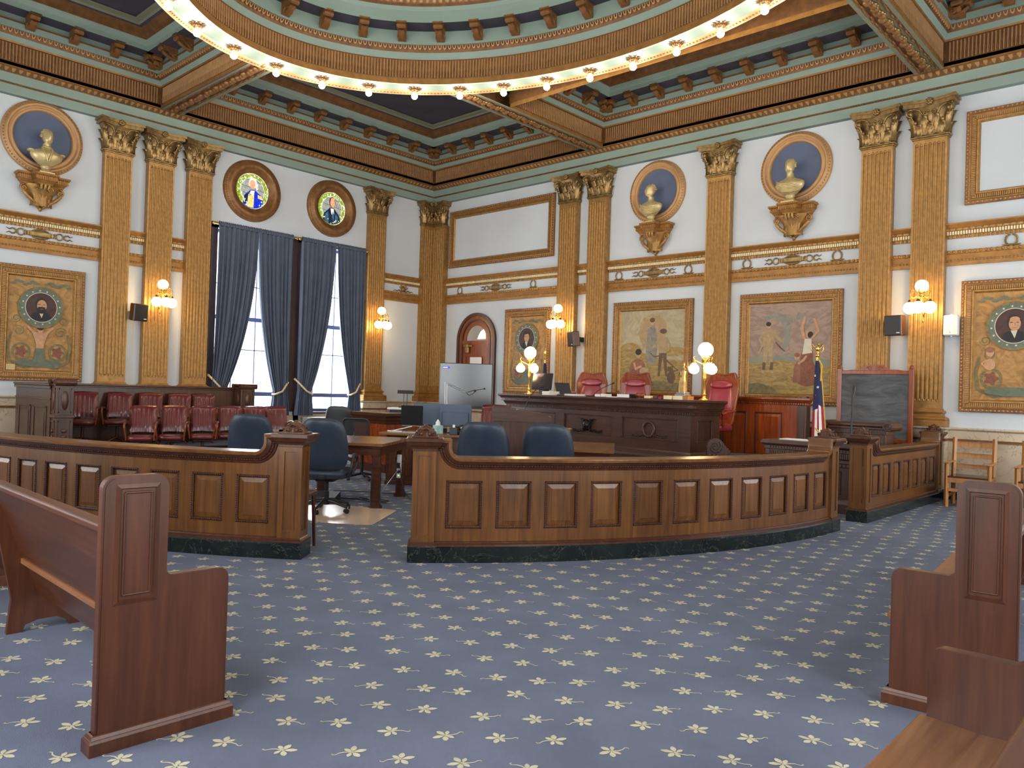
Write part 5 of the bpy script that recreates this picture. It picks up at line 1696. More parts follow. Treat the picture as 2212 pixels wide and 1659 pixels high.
def jury_chair(label, loc, rz, group, kind='jury_chair'):
    """swivel armchair facing -y: leather seat and back, wooden arms with curved front posts"""
    if kind not in PROTO:
        t = thing(kind, label, 'chair', loc, rz, group)
        m = MB()
        def st(u, v):
            a = u * 2 * PI; c, s = math.cos(a), math.sin(a); e = .5
            x = .235 * math.copysign(abs(c) ** e, c); y = .225 * math.copysign(abs(s) ** e, s)
            k = (0, .9, 1, 1, .93, .6, 0)[min(6, int(v * 6 + .01))]; z = (.37, .37, .385, .425, .45, .462, .466)[min(6, int(v * 6 + .01))]
            return (x * k, y * k - .01, z)
        m.grid(st, 36, 6); m.build('seat', [MT['oxblood']], t)
        m = MB()
        def bk(u, v):
            a = v * 2 * PI; th = math.cos(a) * .032 * (1 if math.sin(a) else 1); h_ = .5 + .5 * math.sin(a - PI / 2)
            z = .50 + .44 * (1 - abs(2 * v - 1)); fr = 1 if v < .5 else -1
            e = min(1, 4 * min(abs(2 * v - 1), 1 - abs(2 * v - 1)) + .25)
            x = (u - .5) * (.45 + .03 * (z - .5)) ; ed = min(1, 7 * min(u, 1 - u) + .3)
            cr = .006 * math.sin(u * 34 + z * 3) * math.exp(-((z - .7) / .16) ** 2)
            y = .19 + .42 * (z - .5) + .05 * (2 * u - 1) ** 2 * -.6 - fr * .034 * e * ed + (cr if fr > 0 else 0)
            return (x, y, z + .012 * math.cos((u - .5) * PI) - .012)
        m.grid(bk, 24, 28); m.build('backrest', [MT['oxblood']], t)
        m = MB()
        for sx in (-1, 1):
            m.tube([(sx * .2, .2, .42), (sx * .215, .24, .5), (sx * .22, .40, .88)], .018, 6)
        m.build('back_frame', [MT['mahog']], t)
        for sx in (-1, 1):
            m = MB(); m.tube([(sx * .235, .27, .60), (sx * .265, .1, .655), (sx * .272, -.08, .665), (sx * .268, -.2, .655)], [.018, .022, .026, .024], 8, sq=(1.3, .75)); a_ = m.build('armrest', [MT['oakd']], t)
            m = MB(); m.tube([(sx * .268, -.18, .655), (sx * .27, -.215, .62), (sx * .262, -.2, .54), (sx * .245, -.17, .44), (sx * .24, -.16, .38)], [.02, .026, .022, .02, .022], 8, sq=(.8, 1.2)); m.build('arm_post', [MT['mahog']], a_)
        m = MB(); m.box(-.17, .17, -.17, .17, .34, .37, .01); m.cyl((0, 0, .12), (0, 0, .34), .03, n=10)
        for k in range(4):
            a = PI / 4 + k * PI / 2; c, s = math.cos(a), math.sin(a); m.tube([(0, 0, .14), (c * .14, s * .14, .1), (c * .27, s * .27, .03), (c * .29, s * .29, .012)], [.028, .026, .02, .016], 7)
        m.build('pedestal', [MT['oakd']], t)
        PROTO[kind] = t; return t
    return dup(PROTO[kind], label, loc, rz, group)


PROTO = {}
bg_, fg_ = 'maroon chairs in the back jury row', 'maroon chairs in the front jury row'
ordn = ['first', 'second', 'third', 'fourth', 'fifth', 'sixth']
for k, (y, r_) in enumerate(((-8.93, 66), (-8.36, 64), (-7.80, 66), (-7.28, 62), (-6.78, 66))):
    jury_chair('maroon leather jury chair in the back row, %s from the carved end post' % ordn[k], (1.22, y, .31), R(r_), bg_)
for k, (y, r_) in enumerate(((-8.5, 62), (-8.0, 60), (-7.46, 64), (-6.96, 62), (-6.48, 64), (-5.98, 72))):
    jury_chair('maroon leather jury chair in the front row, %s from the carved end post' % ordn[k], (2.62, y, .12), R(r_), fg_)
for o in bpy.data.objects:
    if o.type == 'EMPTY' and o.name.startswith('jury_chair'): o.scale = (.86, 1, 1)
# ================================================================ judges' bench
BX, BY, BA = 5.1, -2.65, R(-6)
BM = T(BX, BY) @ rot(BA)


def onb(x, y, z=1.437):
    q = BM @ Vector((x, y, 0)); return (q.x, q.y, z)


def panel_front(m, rects, x0, x1, z0, z1, y=0.0, d=.022):
    """solid stiles and rails around sunk panels on a face looking to -y"""
    xs = [x0] + [v for r_ in rects for v in r_[:2]] + [x1]
    for a, b in zip(xs[::2], xs[1::2]): m.box(a, b, y, y + d, z0, z1)
    for (a, b, c, e) in rects: m.box(a, b, y, y + d, z0, c); m.box(a, b, y, y + d, e, z1)


def moulded(m, a, b, c, e, y=0.0, w=.022, bead=True, field=True, mm=1, fm=0):
    """moulding and raised field of one sunk panel"""
    m.mat = mm
    for (q, r_, s, t_) in ((a, b, e - w, e), (a, b, c, c + w), (a, a + w, c + w, e - w), (b - w, b, c + w, e - w)): m.box(q, r_, y - .004, y + .02, s, t_, .005)
    if bead:
        n = int((e - c) / .024)
        for k in range(n):
            for x in (a + w * .5, b - w * .5): m.sph((x, y - .006, c + (k + .5) * (e - c) / n), .007, 5, 4)
    m.mat = fm; g = .05 if field else .0
    o = [(a + w, y + .019, c + w), (b - w, y + .019, c + w), (b - w, y + .019, e - w), (a + w, y + .019, e - w)]
    i_ = [(a + w + g, y + .008, c + w + g), (b - w - g, y + .008, c + w + g), (b - w - g, y + .008, e - w - g), (a + w + g, y + .008, e - w - g)]
    if field: m.add(o + i_, [(0, 1, 5, 4), (1, 2, 6, 5), (2, 3, 7, 6), (3, 0, 4, 7), (4, 5, 6, 7)])
    else: m.add(o, [(0, 1, 2, 3)])


t = thing('judges_bench', 'long dark walnut judges bench with carved front panels', 'bench', (BX, BY, 0), BA)
L_, D_ = 4.65, .92; x0, x1, y0 = .14, 4.51, .14
UP = [(x0, D_), (x0, y0), (x1, y0), (x1, D_)]
m = MB(); m.sweep(UP, [(0, 1.19), (.012, 1.195), (.012, 1.235), (.03, 1.24), (.035, 1.26), (.05, 1.28), (.06, 1.30), (.085, 1.305), (.085, 1.355), (.1, 1.36), (.11, 1.385), (.135, 1.395), (.14, 1.41), (.14, 1.435), (-.3, 1.437)])
def dn(x, y, a): m.M = T(x, y) @ rot(a); m.box(-.009, .009, -.018, .004, 1.2, 1.232); m.M = None
def flu(x, y, a): m.M = T(x, y) @ rot(a); m.box(-.006, .006, -.006, .004, 1.312, 1.35); m.M = None
along(UP, .032, dn, off=.012); along(UP, .022, flu, off=.085); m.build('cornice', [MT['walnut']], t)
m = MB(); m.box(x0 - .1, x1 + .1, y0 - .1, D_ + .02, 1.4, 1.4355, .004); m.build('top', [MT['walnut']], t)
m = MB(); RC = [(.34, 1.50, .763, 1.125), (1.72, 2.88, .763, 1.125), (3.10, 4.26, .763, 1.125)]
m.box(x0 + .001, x1 - .022, y0 + .022, D_, .0, 1.40); panel_front(m, RC, x0, x1 - .022, .5, 1.2, y0)
m.M = T(x1, 0) @ rot(PI / 2); panel_front(m, [(.32, .72, .763, 1.125)], y0, D_, .5, 1.2, 0); m.M = None
m.build('body', [MT['walnut']], t)
m = MB(); m.sweep(UP, [(.07, 0), (.07, .5), (.06, .545), (.035, .55), (.032, .575), (.02, .585), (.012, .6), (0, .615)]); m.build('plinth', [MT['walnut']], t)
for (a, b, c, e) in RC: m = MB(); moulded(m, a, b, c, e, y0, field=False); m.build('panel', [MT['walnut'], MT['walnutv']], t)
m = MB(); m.M = T(x1, 0) @ rot(PI / 2); moulded(m, .32, .72, .763, 1.125, 0, field=False); m.M = None; m.build('panel', [MT['walnutv'], MT['walnutv']], t)


def spray(m, cx, y, z, n, sx):
    m.tube([(cx + sx * (.08 + .045 * k), y, z - .004 * k + .012 * math.sin(k * 1.6)) for k in range(n)], [.012 * (1 - .6 * k / n) for k in range(n)], 5)
    for k in range(n - 1):
        for s_ in (-1, 1):
            c = (cx + sx * (.1 + .045 * k), y, z + .012 * math.sin(k * 1.6)); m.tube([c, (c[0] + sx * .02, y - .006, c[2] + s_ * .016), (c[0] + sx * .042, y, c[2] + s_ * .014)], [.004, .009, .002], 5)


yf = y0 + .012
m = MB(); c = (3.68, .935); N = 36
m.tube([(c[0] + .115 * math.cos(2 * PI * k / N), yf, c[1] + .12 * math.sin(2 * PI * k / N)) for k in range(N)], [.022 + .004 * (k % 2) for k in range(N)], 8, closed=True)
for s_ in (-1, 1): spray(m, c[0], yf, .83, 7, s_)
m.build('wreath_carving', [MT['walnutv']], t)
m = MB(); c = (2.3, .93)
m.sph((c[0], yf - .02, c[1]), (.07, .06, .095), 14, 10); m.sph((c[0], yf - .08, c[1] - .01), (.016, .02, .035), 8, 6)
for s_ in (-1, 1):
    m.sph((c[0] + s_ * .025, yf - .07, c[1] + .015), (.014, .012, .01), 6, 5)
    for k in range(9): a = R(20 + k * 28) * 1; m.sph((c[0] + s_ * (.075 + .015 * math.sin(k * 2)), yf - .02, c[1] - .1 + k * .024), (.024, .025, .02), 6, 5)
    for k in range(5):
        m.tube([(c[0] + s_ * .06, yf - .01, c[1] + .06 - .012 * k), (c[0] + s_ * (.13 - .012 * k), yf - .015, c[1] + .11 - .022 * k), (c[0] + s_ * (.215 - .026 * k), yf - .005, c[1] + .115 - .034 * k)], [.014, .018, .004], 6, sq=(1, .6))
    spray(m, c[0], yf, .83, 7, s_)
m.build('winged_head_carving', [plain('dark_bronze_carving', (34, 26, 24), .3, metal=.4)], t)

t = thing('platform', 'dark raised platform behind the judges bench carrying the red chairs', 'platform', (BX, BY, 0), BA)
m = MB(); m.box(.2, 5.0, D_ + .03, 1.62, 0, .55); m.build('deck', [MT['carpet']], t)
m = MB(); m.box(5.0, 5.03, D_ + .03, 1.62, 0, .55); m.build('side_board', [MT['mahog']], t)

# panelled partition behind the judges
t = thing('partition', 'red mahogany panelled partition at the right end of the judges bench', 'partition', (5.6, -.86, 0), R(-3.2))
m = MB(); W_ = 4.93; m.box(0, W_, .022, .10, 0, 1.42)
RP_ = [(.2 + k * .66, .2 + k * .66 + .5, .18, 1.27) for k in range(7)]
panel_front(m, RP_, 0, W_, 0, 1.42, 0); m.build('board', [MT['mahog']], t)
for r_ in RP_: m = MB(); moulded(m, *r_, 0, bead=False); m.build('panel', [MT['mahog'], MT['oakd']], t)
m = MB(); m.sweep([(0, 0), (W_ + .16, 0), (W_ + .16, .10)], [(0, 1.40), (.01, 1.41), (.01, 1.44), (.03, 1.45), (.05, 1.48), (.07, 1.49), (.07, 1.52), (-.1, 1.525)])
def dn2(x, y, a): m.M = T(x, y) @ rot(a); m.box(-.012, .012, -.022, .004, 1.415, 1.44); m.M = None
along([(0, 0), (W_ + .16, 0)], .04, dn2, off=.01); m.build('cornice', [MT['mahog']], t)
m = MB(); m.box(W_, W_ + .16, -.03, .12, 0, 1.40, .004); m.box(W_ + .035, W_ + .125, -.036, -.03, .2, 1.3, .003); m.box(W_ + .06, W_ + .14, -.0, .1, 1.5, 1.555, .005); m.build('end_post', [MT['walnutv']], t)


def pillow(m, fn, w, h, th, n=22, e=4.0, mat=None):
    """superelliptic cushion; fn(x, z) -> y of its middle plane"""
    def f(s):
        def g(u, v):
            a = u * 2 * PI; c, q = math.cos(a), math.sin(a)
            k = (abs(c) ** e + abs(q) ** e) ** (-1 / e) * v
            x, z = w / 2 * c * k, h / 2 * q * k
            return (x, fn(x, z) + s * th / 2 * (1 - v ** 5) ** .6, z)
        return g
    m.grid(f(-1), 40, n // 2, cu=True, mat=mat); m.grid(f(1), 40, n // 2, cu=True, mat=mat)


def judge_chair(label, loc, rz):
    if 'jc' not in PROTO:
        t = thing('judge_chair', label, 'chair', loc, rz, 'red leather judges chairs')
        yb = lambda x, z: .26 + .12 * (z - .9) - .35 * x * x
        m = MB()
        o = outline([(-.25, .48), (.25, .48), (.325, 1.15), (.23, 1.36), (.0, 1.325), (-.23, 1.36), (-.325, 1.15)], [.05, .05, .07, .04, 0, .04, .07])
        i_ = outline([(-.19, .55), (.19, .55), (.245, 1.1), (.2, 1.24), (-.2, 1.24), (-.245, 1.1)], [.04, .04, .05, .06, .06, .05])
        # wooden frame: thick board with the leather laid on both faces
        v0 = [(x, yb(x, z) - .02, z) for x, z in o]; v1 = [(x, yb(x, z) + .03, z) for x, z in o]; n = len(o)
        m.add(v0 + v1, [tuple(range(n)), tuple(range(n, 2 * n))[::-1]] + [(k, n + k, n + (k + 1) % n, (k + 1) % n) for k in range(n)])
        m.tube([(x, yb(x, z) - .012, z) for x, z in o], .02, 7, closed=True)
        m.build('back_frame', [MT['mahog']], t)
        m = MB(); m.M = T(0, 0, .86); pillow(m, lambda x, z: yb(x, z + .86) - .03, .46, .62, .075); m.M = None; m.build('back_pad', [MT['redleather']], t)
        m = MB(); m.M = T(0, 0, 1.165); pillow(m, lambda x, z: yb(x, z + 1.165) - .055, .42, .15, .1, e=3); m.M = None; m.build('head_pad', [MT['redleather']], t)
        m = MB()
        def st(u, v):
            a = u * 2 * PI; c, s = math.cos(a), math.sin(a); k = (abs(c) ** 5 + abs(s) ** 5) ** -.2; q = (0, .92, 1, 1, .9, .5, 0)[min(6, int(v * 6 + .01))]
            return (.28 * c * k * q, -.03 + .27 * s * k * q, (.38, .38, .4, .46, .5, .515, .52)[min(6, int(v * 6 + .01))])
        m.grid(st, 40, 6, cu=True); m.build('seat', [MT['redleather']], t)
        for s_ in (-1, 1):
            m = MB(); m.tube([(s_ * .27, .24, .72), (s_ * .315, .08, .72), (s_ * .325, -.12, .70), (s_ * .31, -.24, .665)], [.024, .03, .034, .024], 8, sq=(1.2, .8)); m.tube([(s_ * .31, -.2, .67), (s_ * .3, -.19, .56), (s_ * .27, -.12, .42)], [.02, .022, .02], 7)
            a_ = m.build('armrest', [MT['mahog']], t); m = MB(); m.sph((s_ * .322, -.04, .735), (.032, .12, .02), 10, 7); m.build('arm_pad', [MT['redleather']], a_)
        m = MB(); m.cyl((0, 0, .1), (0, 0, .38), .035)
        for k in range(5): a = k * 2 * PI / 5; m.tube([(0, 0, .12), (.2 * math.cos(a), .2 * math.sin(a), .08), (.3 * math.cos(a), .3 * math.sin(a), .03)], [.03, .026, .02], 7)
        for k in range(5): a = k * 2 * PI / 5; m.sph((.3 * math.cos(a), .3 * math.sin(a), .027), .027, 8, 6)
        m.build('swivel_base', [MT['mahog']], t); PROTO['jc'] = t; return t
    return dup(PROTO['jc'], label, loc, rz)


for (x, y, a, l) in ((1.17, 1.33, 22, 'red leather judge chair with carved crest, nearest the bench monitor'), (2.26, 1.33, 14, 'red leather judge chair in the middle behind the bench, by the binder'), (4.12, 1.31, 2, 'red leather judge chair at the right end, behind the brass bench lamp')):
    q = onb(x, y, .55); judge_chair(l, q, BA + R(a))


# bench lamps
def bench_lamp(label, loc, rz):
    if 'bl' not in PROTO:
        t = thing('bench_lamp', label, 'lamp', loc, rz, 'brass globe lamps on the bench')
        m = MB(); m.lathe([(0, 0), (.085, 0), (.088, .012), (.07, .022), (.055, .03), (.03, .055), (.024, .08), (.034, .09), (.036, .1), (.02, .11)], 18); m.build('base', [MT['brass']], t)
        m = MB(); m.lathe([(.018, .11), (.018, .3), (.024, .31), (.03, .36), (.03, .5), (.038, .52), (.03, .54), (.045, .58), (.05, .60), (.03, .615), (.022, .65), (.04, .68), (.02, .69)], 14)
        for k in range(6): a = k * PI / 3; m.tube([(.02 * math.cos(a), .02 * math.sin(a), .65), (.06 * math.cos(a), .06 * math.sin(a), .69), (.1 * math.cos(a), .1 * math.sin(a), .76)], [.008, .01, .003], 5)
        m.build('column', [MT['brass']], t)
        for k, a in enumerate((-155, -35, 90)):
            c, s = math.cos(R(a)), math.sin(R(a)); P = lambda r_, z: (c * r_, s * r_, z)
            m = MB(); m.tube([P(.03, .58), P(.1, .61), P(.17, .64), P(.19, .69), P(.175, .72), P(.165, .70)], [.01, .009, .009, .009, .007, .004], 6); m.tube([P(.18, .68), P(.18, .61)], .006, 6); m.lathe([(.008, .64), (.03, .62), (.034, .59)], 10, P(.18, 0)); ar = m.build('arm', [MT['brass']], t)
            m = MB(); m.lathe([(.03, .60), (.045, .575), (.075, .545), (.088, .505), (.078, .46), (.045, .43), (0, .42)], 16, P(.18, 0)); m.build('drop_globe', [MT['globe']], ar)
        m = MB(); m.sph((0, 0, .81), .12, 20, 14); m.build('globe', [MT['globe']], t); PROTO['bl'] = t
    else: t = dup(PROTO['bl'], label, loc, rz)
    GL.append((loc[0], loc[1], loc[2] + .81)); GL.append((loc[0], loc[1] - .25, loc[2] + .5)); return t


bench_lamp('lit brass globe lamp on the left end of the bench, before the portrait', onb(.59, .3), BA + R(20)); bench_lamp('lit brass globe lamp on the right end of the bench, by the statuette', onb(4.46, .55), BA)


def simple(name, label, cat, parts, loc, rz=0, group=None):
    """parts: [(part name, material, function(mb))]; one part -> one mesh"""
    if len(parts) == 1:
        m = MB(); parts[0][2](m); return tag(m.build(name, [MT.get(parts[0][1]) or parts[0][1]], None, loc, rz), label, cat, group)
    t = thing(name, label, cat, loc, rz, group)
    for n, mt, f in parts: m = MB(); f(m); m.build(n, [MT.get(mt) or mt], t)
    return t


SCREEN = plain('dark_screen', (38, 36, 42), .18, var=.05)
BLUE = emit('screen_label_blue', (74, 78, 190), .9); LWHITE = emit('screen_label_white', (215, 222, 255), 1.2)


def monitor_parts(w, h, back=False):
    tl = Matrix.Rotation(R(-14), 4, 'X')
    def bd(m): m.M = T(0, 0, .1) @ tl; m.box(-w / 2, w / 2, 0, .03, 0, h, .006)
    def sc(m): m.M = T(0, 0, .1) @ tl; m.box(-w / 2 + .01, w / 2 - .01, -.003, .0, .012, h - .012)
    def stn(m): m.prism([(-.12, -.1), (.12, -.1), (.09, .1), (-.09, .1)], 0, .012); m.box(-.05, .05, .02, .05, .01, .2, .004)
    def lb(m): m.M = T(0, 0, .1) @ tl; m.box(-w * .38, -w * .12, -.005, -.003, h * .84, h * .92)
    return bd, sc, stn, lb


bd, sc, stn, lb = monitor_parts(.42, .33)
simple('monitor', 'dark tilted monitor on the left end of the judges bench', 'monitor', [('housing', 'black', bd), ('screen', SCREEN, sc), ('stand', 'black', stn), ('screen_label', BLUE, lb)], onb(.87, .35), BA + R(22))
simple('laptop', 'open laptop seen edge on beside the bench monitor', 'laptop', [('base', 'black', lambda m: m.box(-.17, .17, -.12, .12, 0, .02, .004)), ('lid', 'dgrey', lambda m: m.add([(-.17, .12, .015), (.17, .12, .015), (.17, .22, .24), (-.17, .22, .24), (-.17, .13, .012), (.17, .13, .012), (.17, .23, .238), (-.17, .23, .238)], [(0, 1, 2, 3), (7, 6, 5, 4), (3, 2, 6, 7), (0, 3, 7, 4), (1, 5, 6, 2)]))], onb(1.46, .5), BA + R(80))
def sheets(w, d, h, k=1, seed=0):
    def f(m):
        r_ = random.Random(seed)
        for i in range(k): m.M = T(r_.uniform(-.015, .015), r_.uniform(-.01, .01), i * h / k) @ rot(r_.uniform(-.12, .12)); m.box(-w / 2, w / 2, -d / 2, d / 2, 0, h / k - .0006)
        m.M = None
    return f
simple('paper_stack', 'curled white papers right beside the bench monitor stand', 'papers', [('sheets', 'paper', sheets(.2, .26, .07, 6, 1))], onb(1.22, .28), BA)
simple('paper_stack', 'flat white papers before the judge chair nearest the monitor', 'papers', [('sheets', 'paper', sheets(.3, .24, .035, 5, 2))], onb(1.83, .3), BA)
simple('document_tray', 'black document tray under the flat white papers on the bench', 'tray', [('tray', 'black', lambda m: m.box(-.2, .2, -.14, .14, 0, .018, .004))], onb(1.98, .55), BA)
simple('desk_organizer', 'grey plastic organizer on the bench between the first two judge chairs', 'organizer', [('case', 'white', lambda m: (m.box(-.11, .02, -.1, .1, 0, .045, .006), m.box(.03, .12, -.1, .1, 0, .055, .006)))], onb(2.52, .3), BA)
simple('notepad', 'thin white notepad left of the binder on the bench', 'notepad', [('pad', 'paper', lambda m: m.box(-.13, .13, -.1, .1, 0, .015))], onb(2.82, .3), BA)
simple('binder', 'white ring binder lying on its side in front of the middle judge chair', 'binder', [('cover', 'black', lambda m: (m.box(-.13, .13, -.11, .11, 0, .005), m.box(-.13, .13, -.11, .11, .062, .067), m.box(.125, .13, -.11, .11, 0, .067))), ('pages', 'paper', lambda m: m.box(-.128, .11, -.108, .108, .006, .061))], onb(3.1, .26), BA + R(8))
def gav(m): m.M = T(0, 0, .05) @ Matrix.Rotation(PI / 2, 4, 'Y'); m.lathe([(0, -.09), (.04, -.088), (.045, -.07), (.034, -.05), (.036, -.04), (.044, -.03), (.044, .03), (.036, .04), (.034, .05), (.045, .07), (.04, .088), (0, .09)], 16); m.M = None
simple('gavel', 'turned wooden gavel lying beside the binder', 'gavel', [('head', 'mahog', gav), ('handle', 'mahog', lambda m: m.tube([(0, .02, .045), (.02, .24, .02)], [.011, .015], 8))], onb(3.4, .26), BA + R(-5))
simple('book', 'cream book with red spine next to the gavel', 'book', [('cover', 'oxblood', lambda m: (m.box(-.07, .07, -.1, .1, 0, .006), m.box(-.07, .07, -.1, .1, .05, .056), m.box(-.075, -.069, -.1, .1, 0, .056))), ('pages', 'cream', lambda m: m.box(-.068, .065, -.096, .096, .007, .049))], onb(3.62, .26), BA)
simple('book', 'small red and black book between the two cream ones on the bench', 'book', [('cover', 'black', lambda m: (m.box(-.07, .02, -.09, .09, 0, .046), m.box(.022, .03, -.09, .09, 0, .05))), ('label_band', 'redleather', lambda m: (m.box(-.05, .01, -.093, -.09, .012, .036), m.box(.033, .09, -.09, .09, 0, .044)))], onb(3.8, .26), BA)
simple('card_box', 'small cream card box left of the statuette', 'box', [('box', 'cream', lambda m: m.box(-.075, .075, -.07, .07, 0, .06, .003))], onb(4.0, .26), BA)


def statuette(m):
    m.lathe([(.075, 0), (.07, .06), (.062, .18), (.05, .24), (.058, .3), (.062, .34), (.05, .375), (.022, .39), (.018, .405), (.028, .425), (.03, .45), (.018, .475), (0, .48)], 16, (0, 0, 0), sx=.85, sy=.7)
    for k in range(7): a = k * .9; m.tube([(.06 * math.cos(a), .045 * math.sin(a), .01), (.052 * math.cos(a), .04 * math.sin(a), .16), (.04 * math.cos(a + .2), .032 * math.sin(a + .2), .24)], [.014, .012, .006], 5)
    m.tube([(.045, 0, .35), (.085, -.01, .36), (.1, -.02, .42), (.095, -.02, .47)], [.016, .014, .011, .01], 6); m.tube([(-.045, 0, .35), (-.075, -.02, .28), (-.05, -.06, .24)], [.016, .013, .01], 6)
    m.tube([(.095, -.02, .47), (.095, -.02, .49)], .006, 5); m.tube([(.05, -.02, .49), (.14, -.02, .485)], .003, 4)
    for s_ in (.05, .14): m.tube([(s_, -.02, .49), (s_, -.02, .42)], .0015, 4); m.lathe([(0, .41), (.018, .414), (.024, .422)], 10, (s_, -.02, 0))
simple('statuette', 'bronze robed statuette with scales on a yellow block', 'statue', [('figure', 'bronze', lambda m: (setattr(m, 'M', T(0, 0, .12)), statuette(m), setattr(m, 'M', None))), ('plinth', 'steel', lambda m: (m.box(-.1, .1, -.08, .08, .06, .09, .004), m.box(-.085, .085, -.07, .07, .09, .12, .006))), ('block', MT['cream'], lambda m: m.box(-.12, .06, -.09, .09, 0, .06)), ('wood_block', MT['light_oak'], lambda m: m.box(.062, .16, -.08, .08, 0, .06))], onb(4.22, .3), BA)


def gooseneck(label, loc, rz, pts, name='microphone'):
    return simple(name, label, 'microphone', [('stem', 'black', lambda m: m.tube(pts, .006, 6)), ('capsule', 'black', lambda m: m.tube([pts[-1], tuple(Vector(pts[-1]) + (Vector(pts[-1]) - Vector(pts[-2])).normalized() * .05)], .014, 8)), ('foot', 'black', lambda m: m.lathe([(0, 0), (.05, 0), (.05, .01), (.015, .025), (0, .025)], 12))], loc, rz)


gooseneck('thin gooseneck microphone on the bench between the first two judge chairs', onb(2.1, .5), BA, [(0, 0, .02), (.1, 0, .1), (.25, 0, .17), (.45, 0, .24)])

# ================================================================ lectern in the well
LM = R(42)
t = thing('lectern', 'dark wooden lectern with a sloping top coloured as if lit, before the judges bench', 'lectern', (7.80, -5.55, 0), LM); t.scale = (1.1, 1.1, 1)
m = MB(); pr = [(-.02, 1.045), (.60, 1.045), (.78, 1.06), (.78, 1.12), (.60, 1.185), (.0, 1.262), (-.02, 1.262)]
XZ = Matrix(((1, 0, 0, 0), (0, 0, -1, 0), (0, 1, 0, 0), (0, 0, 0, 1)))
m.M = XZ; m.prism(pr, -.025, 0); m.prism(pr, -.62, -.595); m.M = None
m.box(-.02, .005, .025, .595, 1.045, 1.262); m.box(.755, .78, .025, .595, 1.06, 1.12); m.build('head', [MT['walnut']], t)
m = MB(); m.add([(.0, .025, 1.235), (.76, .025, 1.09), (.76, .595, 1.09), (.0, .595, 1.235)], [(0, 1, 2, 3)]); m.box(.3, .32, .025, .595, 1.18, 1.21); m.build('reading_slope', [MT['pews']], t)  # paler wood on the slope stands in for light falling on it
m = MB(); m.box(0, .56, .02, .60, .08, 1.05, .004); m.box(-.03, .6, 0, .62, 0, .08, .006); m.build('body', [MT['walnutv']], t)
gooseneck('gooseneck microphone bending up from the lectern top', (7.80 + .46 * math.cos(LM) - .3 * math.sin(LM), -5.55 + .46 * math.sin(LM) + .3 * math.cos(LM), 1.165), LM + R(20), [(0, 0, .02), (.02, 0, .14), (.08, 0, .26), (.18, 0, .37), (.26, 0, .40)])

# ================================================================ TV, door-side things
t = thing('television', 'large black television on a floor stand in front of the arched door', 'television', (3.12, -1.63, 0), R(41))
m = MB(); m.box(-.60, .60, 0, .05, 1.10, 2.08, .008); m.build('housing', [MT['dgrey']], t)
TVS, nt, b_ = newmat('television_glass'); b_.inputs['Base Color'].default_value = (.02, .02, .024, 1); setin(b_, Roughness=.16); b_.inputs['Specular IOR Level'].default_value = .9
m = MB(); m.box(-.585, .585, -.004, 0, 1.115, 2.065); m.build('screen', [TVS], t)
m = MB(); m.box(-.53, -.37, -.007, -.004, 1.95, 2.0); m.build('screen_label', [BLUE], t)
m = MB(); m.box(-.52, -.42, -.009, -.007, 1.967, 1.983); m.build('label_text', [LWHITE], t)
m = MB(); m.box(-.06, .06, .05, .11, .05, 1.6, .006); m.box(-.45, .45, -.25, .3, 0, .05, .01); m.box(-.25, .25, .05, .08, 1.4, 1.8); m.build('stand', [MT['black']], t)
t = thing('cabinet', 'low black cabinet with a pale top in the corner', 'cabinet', (3.15, -3.3, 0), R(40))
m = MB(); m.box(-.36, .36, -.2, .25, 0, 1.03, .006); m.build('body', [MT['black']], t)
m = MB(); m.box(-.4, .4, -.22, .27, 1.03, 1.07, .006); m.build('top', [MT['white']], t)
m = MB(); m.box(-.34, -.01, -.212, -.2, .05, .98, .003); m.box(.01, .34, -.212, -.2, .05, .98, .003); m.build('door', [MT['dgrey']], t)
simple('banker_lamp', 'dark two post desk lamp with a trough shade on the black cabinet', 'lamp', [('base', 'black', lambda m: m.box(-.13, .13, -.07, .07, 0, .025, .008)), ('post', 'black', lambda m: (m.cyl((-.035, 0, .02), (-.035, 0, .3), .008, n=8), m.cyl((.035, 0, .02), (.035, 0, .3), .008, n=8))), ('shade', 'black', lambda m: (setattr(m, 'M', T(0, 0, .3) @ XZ), setattr(m, 'M', T(-.16, 0, .29) @ Matrix(((0, 0, 1, 0), (1, 0, 0, 0), (0, 1, 0, 0), (0, 0, 0, 1)))), m.prism([(-.07, 0), (.07, 0), (.035, .075), (-.035, .075)], 0, .32), setattr(m, 'M', None)))], (3.08, -3.33, 1.071), R(42))
simple('file_box', 'small brown file box right of the banker lamp', 'box', [('box', 'umber2', lambda m: m.box(-.1, .1, -.07, .07, 0, .07, .004))], (3.32, -3.12, 1.071), R(42))

# clerk's counter
t = thing('counter', 'dark wooden clerk counter in the corner beyond the tables', 'counter', (5.0, -5.32, 0), 0)
CP = [(-.92, .0), (0, 0), (0, 1.15)]
m = MB(); m.box(-.92, 0, 0, .08, .1, 1.0); m.box(-.08, 0, .08, 1.15, .1, 1.0)
for a, b in ((-.86, -.5), (-.42, -.06)): m.box(a, b, -.008, 0, .2, .24); m.box(a, b, -.008, 0, .74, .78); m.box(a, a + .04, -.008, 0, .24, .74); m.box(b - .04, b, -.008, 0, .24, .74)
m.build('front', [MT['mahog']], t)
m = MB(); m.sweep(CP, [(0, .84), (.02, .85), (.025, .9), (.05, .91), (.055, .96), (.09, .98), (.1, .99), (.1, 1.03), (-.12, 1.033)]); m.sweep(CP, [(.03, 0), (.03, .12), (0, .14)]); m.build('cornice', [MT['oakd']], t)
m = MB(); m.box(-.95, .08, -.08, .3, 1.015, 1.035); m.box(-.3, .08, .3, 1.17, 1.015, 1.035); m.build('top', [MT['walnut']], t)
jury_chair('maroon leather chair behind the clerk counter by the corner', (4.28, -4.62, 0), R(-25), None, 'armchair')
ch = PROTO['armchair']; ch.scale = (1.08, 1.08, 1.13)
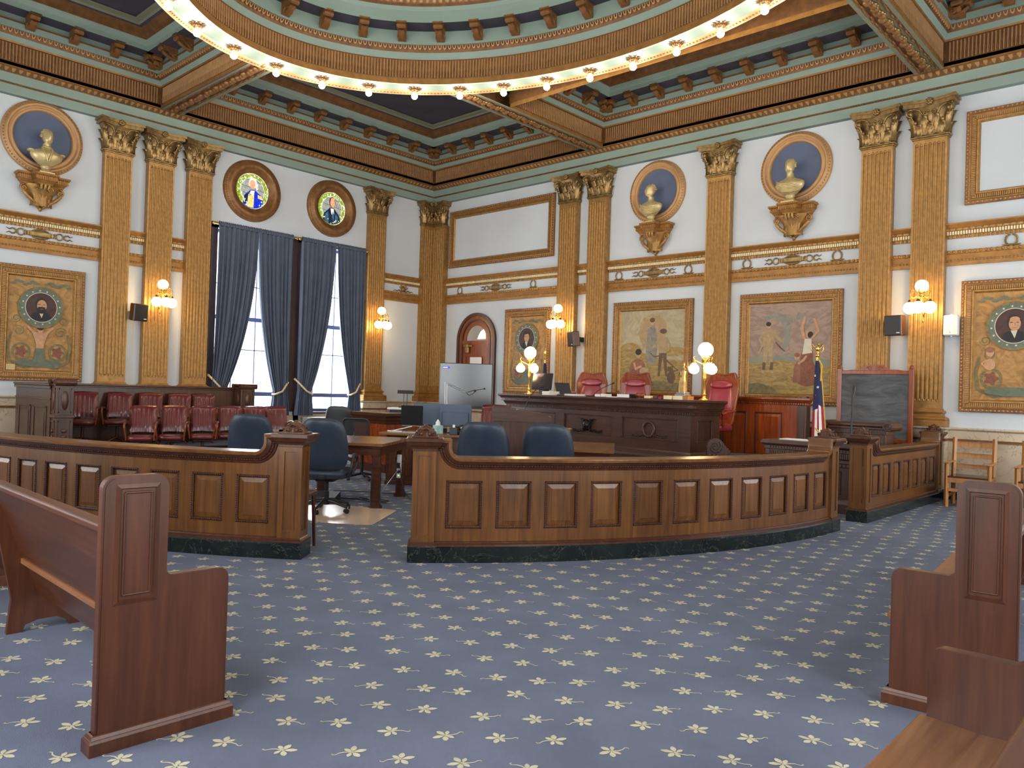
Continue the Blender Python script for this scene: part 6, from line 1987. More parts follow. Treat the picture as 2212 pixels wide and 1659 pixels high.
c2 = dup(ch, 'maroon leather chair between the monitors and the lectern', (6.35, -4.15, 0), R(25)); c2.scale = (1.15, 1.15, 1.32)

# ================================================================ tables
TA = R(35)


def leg8(m, x, y, h):
    o = lambda r_: [(x + r_ * math.cos(PI / 8 + k * PI / 4), y + r_ * math.sin(PI / 8 + k * PI / 4)) for k in range(8)]
    for (z0, z1, r0) in ((0, .03, .085), (.05, .5, .062), (.5, .525, .08), (.54, h, .06)): m.prism(o(r0), z0, z1)
    m.prism(o(.07), .03, .05); m.prism(o(.07), .525, .54)


def table(label, loc, W_, D2, h, skip=()):
    """origin at the front right corner of the top; top runs to -x and +y"""
    t = thing('table', label, 'table', loc, TA, 'dark octagonal legged tables')
    m = MB(); m.prism(outline([(0, 0), (0, D2), (-W_, D2), (-W_, 0)], [.0, 0, 0, 0]), h - .012, h); m.box(-W_ + .004, -.004, .004, D2 - .004, h - .035, h - .012); m.build('top', [MT['deskt'], MT['desk']], t)
    m = MB()
    for (a, b, c, d) in ((-W_ + .06, -.06, .05, .075), (-W_ + .06, -.06, D2 - .075, D2 - .05), (-.075, -.05, .06, D2 - .06), (-W_ + .05, -W_ + .075, .06, D2 - .06)): m.box(a, b, c, d, h - .15, h - .035)
    for (a, b, c, d) in ((-W_ + .04, -.04, .035, .06), (-.06, -.035, .04, D2 - .04)): m.box(a, b, c, d, h - .06, h - .04)
    m.build('apron', [MT['desk']], t)
    for x in (-.11, -W_ + .11):
        for y in (.11, D2 - .11):
            m = MB(); leg8(m, x, y, h - .035); m.build('leg', [MT['desk']], t)
    return t


T1 = (8.19, -7.87); T2 = (10.24, -5.93); TH = .80
def ont(o, x, y, z=TH + .0015): c, s = math.cos(TA), math.sin(TA); return (o[0] + c * x - s * y, o[1] + s * x + c * y, z)
table('dark wooden table with octagonal legs seen through the gap in the rail', (T1[0], T1[1], 0), 1.35, 1.32, TH)
table('dark wooden table behind the two blue chairs at the right rail', (T2[0], T2[1], 0), 1.12, 1.5, TH)
# pedestal desk
t = thing('desk', 'dark pedestal desk with monitors, behind the octagonal table', 'desk', (6.24, -6.28, 0), TA)
m = MB(); m.box(-.1, 1.45, -.1, .85, .76, .8, .008); m.build('top', [MT['deskt']], t)
for a in (0, .92):
    m = MB(); m.box(a, a + .45, 0, .75, .06, .76); m.box(a - .015, a + .465, -.015, .765, 0, .06, .006); pd = m.build('pedestal', [MT['desk']], t)
    m = MB(); m.box(a + .05, a + .40, -.008, 0, .14, .7, .004); m.box(a - .008, a, .08, .67, .14, .7, .004); m.box(a + .45, a + .458, .08, .67, .14, .7, .004); m.build('panel', [MT['oakd']], pd)
m = MB(); m.box(.45, .92, .05, .1, .62, .76); m.build('apron', [MT['desk']], t)
DK = (6.24, -6.28)
def ond(x, y, z=.8015): c, s = math.cos(TA), math.sin(TA); return (DK[0] + c * x - s * y, DK[1] + s * x + c * y, z)
CAMD = R(42.7)
simple('laptop', 'open black laptop on a raised stand on the pedestal desk', 'laptop', [('stand', 'steel', lambda m: (m.box(-.14, .14, -.12, .12, 0, .012), m.tube([(-.1, -.1, .01), (-.1, .1, .1)], .01, 6), m.tube([(.1, -.1, .01), (.1, .1, .1)], .01, 6), m.box(-.15, .15, -.1, .12, .1, .108))), ('base', 'black', lambda m: m.box(-.17, .17, -.12, .12, .109, .125, .003)), ('lid', 'black', lambda m: m.add([(-.17, -.12, .12), (.17, -.12, .12), (.19, -.2, .42), (-.15, -.2, .42), (-.17, -.105, .12), (.17, -.105, .12), (.19, -.185, .42), (-.15, -.185, .42)], [(0, 1, 2, 3), (7, 6, 5, 4), (3, 2, 6, 7), (0, 3, 7, 4), (1, 5, 6, 2)]))], ond(.36, .2), CAMD - R(6))
def mon2(x, y, a, w, label):
    simple('monitor', label, 'monitor', [('housing', 'dgreyblue', lambda m: (m.box(-w / 2, w / 2, -.02, .02, .1, .45, .006), m.box(-w / 2 + .04, w / 2 - .04, -.045, -.02, .1, .33, .012))), ('stand', 'black', lambda m: (m.box(-.03, .03, -.03, .03, .01, .2, .004), m.box(-.12, .12, -.09, .09, 0, .012, .004)))], ond(x, y), a)
MT['dgreyblue'] = plain('blue_grey_plastic', (78, 92, 112), .5, var=.05)
mon2(.52, .55, CAMD - R(4), .5, 'back of a grey monitor just behind the open black laptop'); mon2(.98, .42, CAMD, .5, 'back of the grey monitor above the tissue box')
def tissue(m): m.box(-.06, .06, -.06, .06, 0, .13, .003)
simple('tissue_box', 'pale blue and yellow tissue box with a tissue pulled up', 'tissue box', [('carton', plain('tissue_carton', (160, 196, 196), .7, var=.3, scale=14), tissue), ('tissue', 'paper', lambda m: m.lathe([(.05, .13), (.035, .15), (.04, .17), (.02, .2), (.005, .22)], 9, sx=1, sy=.5))], ond(.78, .08), CAMD + R(30))
simple('small_speaker', 'small black box speaker right of the tissue box', 'speaker', [('cabinet', 'dgrey', lambda m: m.box(-.06, .06, -.06, .06, 0, .11, .006)), ('cap', 'white', lambda m: m.box(-.015, .02, -.02, .02, .11, .15))], ond(1.05, -.02), CAMD)
simple('desk_camera', 'small black conference camera at the foot of the grey monitor', 'camera', [('base', 'black', lambda m: m.box(-.08, .08, -.05, .05, 0, .05, .01)), ('head', 'black', lambda m: m.sph((.0, 0, .1), .05, 12, 8)), ('lens', 'steel', lambda m: m.cyl((0, -.05, .1), (0, -.055, .1), .018, n=10))], ond(1.14, .16), CAMD)
simple('boom_arm', 'folding microphone boom arm rising over the grey monitors', 'microphone arm', [('clamp', 'black', lambda m: m.box(-.03, .03, -.03, .03, 0, .06)), ('post', 'steel', lambda m: (m.cyl((-.012, 0, .05), (-.025, 0, .80), .008, n=7), m.cyl((.018, 0, .05), (.005, 0, .78), .008, n=7))), ('arm', 'steel', lambda m: (m.tube([(-.02, 0, .80), (.33, 0, .66)], .007, 7), m.tube([(.0, 0, .77), (.31, 0, .63)], .007, 7))), ('microphone', 'black', lambda m: (m.tube([(.32, 0, .645), (.36, -.02, .6), (.42, -.02, .62), (.47, -.02, .67)], .006, 6), m.tube([(.34, 0, .65), (.44, -.02, .68), (.6, -.02, .71)], .006, 6), m.sph((.61, -.02, .712), .016, 8, 6), m.sph((.46, -.02, .675), .02, 8, 6)))], ond(.78, .6), CAMD)
simple('pen', 'pale pen lying on the left end of the pedestal desk', 'pen', [('barrel', 'white', lambda m: m.tube([(-.12, 0, .008), (.12, .0, .008)], [.008, .006], 7))], ond(.05, .25), CAMD - R(8))
simple('cable_bundle', 'white cables looped on the pedestal desk by the laptop', 'cable', [('wire', 'white', lambda m: m.tube([(.3, 0, .1), (.15, -.03, .06), (.02, -.02, .03), (-.06, 0, .008), (.0, .04, .008), (.14, .06, .008)], .007, 6))], ond(.08, .02), CAMD)
# things on the tables
simple('paper_stack', 'white paper stack on the far left of the octagonal table', 'papers', [('sheets', 'paper', sheets(.26, .34, .05, 5, 5))], ont(T1, -1.02, 1.0), TA + R(10))
simple('folder', 'white folder on the left edge of the octagonal table', 'folder', [('sheets', 'paper', sheets(.22, .3, .03, 3, 8))], ont(T1, -1.15, .5), TA - R(15))
simple('desk_phone', 'small black conference phone between the two blue chairs', 'phone', [('body', 'black', lambda m: m.box(-.09, .09, -.05, .05, 0, .04, .01)), ('handset', 'dgrey', lambda m: (m.box(-.08, .08, -.02, .02, .042, .06, .006), m.sph((-.07, 0, .055), .022, 8, 6), m.sph((.07, 0, .055), .022, 8, 6)))], ont(T2, -.92, .75), CAMD)
t = thing('document_stand', 'light wooden document stand in front of the bench, right of the lectern', 'stand', (8.02, -4.22, 0), CAMD)
m = MB(); m.prism([(-.12, -.1), (.12, -.1), (.15, .12), (-.15, .12)], .80, .92); m.box(-.15, .15, -.12, .14, .92, .932, .002); m.build('tray', [MT['light_oak']], t)
m = MB(); m.cyl((0, 0, .03), (0, 0, .8), .02, n=8); m.lathe([(0, 0), (.14, 0), (.14, .02), (.02, .035)], 14); m.build('post', [MT['desk']], t)
simple('microphone', 'short stubby microphone on the table between the blue chairs', 'microphone', [('stem', 'black', lambda m: m.tube([(0, 0, .02), (-.04, 0, .12), (-.1, 0, .2)], .006, 6)), ('capsule', 'black', lambda m: m.sph((-.11, 0, .215), .022, 8, 6)), ('foot', 'black', lambda m: m.lathe([(0, 0), (.05, 0), (.05, .012), (0, .02)], 12))], ont(T2, -.7, .45), CAMD)


# ================================================================ office chairs
def office_chair(label, loc, rz, mats=None, group='blue leather office chairs', key='oc'):
    if key not in PROTO:
        t = thing('office_chair', label, 'office chair', loc, rz, group); lm = mats or MT['navyleather']
        yb = lambda x, z: .24 + .14 * (z - .8) - .9 * x * x + .25 * (z - .72) ** 2
        m = MB()
        def taper(x, z): return x * (1 + .10 * (z) / .32 * -.5)
        m.M = T(0, 0, .80)
        pillow(m, lambda x, z: yb(x, z + .80), .54, .62, .10, 26, 4.2); m.v = [(x * (1.06 - .14 * max(0, (z - .8)) / .3), y, z) for x, y, z in m.v]; m.M = None
        m.tube([(.265 * math.cos(k * PI / 24) * 1.0 if False else .0, 0, 0) for k in range(2)], .0001, 3, caps=False); m.v = m.v[:-6]; m.f = m.f[:-3]; m.mi = m.mi[:-3]; m.sm = m.sm[:-3]
        m.build('backrest', [lm], t)
        m = MB()
        def st(u, v):
            a = u * 2 * PI; c, s = math.cos(a), math.sin(a); k = (abs(c) ** 4 + abs(s) ** 4) ** -.25; q = (0, .9, 1, 1, .92, .6, 0)[min(6, int(v * 6 + .01))]
            return (.265 * c * k * q, -.03 + .26 * s * k * q, (.40, .40, .42, .47, .505, .52, .525)[min(6, int(v * 6 + .01))])
        m.grid(st, 36, 6, cu=True); m.build('seat', [lm], t)
        for s_ in (-1, 1):
            m = MB(); m.tube([(s_ * .27, .1, .44), (s_ * .31, .1, .5), (s_ * .315, .08, .62), (s_ * .31, .0, .665), (s_ * .305, -.14, .655), (s_ * .305, -.2, .62), (s_ * .3, -.16, .52), (s_ * .27, -.08, .43)], [.018, .02, .022, .026, .024, .022, .02, .018], 8, sq=(1.3, .8)); m.build('armrest', [MT['black']], t)
        m = MB(); m.box(-.11, .11, -.12, .12, .36, .4, .01); m.box(-.04, .04, .05, .26, .40, .44, .008); m.tube([(.05, -.02, .37), (.2, -.03, .365), (.26, -.03, .36)], [.006, .006, .014], 6); m.build('mechanism', [MT['black']], t)
        m = MB(); m.cyl((0, 0, .1), (0, 0, .24), .03); m.cyl((0, 0, .24), (0, 0, .37), .022); m.build('gas_column', [MT['black']], t)
        m = MB()
        for k in range(5): a = k * 2 * PI / 5 + .2; c, s = math.cos(a), math.sin(a); m.tube([(0, 0, .125), (.12 * c, .12 * s, .12), (.3 * c, .3 * s, .075)], [.03, .024, .016], 7)
        m.cyl((0, 0, .08), (0, 0, .16), .036); m.build('star_base', [MT['black']], t)
        for k in range(5):
            a = k * 2 * PI / 5 + .2; c, s = math.cos(a), math.sin(a); m = MB()
            for o in (-.016, .016): m.M = T(.3 * c, .3 * s, .029) @ rot(a + 1.1); m.cyl((-.0, o - .009, 0), (0, o + .009, 0), .028, n=14)
            m.M = T(.3 * c, .3 * s, 0); m.cyl((0, 0, .03), (0, 0, .075), .009, n=6); m.M = None; m.build('caster', [MT['black']], t)
        PROTO[key] = t; return t
    return dup(PROTO[key], label, loc, rz)


office_chair('blue leather office chair in the gap between the curved rails', (7.93, -8.48, .006), R(220))
office_chair('blue leather office chair behind the left rail, before the jury chairs', (6.64, -8.71, 0), R(226))
office_chair('blue black office chair behind the right rail, left of its pair', (9.70, -7.62, 0), R(216)).scale = (1.02, 1.02, 1.04)
office_chair('blue black office chair behind the right rail, right of its pair', (10.20, -7.12, 0), R(214)).scale = (1.02, 1.02, 1.04)
GREYL = plain('dark_grey_leather', (58, 60, 62), .5, var=.12, bmp=.08, bscale=120)
office_chair('dark grey office chair in front of the curtained windows', (3.4, -5.1, 0), R(215), GREYL, None, 'oc2')
# mesh chair
t = thing('mesh_chair', 'black mesh back chair in front of the clerk counter', 'office chair', (5.55, -6.22, 0), R(205))
MESHM, nt, b_ = newmat('black_mesh_fabric'); b_.inputs['Base Color'].default_value = (.012, .012, .013, 1); setin(b_, Roughness=.8); b_.inputs['Alpha'].default_value = .82
m = MB(); yb = lambda x, z: .24 + .1 * (z - .75) - .6 * x * x
ol = outline([(-.2, .5), (.2, .5), (.23, .98), (-.23, .98)], [.06, .06, .08, .08])
m.add([(x, yb(x, z), z) for x, z in ol], [tuple(range(len(ol)))]); m.build('mesh_back', [MESHM], t)
m = MB(); m.tube([(x, yb(x, z), z) for x, z in ol], .016, 7, closed=True); m.tube([(-.2, yb(.2, .62), .62), (0, .21, .66), (.2, yb(.2, .62), .62)], .012, 6); m.tube([(0, .12, .42), (0, .28, .46), (0, .27, .6)], .022, 7); m.build('back_frame', [MT['black']], t)
m = MB(); m.box(-.24, .24, -.25, .2, .42, .49, .03); m.build('seat', [MT['black']], t)
m = MB(); m.cyl((0, 0, .08), (0, 0, .42), .025)
for k in range(5): a = k * 2 * PI / 5; m.tube([(0, 0, .1), (.28 * math.cos(a), .28 * math.sin(a), .06)], [.024, .014], 6); m.sph((.28 * math.cos(a), .28 * math.sin(a), .028), .028, 8, 6)
m.build('swivel_base', [MT['black']], t)

# floor things in the gap
MATM, nt, b_ = newmat('clear_amber_mat'); b_.inputs['Base Color'].default_value = (*s2l((206, 180, 158)), 1); setin(b_, Roughness=.22)
m = MB(); m.prism(outline([(8.18, -9.02), (8.62, -8.92), (9.0, -8.62), (8.36, -7.75), (7.55, -8.1), (7.3, -8.6)], [.1, .1, .05, .05, .05, .05]), .0016, .006); tag(m.build('chair_mat', [MATM]), 'tan plastic chair mat under the blue chair in the rail gap', 'chair mat')
simple('foot_rest', 'black wedge box on the carpet behind the rail gap chair', 'foot rest', [('box', 'black', lambda m: m.add([(-.2, -.15, 0), (.2, -.15, 0), (.2, .15, 0), (-.2, .15, 0), (-.2, -.13, .06), (.2, -.13, .06), (.2, .13, .11), (-.2, .13, .11)], [(3, 2, 1, 0), (4, 5, 6, 7), (0, 1, 5, 4), (1, 2, 6, 5), (2, 3, 7, 6), (3, 0, 4, 7)]))], (7.16, -8.02, .002), R(40))
def wire(label, pts, r_=.006, name='floor_cable', mt='black'):
    m = MB(); sm = []
    P = [Vector(p) for p in pts]
    for i in range(len(P) - 1):
        a, b, c, d = P[max(0, i - 1)], P[i], P[i + 1], P[min(len(P) - 1, i + 2)]
        for k in range(6):
            u = k / 6; sm.append(.5 * ((2 * b) + (c - a) * u + (2 * a - 5 * b + 4 * c - d) * u * u + (3 * b - a - 3 * c + d) * u ** 3))
    sm.append(P[-1]); m.tube(sm, r_, 6); return tag(m.build(name, [MT[mt]]), label, 'cord', None)
wire('tangled black cords on the carpet under the octagonal table', [(7.0, -7.75, .01), (7.2, -7.7, .01), (7.45, -7.5, .01), (7.3, -7.55, .02), (7.6, -7.62, .01), (7.75, -7.4, .012), (7.5, -7.45, .02), (7.72, -7.55, .01), (7.85, -7.52, .01)])
wire('black cord trailing from the table leg toward the right rail post', [(7.5, -7.03, .42), (7.58, -7.05, .2), (7.75, -7.05, .02), (8.05, -6.95, .01), (8.5, -6.85, .01), (9.2, -6.9, .01)])
wire('grey cord hanging from the power strip to the floor', [(7.5, -7.06, .38), (7.46, -7.2, .2), (7.55, -7.45, .03), (7.6, -7.6, .01)], .005, 'floor_cable', 'steel')
wire('thin black cord crossing the carpet behind the rail gap chair', [(6.5, -7.4, .01), (6.8, -7.1, .01), (7.1, -7.0, .012), (7.4, -6.7, .01)], .005)
q = ont(T1, -.11 + .0, 1.21, .42)
simple('power_strip', 'white power strip with black plugs fixed to the far table leg', 'power strip', [('housing', 'white', lambda m: m.box(-.03, .03, -.02, .02, -.16, .16, .008)), ('plug', 'black', lambda m: (m.box(-.022, .022, -.05, -.021, -.02, .05, .005), m.box(-.022, .022, -.045, -.021, -.09, -.05, .005))), ('lamp_switch', emit('switch_glow', (200, 255, 160), .8), lambda m: m.box(-.01, .01, -.023, -.0205, -.13, -.115))], (q[0] + .055, q[1] - .075, q[2]), R(40))
t = thing('radiator_cover', 'white cover under the window nearest the corner', 'radiator cover', (0.04, -3.9, 0), 0)
m = MB(); m.box(.06, .3, 0, 1.5, 0, .74, .006); m.build('case', [MT['white']], t)
m = MB(); [m.box(.3, .306, .08 + k * .06, .105 + k * .06, .1, .64) for k in range(23)]; m.build('grille', [MT['steel']], t)

# ================================================================ right of the bench
t = thing('stair_scroll', 'carved dark scroll bracket on the floor at the right end of the bench', 'carved bracket', (9.93, -3.02, 0), R(38))
m = MB(); m.box(-.02, .62, -.07, .07, 0, .6, .004); m.build('board', [MT['walnutv']], t)
m = MB(); m.M = T(0, .07, 0) @ XZ
o = [(-.02, .56)] + [(.1 - .13 * math.cos(k * PI / 14), .74 + .13 * math.sin(k * PI / 14)) for k in range(12)] + [(.27, .72), (.33, .66), (.42, .61), (.62, .60), (.62, .56)]
m.prism(o, 0, .14); m.M = None
for y in (-.072, .072): spiral(m, (.09, y, .745), .1, 2.0, .016, (1, 0, 0), (0, 0, 1), -1, PI * .3, 30)
for k in range(6): m.sph((.02 + .06 * k, -.072, .62 - .004 * k), (.03, .014, .025), 7, 5)
for k in range(7): m.sph((.18 + .035 * k, 0, .81 - .033 * k), (.02, .06, .016), 7, 5)
m.build('scroll', [MT['walnutv']], t)
m = MB(); m.box(.3, .78, -.1, .1, .605, .65, .01); m.cyl((.78, -.1, .628), (.78, .1, .628), .024, n=10); m.build('tread_cap', [MT['dgrey']], t)

t = thing('clerk_desk', 'dark desk with a dentil edge and papers behind the right end of the curved rail', 'desk', (10.88, -3.22, 0), R(0))
DX = 1.28
UPD = [(.08, .62), (.08, .1), (DX - .08, .1), (DX - .08, .62)]
m = MB(); m.sweep(UPD, [(0, .60), (.012, .61), (.012, .65), (.03, .66), (.03, .70), (.05, .72), (.05, .79), (.06, .80), (.06, .84), (.085, .86), (.1, .875), (.1, .905), (.09, .915)])
def dn3(x, y, a): m.M = T(x, y) @ rot(a); m.box(-.008, .008, -.012, .004, .725, .785); m.M = None
def dn4(x, y, a): m.M = T(x, y) @ rot(a); m.box(-.01, .01, -.016, .004, .812, .836); m.M = None
def dn5(x, y, a): m.M = T(x, y) @ rot(a); m.box(-.012, .012, -.018, .004, .615, .645); m.M = None
along(UPD, .026, dn3, off=.05); along(UPD, .04, dn4, off=.06); along(UPD, .05, dn5, off=.012); m.build('cornice', [MT['walnut']], t)
m = MB(); m.box(.0, DX, .0, .64, .90, .925, .006); m.build('top', [MT['walnut']], t)
m = MB(); m.box(.08, DX - .08, .122, .62, .12, .90); panel_front(m, [(.2, .62, .24, .56), (.76, DX - .2, .24, .56)], .08, DX - .08, .12, .62, .1); m.box(.0, DX, .02, .64, 0, .12); m.build('body', [MT['walnutv']], t)
m = MB(); m.sweep(UPD, [(.06, .12), (.055, .16), (.02, .19), (0, .2)]); m.build('plinth', [MT['walnut']], t)
for (a, b) in ((.2, .62), (.76, DX - .2)): m = MB(); moulded(m, a, b, .24, .56, .1, bead=False, field=False); m.build('panel', [MT['walnutv'], MT['oakd']], t)
simple('paper_stack', 'loose white papers on the left of the clerk desk', 'papers', [('sheets', 'paper', sheets(.42, .3, .014, 4, 9))], (11.28, -2.95, .9265), R(4))
simple('open_book', 'open book beside the name plate on the clerk desk', 'book', [('pages', 'paper', lambda m: (m.grid(lambda u, v: ((u - .5) * .4, (v - .5) * .28, .02 + .022 * math.sin(min(1, abs(2 * u - 1)) * PI)), 12, 2), m.box(-.2, .2, -.14, .14, .002, .019))), ('cover', 'dgrey', lambda m: m.box(-.21, .21, -.15, .15, 0, .002))], (11.82, -2.86, .9265), R(5))
t = thing('name_plate', 'black name plate with gold border on the clerk desk', 'name plate', (11.86, -3.10, .9265), R(6))
m = MB(); m.M = Matrix.Rotation(R(-20), 4, 'X'); m.box(-.15, .15, 0, .008, 0, .06); m.M = None; m.build('plate', [MT['black']], t)
m = MB(); m.M = Matrix.Rotation(R(-20), 4, 'X')
for q in ((-.148, .148, .053, .058), (-.148, .148, .002, .007), (-.148, -.143, .002, .058), (.143, .148, .002, .058)): m.box(q[0], q[1], -.002, .0, q[2], q[3])
x = -.1; rn = random.Random(3)
while x < .1: w_ = rn.uniform(.006, .013); m.box(x, x + w_, -.002, 0, .024, .036); x += w_ + rn.choice((.003, .003, .008))
m.M = None; m.build('gold_lettering', [MT['brass']], t)
simple('microphone_stand', 'straight black microphone stand rising from the clerk desk', 'microphone', [('rod', 'black', lambda m: (m.cyl((0, 0, .02), (.01, 0, .55), .014, n=8), m.cyl((.01, 0, .5), (.012, 0, .64), .02, n=8))), ('capsule', 'black', lambda m: m.tube([(.012, 0, .62), (.03, 0, .76), (.032, 0, .79)], [.018, .026, .012], 10)), ('foot', 'black', lambda m: m.lathe([(0, 0), (.08, 0), (.08, .015), (.02, .03), (0, .03)], 16))], (11.93, -2.72, .9265), R(42))
simple('tissue_pack', 'crumpled white tissues on the clerk desk by the rail post', 'tissues', [('tissue', 'paper', lambda m: m.lathe([(.06, 0), (.085, .03), (.06, .07), (.07, .1), (.03, .13), (0, .14)], 7))], (12.12, -3.0, .9265), 0)
simple('cup', 'black cup beside the crumpled tissues on the clerk desk', 'cup', [('cup', 'black', lambda m: m.lathe([(0, 0), (.035, 0), (.042, .11), (.038, .11), (.03, .01)], 14))], (12.0, -2.99, .9265), 0)

# scroll topped stand
t = thing('scroll_lectern', 'reddish lectern whose rolled top ends in carved scrolls, before the grey board', 'lectern', (11.3, -2.0, 0), R(0))
m = MB(); m.box(.06, .86, .02, .36, .1, 1.10, .004); m.box(.1, .82, .012, .02, .2, .98, .003); m.box(.02, .9, -.02, .4, 0, .1, .008); m.build('body', [MT['walnut']], t)
m = MB(); m.box(.04, .88, .0, .38, 1.03, 1.10, .004)
for k in range(38): m.box(.05 + k * .0215, .062 + k * .0215, -.006, 0, 1.035, 1.095)
m.build('fluted_frieze', [MT['walnut']], t)
m = MB(); m.box(.0, .92, -.02, .40, 1.10, 1.13, .006); m.box(.02, .9, -.01, .39, 1.13, 1.195, .02)
for x in (-.02, .9):
    m.cyl((x, -.06, 1.145), (x, .42, 1.145), .065, n=20)
    for y in (-.063,): spiral(m, (x, y, 1.145), .058, 2.2, .011, (1, 0, 0), (0, 0, 1), 1 if x < .5 else -1, 0, 34)
m.build('scroll_top', [MT['walnut']], t)
# grey covered board
t = thing('covered_board', 'tall wooden framed board covered with creased dark grey cloth', 'board', (11.04, -.72, 0), 0)
for x in (0, 1.09):
    m = MB(); m.box(x - .035, x + .035, -.03, .03, 0, 2.03, .005); m.lathe([(.03, 2.03), (.038, 2.045), (.026, 2.06), (.03, 2.075), (.01, 2.09), (0, 2.1)], 12, (x, 0, 0)); m.box(x - .03, x + .03, -.25, .25, 0, .05, .01); m.build('post', [MT['mahog']], t)
m = MB(); m.box(.035, 1.055, -.025, .025, 1.94, 2.0, .006); m.box(.035, 1.055, -.025, .025, .86, .92, .006)
m.M = XZ; m.prism([(.1, 2.0), (.2, 2.015), (.32, 2.02), (.36, 2.05), (.42, 2.085), (.545, 2.10), (.67, 2.085), (.73, 2.05), (.77, 2.02), (.89, 2.015), (.99, 2.0)], -.015, .015); m.M = None
for s_ in (-1, 1): spiral(m, (.545 + s_ * .08, -.018, 2.035), .04, 1.5, .007, (s_, 0, 0), (0, 0, 1), 1, 0, 16)
m.build('crest_rail', [MT['mahog']], t)
CL, nt, b_ = newmat('creased_grey_cloth'); v = coords(nt, (1, 1, 3.2)); f = noise(nt, v, 2.6, 5, .6, .8); nt.links.new(mixramp(nt, f, [(.35, s2l((64, 66, 70))), (.65, s2l((96, 98, 102)))]), b_.inputs['Base Color']); setin(b_, Roughness=.6); bump(nt, b_, f, .6, .03)
m = MB(); m.grid(lambda u, v: (.035 + 1.02 * u, -.012 + .006 * math.sin(v * 22 + u * 3) * math.sin(u * 4 + v * 9), .92 + 1.02 * v), 24, 40); m.build('cloth', [CL], t)
# flags
def flag(label, loc, rz, H, z0, z1, patt):
    t = thing('flag', label, 'flag', loc, rz)
    m = MB(); m.cyl((0, 0, .1), (0, 0, H), .014, n=10); m.build('staff', [MT['brass']], t)
    m = MB(); m.lathe([(0, 0), (.16, 0), (.165, .03), (.06, .06), (.03, .12), (.02, .14), (0, .14)], 20); m.build('stand', [MT['brass']], t)
    m = MB(); m.lathe([(0, H), (.03, H + .01), (.035, H + .03), (.015, H + .05), (.03, H + .08), (.012, H + .1)], 10)
    if patt == 'eagle':
        m.sph((0, 0, H + .13), (.03, .03, .05), 10, 7); m.sph((0, -.02, H + .19), (.02, .03, .02), 8, 6)
        for s_ in (-1, 1): m.tube([(s_ * .02, 0, H + .12), (s_ * .075, .01, H + .19), (s_ * .085, .01, H + .12), (s_ * .06, .01, H + .07)], [.02, .024, .02, .006], 7, sq=(1, .5))
    else: m.lathe([(.008, H + .09), (.035, H + .13), (.02, H + .2), (0, H + .28)], 8, sy=.4)
    m.build('finial', [MT['brass']], t)
    FM = [plain('flag_navy', (34, 34, 70), .8), plain('flag_red', (150, 34, 44), .8), plain('flag_white', (220, 214, 210), .8)]
    m = MB()
    nu, nv = 40, 44
    def F(u, v):
        a = u * 2 * PI * 1.9; w_ = .035 + .085 * v ** .8
        x = w_ * math.cos(a) * (.55 + .35 * u) + .04 * v; y = .03 + w_ * .7 * math.sin(a)
        zb = z0 + .16 * math.sin(u * 7) * v - .12 * u * v
        return (x, y - .05, z1 + (zb - z1) * v)
    for j in range(nv):
        for i in range(nu):
            u, v = (i + .5) / nu, (j + .5) / nv
            if v < .62: mt = 0 if not (.42 < u < .5 and v > .2) else 2
            else: mt = 1 if int(u * 13) % 2 == 0 else 2
            if patt != 'eagle': mt = 0
            q = [F(i / nu, j / nv), F((i + 1) / nu, j / nv), F((i + 1) / nu, (j + 1) / nv), F(i / nu, (j + 1) / nv)]
            m.add(q, [(0, 1, 2, 3)], True, mt)
    m.build('cloth', FM, t)
    if patt == 'eagle':
        m = MB(); sp = []
        for u0, v0 in ((.06, .3), (.18, .42), (.3, .5), (.12, .55), (.55, .45), (.66, .3), (.78, .52), (.62, .57), (.9, .35), (.84, .2)):
            c = Vector(F(u0, v0)); o_ = (Vector((c.x - .03, c.y + .02, 0))); o_ = o_.normalized() * .006; ax = Vector((-o_.y, o_.x, 0)).normalized()
            pl = [c + o_ + ax * ((.026 if k % 2 == 0 else .011) * math.sin(k * PI / 5)) + Vector((0, 0, (.026 if k % 2 == 0 else .011) * math.cos(k * PI / 5))) for k in range(10)]
            m.add([tuple(p_) for p_ in pl], [tuple(range(10))])
        m.build('star', [FM[2]], t)
        m = MB(); m.tube([F(0.0, v / 16) for v in range(17)], .011, 6); m.tube([F(u / 30, 1) for u in range(31)], .012, 6); m.tube([F(1, v / 16) for v in range(17)], .011, 6); m.tube([(0, -.03, H - .02), (.05, -.06, H - .12), (.035, -.06, H - .35)], .012, 6); m.build('fringe', [plain('gold_fringe', (206, 160, 60), .7)], t)
    return t


flag('stars and stripes flag with gold eagle finial, drooping beside the microphone stand', (11.28, -2.32, 0), R(40), 2.13, 1.0, 2.08, 'eagle')
flag('dark blue flag with a pale finial behind the bench monitor', (4.75, -.82, 0), R(40), 2.2, .95, 2.12, 'spear')
t = thing('green_cabinet', 'dark green cabinet by the wall behind the drooping flag', 'cabinet', (10.62, -.40, 0), 0)
GRN = plain('dark_green_paint', (34, 66, 50), .5)
m = MB(); m.box(-.32, .32, -.16, .16, 0, 1.03, .006); m.build('body', [GRN], t)
m = MB(); m.box(-.3, -.01, -.17, -.16, .05, .99, .003); m.box(.01, .3, -.17, -.16, .05, .99, .003); m.build('door', [GRN], t)


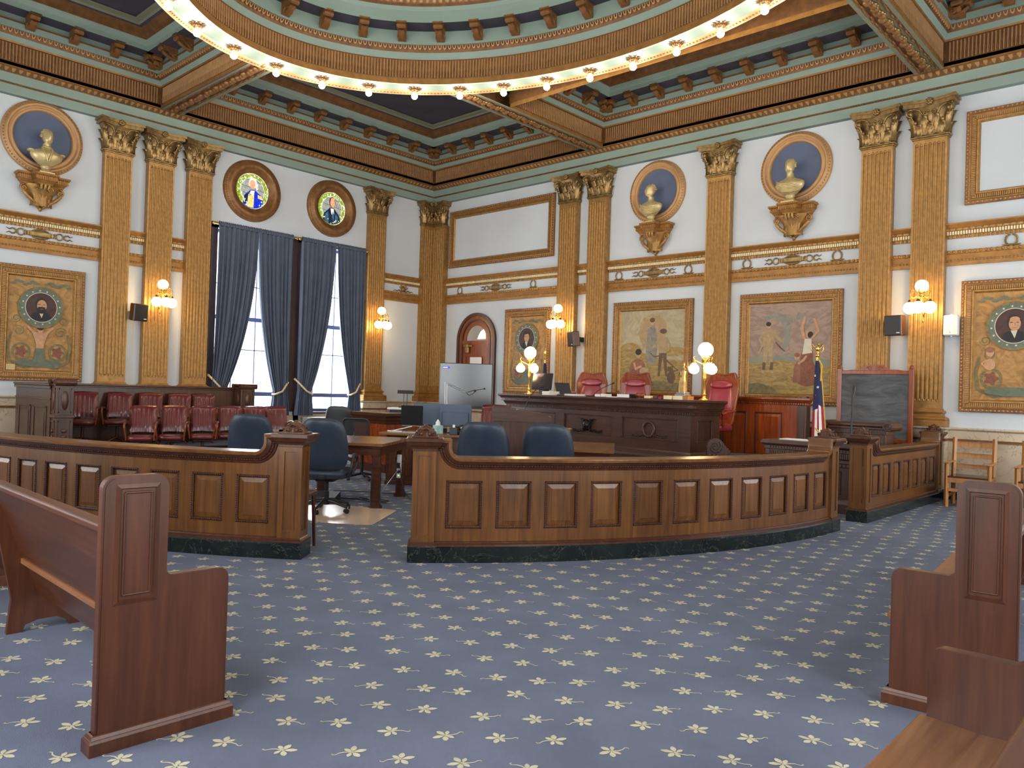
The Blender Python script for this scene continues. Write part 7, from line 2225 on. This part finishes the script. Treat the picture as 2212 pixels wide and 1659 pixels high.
# ================================================================ oak armchairs by the dado
def oak_chair(label, loc, rz):
    if 'oak' not in PROTO:
        t = thing('oak_armchair', label, 'chair', loc, rz, 'slat back oak armchairs')
        for s_ in (-1, 1):
            m = MB(); m.tube([(s_ * .27, -.25, 0), (s_ * .27, -.25, .635)], .026, 4, smooth=False, sq=(1.2, 1.2)); m.build('front_leg', [MT['light_oak']], t)
            m = MB(); m.tube([(s_ * .26, .27, 0), (s_ * .26, .24, .45), (s_ * .26, .32, 1.0)], .024, 4, smooth=False, sq=(1.3, 1.2)); m.build('back_leg', [MT['light_oak']], t)
            m = MB(); m.box(s_ * .27 - .035, s_ * .27 + .035, -.31, .27, .635, .66, .006); m.build('armrest', [MT['light_oak']], t)
        for z, h_ in ((.90, .085), (.735, .075), (.575, .065)):
            m = MB(); y = .24 + .08 * (z - .45) / .55
            m.grid(lambda u, v: (-.25 + .5 * u, y + .02 * math.sin(u * PI) + (.0 if v < .5 else .0), z - h_ / 2 + h_ * v), 8, 2, smooth=True); m.grid(lambda u, v: (-.25 + .5 * u, y + .016 + .02 * math.sin(u * PI), z - h_ / 2 + h_ * v), 8, 2); m.box(-.25, .25, y + .0, y + .014, z - h_ / 2, z - h_ / 2 + .004); m.box(-.25, .25, y, y + .014, z + h_ / 2 - .004, z + h_ / 2); m.build('slat', [MT['light_oak']], t)
        m = MB(); m.box(-.26, .26, -.27, .24, .43, .455, .008); m.build('seat', [MT['desk']], t)
        m = MB(); m.box(-.25, .25, -.265, -.24, .36, .43); m.box(-.25, .25, .23, .25, .36, .43)
        for s_ in (-1, 1): m.box(s_ * .26 - .012, s_ * .26 + .012, -.24, .24, .36, .43); m.box(s_ * .26 - .012, s_ * .26 + .012, -.24, .25, .14, .175)
        m.box(-.25, .25, -.265, -.24, .23, .275); m.box(-.25, .25, .245, .265, .2, .235); m.build('rails', [MT['light_oak']], t)
        PROTO['oak'] = t; return t
    return dup(PROTO['oak'], label, loc, rz)


oak_chair('slat back oak armchair against the marble dado, next to the short rail', (12.98, -.78, 0), R(4))
oak_chair('slat back oak armchair at the right edge, second from the short rail', (13.86, -.74, 0), R(2))
# ---------------------------------------------------------------- camera
cd = bpy.data.cameras.new('camera'); cam = bpy.data.objects.new('camera', cd); COL.objects.link(cam)
cd.sensor_width = 36; cd.lens = 1678.06 / 2212 * 36; cd.clip_start = .05; cd.clip_end = 200
yaw, pit_, rol = .745139, .00837776, .0313293
fw = Vector((-math.sin(yaw) * math.cos(pit_), math.cos(yaw) * math.cos(pit_), math.sin(pit_)))
ri = Vector((math.cos(yaw), math.sin(yaw), 0)); upv = ri.cross(fw)
r2 = ri * math.cos(rol) + upv * math.sin(rol); u2 = -ri * math.sin(rol) + upv * math.cos(rol)
M = Matrix.Identity(4)
for i in range(3): M[i][0] = r2[i]; M[i][1] = u2[i]; M[i][2] = -fw[i]
M.translation = Vector((15.7478, -13.7824, 1.5))
cam.matrix_world = M
SC.camera = cam
# ---------------------------------------------------------------- light
w = bpy.data.worlds.new('sky'); SC.world = w; w.use_nodes = True
bg = w.node_tree.nodes['Background']; bg.inputs[0].default_value = (.86, .93, 1, 1); bg.inputs[1].default_value = 3.0


def area(name, loc, rotn, sx, sy, power, col):
    l = bpy.data.lights.new(name, 'AREA'); l.shape = 'RECTANGLE'; l.size = sx; l.size_y = sy; l.energy = power; l.color = col
    o = bpy.data.objects.new(name, l); COL.objects.link(o); o.location = loc; o.rotation_euler = rotn
    return o


def point(name, loc, power, col, r=.06):
    l = bpy.data.lights.new(name, 'POINT'); l.energy = power; l.color = col; l.shadow_soft_size = r
    o = bpy.data.objects.new(name, l); COL.objects.link(o); o.location = loc; return o


zc = (WZ0 + WZ1) / 2
for a, b_ in WINS: area('window_and_fill_light', (-.38, (a + b_) / 2, zc), (0, R(-90), 0), WZ1 - WZ0, b_ - a, 300, (.92, .96, 1))
for a, b_ in RFILL: area('window_and_fill_light', (RW + .38, (a + b_) / 2, zc), (0, R(90), 0), WZ1 - WZ0, b_ - a, 95, (1, .98, .95))  # fill lamps added in the unseen right wall openings
for a, b_ in FFILL: area('window_and_fill_light', ((a + b_) / 2, -RL - .38, zc), (R(90), 0, 0), b_ - a, WZ1 - WZ0, 95, (1, .98, .95))  # added fill from the assumed openings behind the camera
for q in GL: point('globe_light', q, 16, (1, .72, .38), .1)
for (x, y) in LAMPS: point('bulb_light', (x, y, 6.56), 14, (1, .9, .76), .05)
SC.view_settings.view_transform = 'Standard'; SC.view_settings.look = 'None'
SC.view_settings.exposure = .16; SC.view_settings.gamma = 1
SC.view_settings.use_curve_mapping = False
SC.cycles.use_denoising = True
SC.cycles.max_bounces = 6; SC.cycles.diffuse_bounces = 4; SC.cycles.glossy_bounces = 3; SC.cycles.transmission_bounces = 4
SC.cycles.sample_clamp_indirect = 6
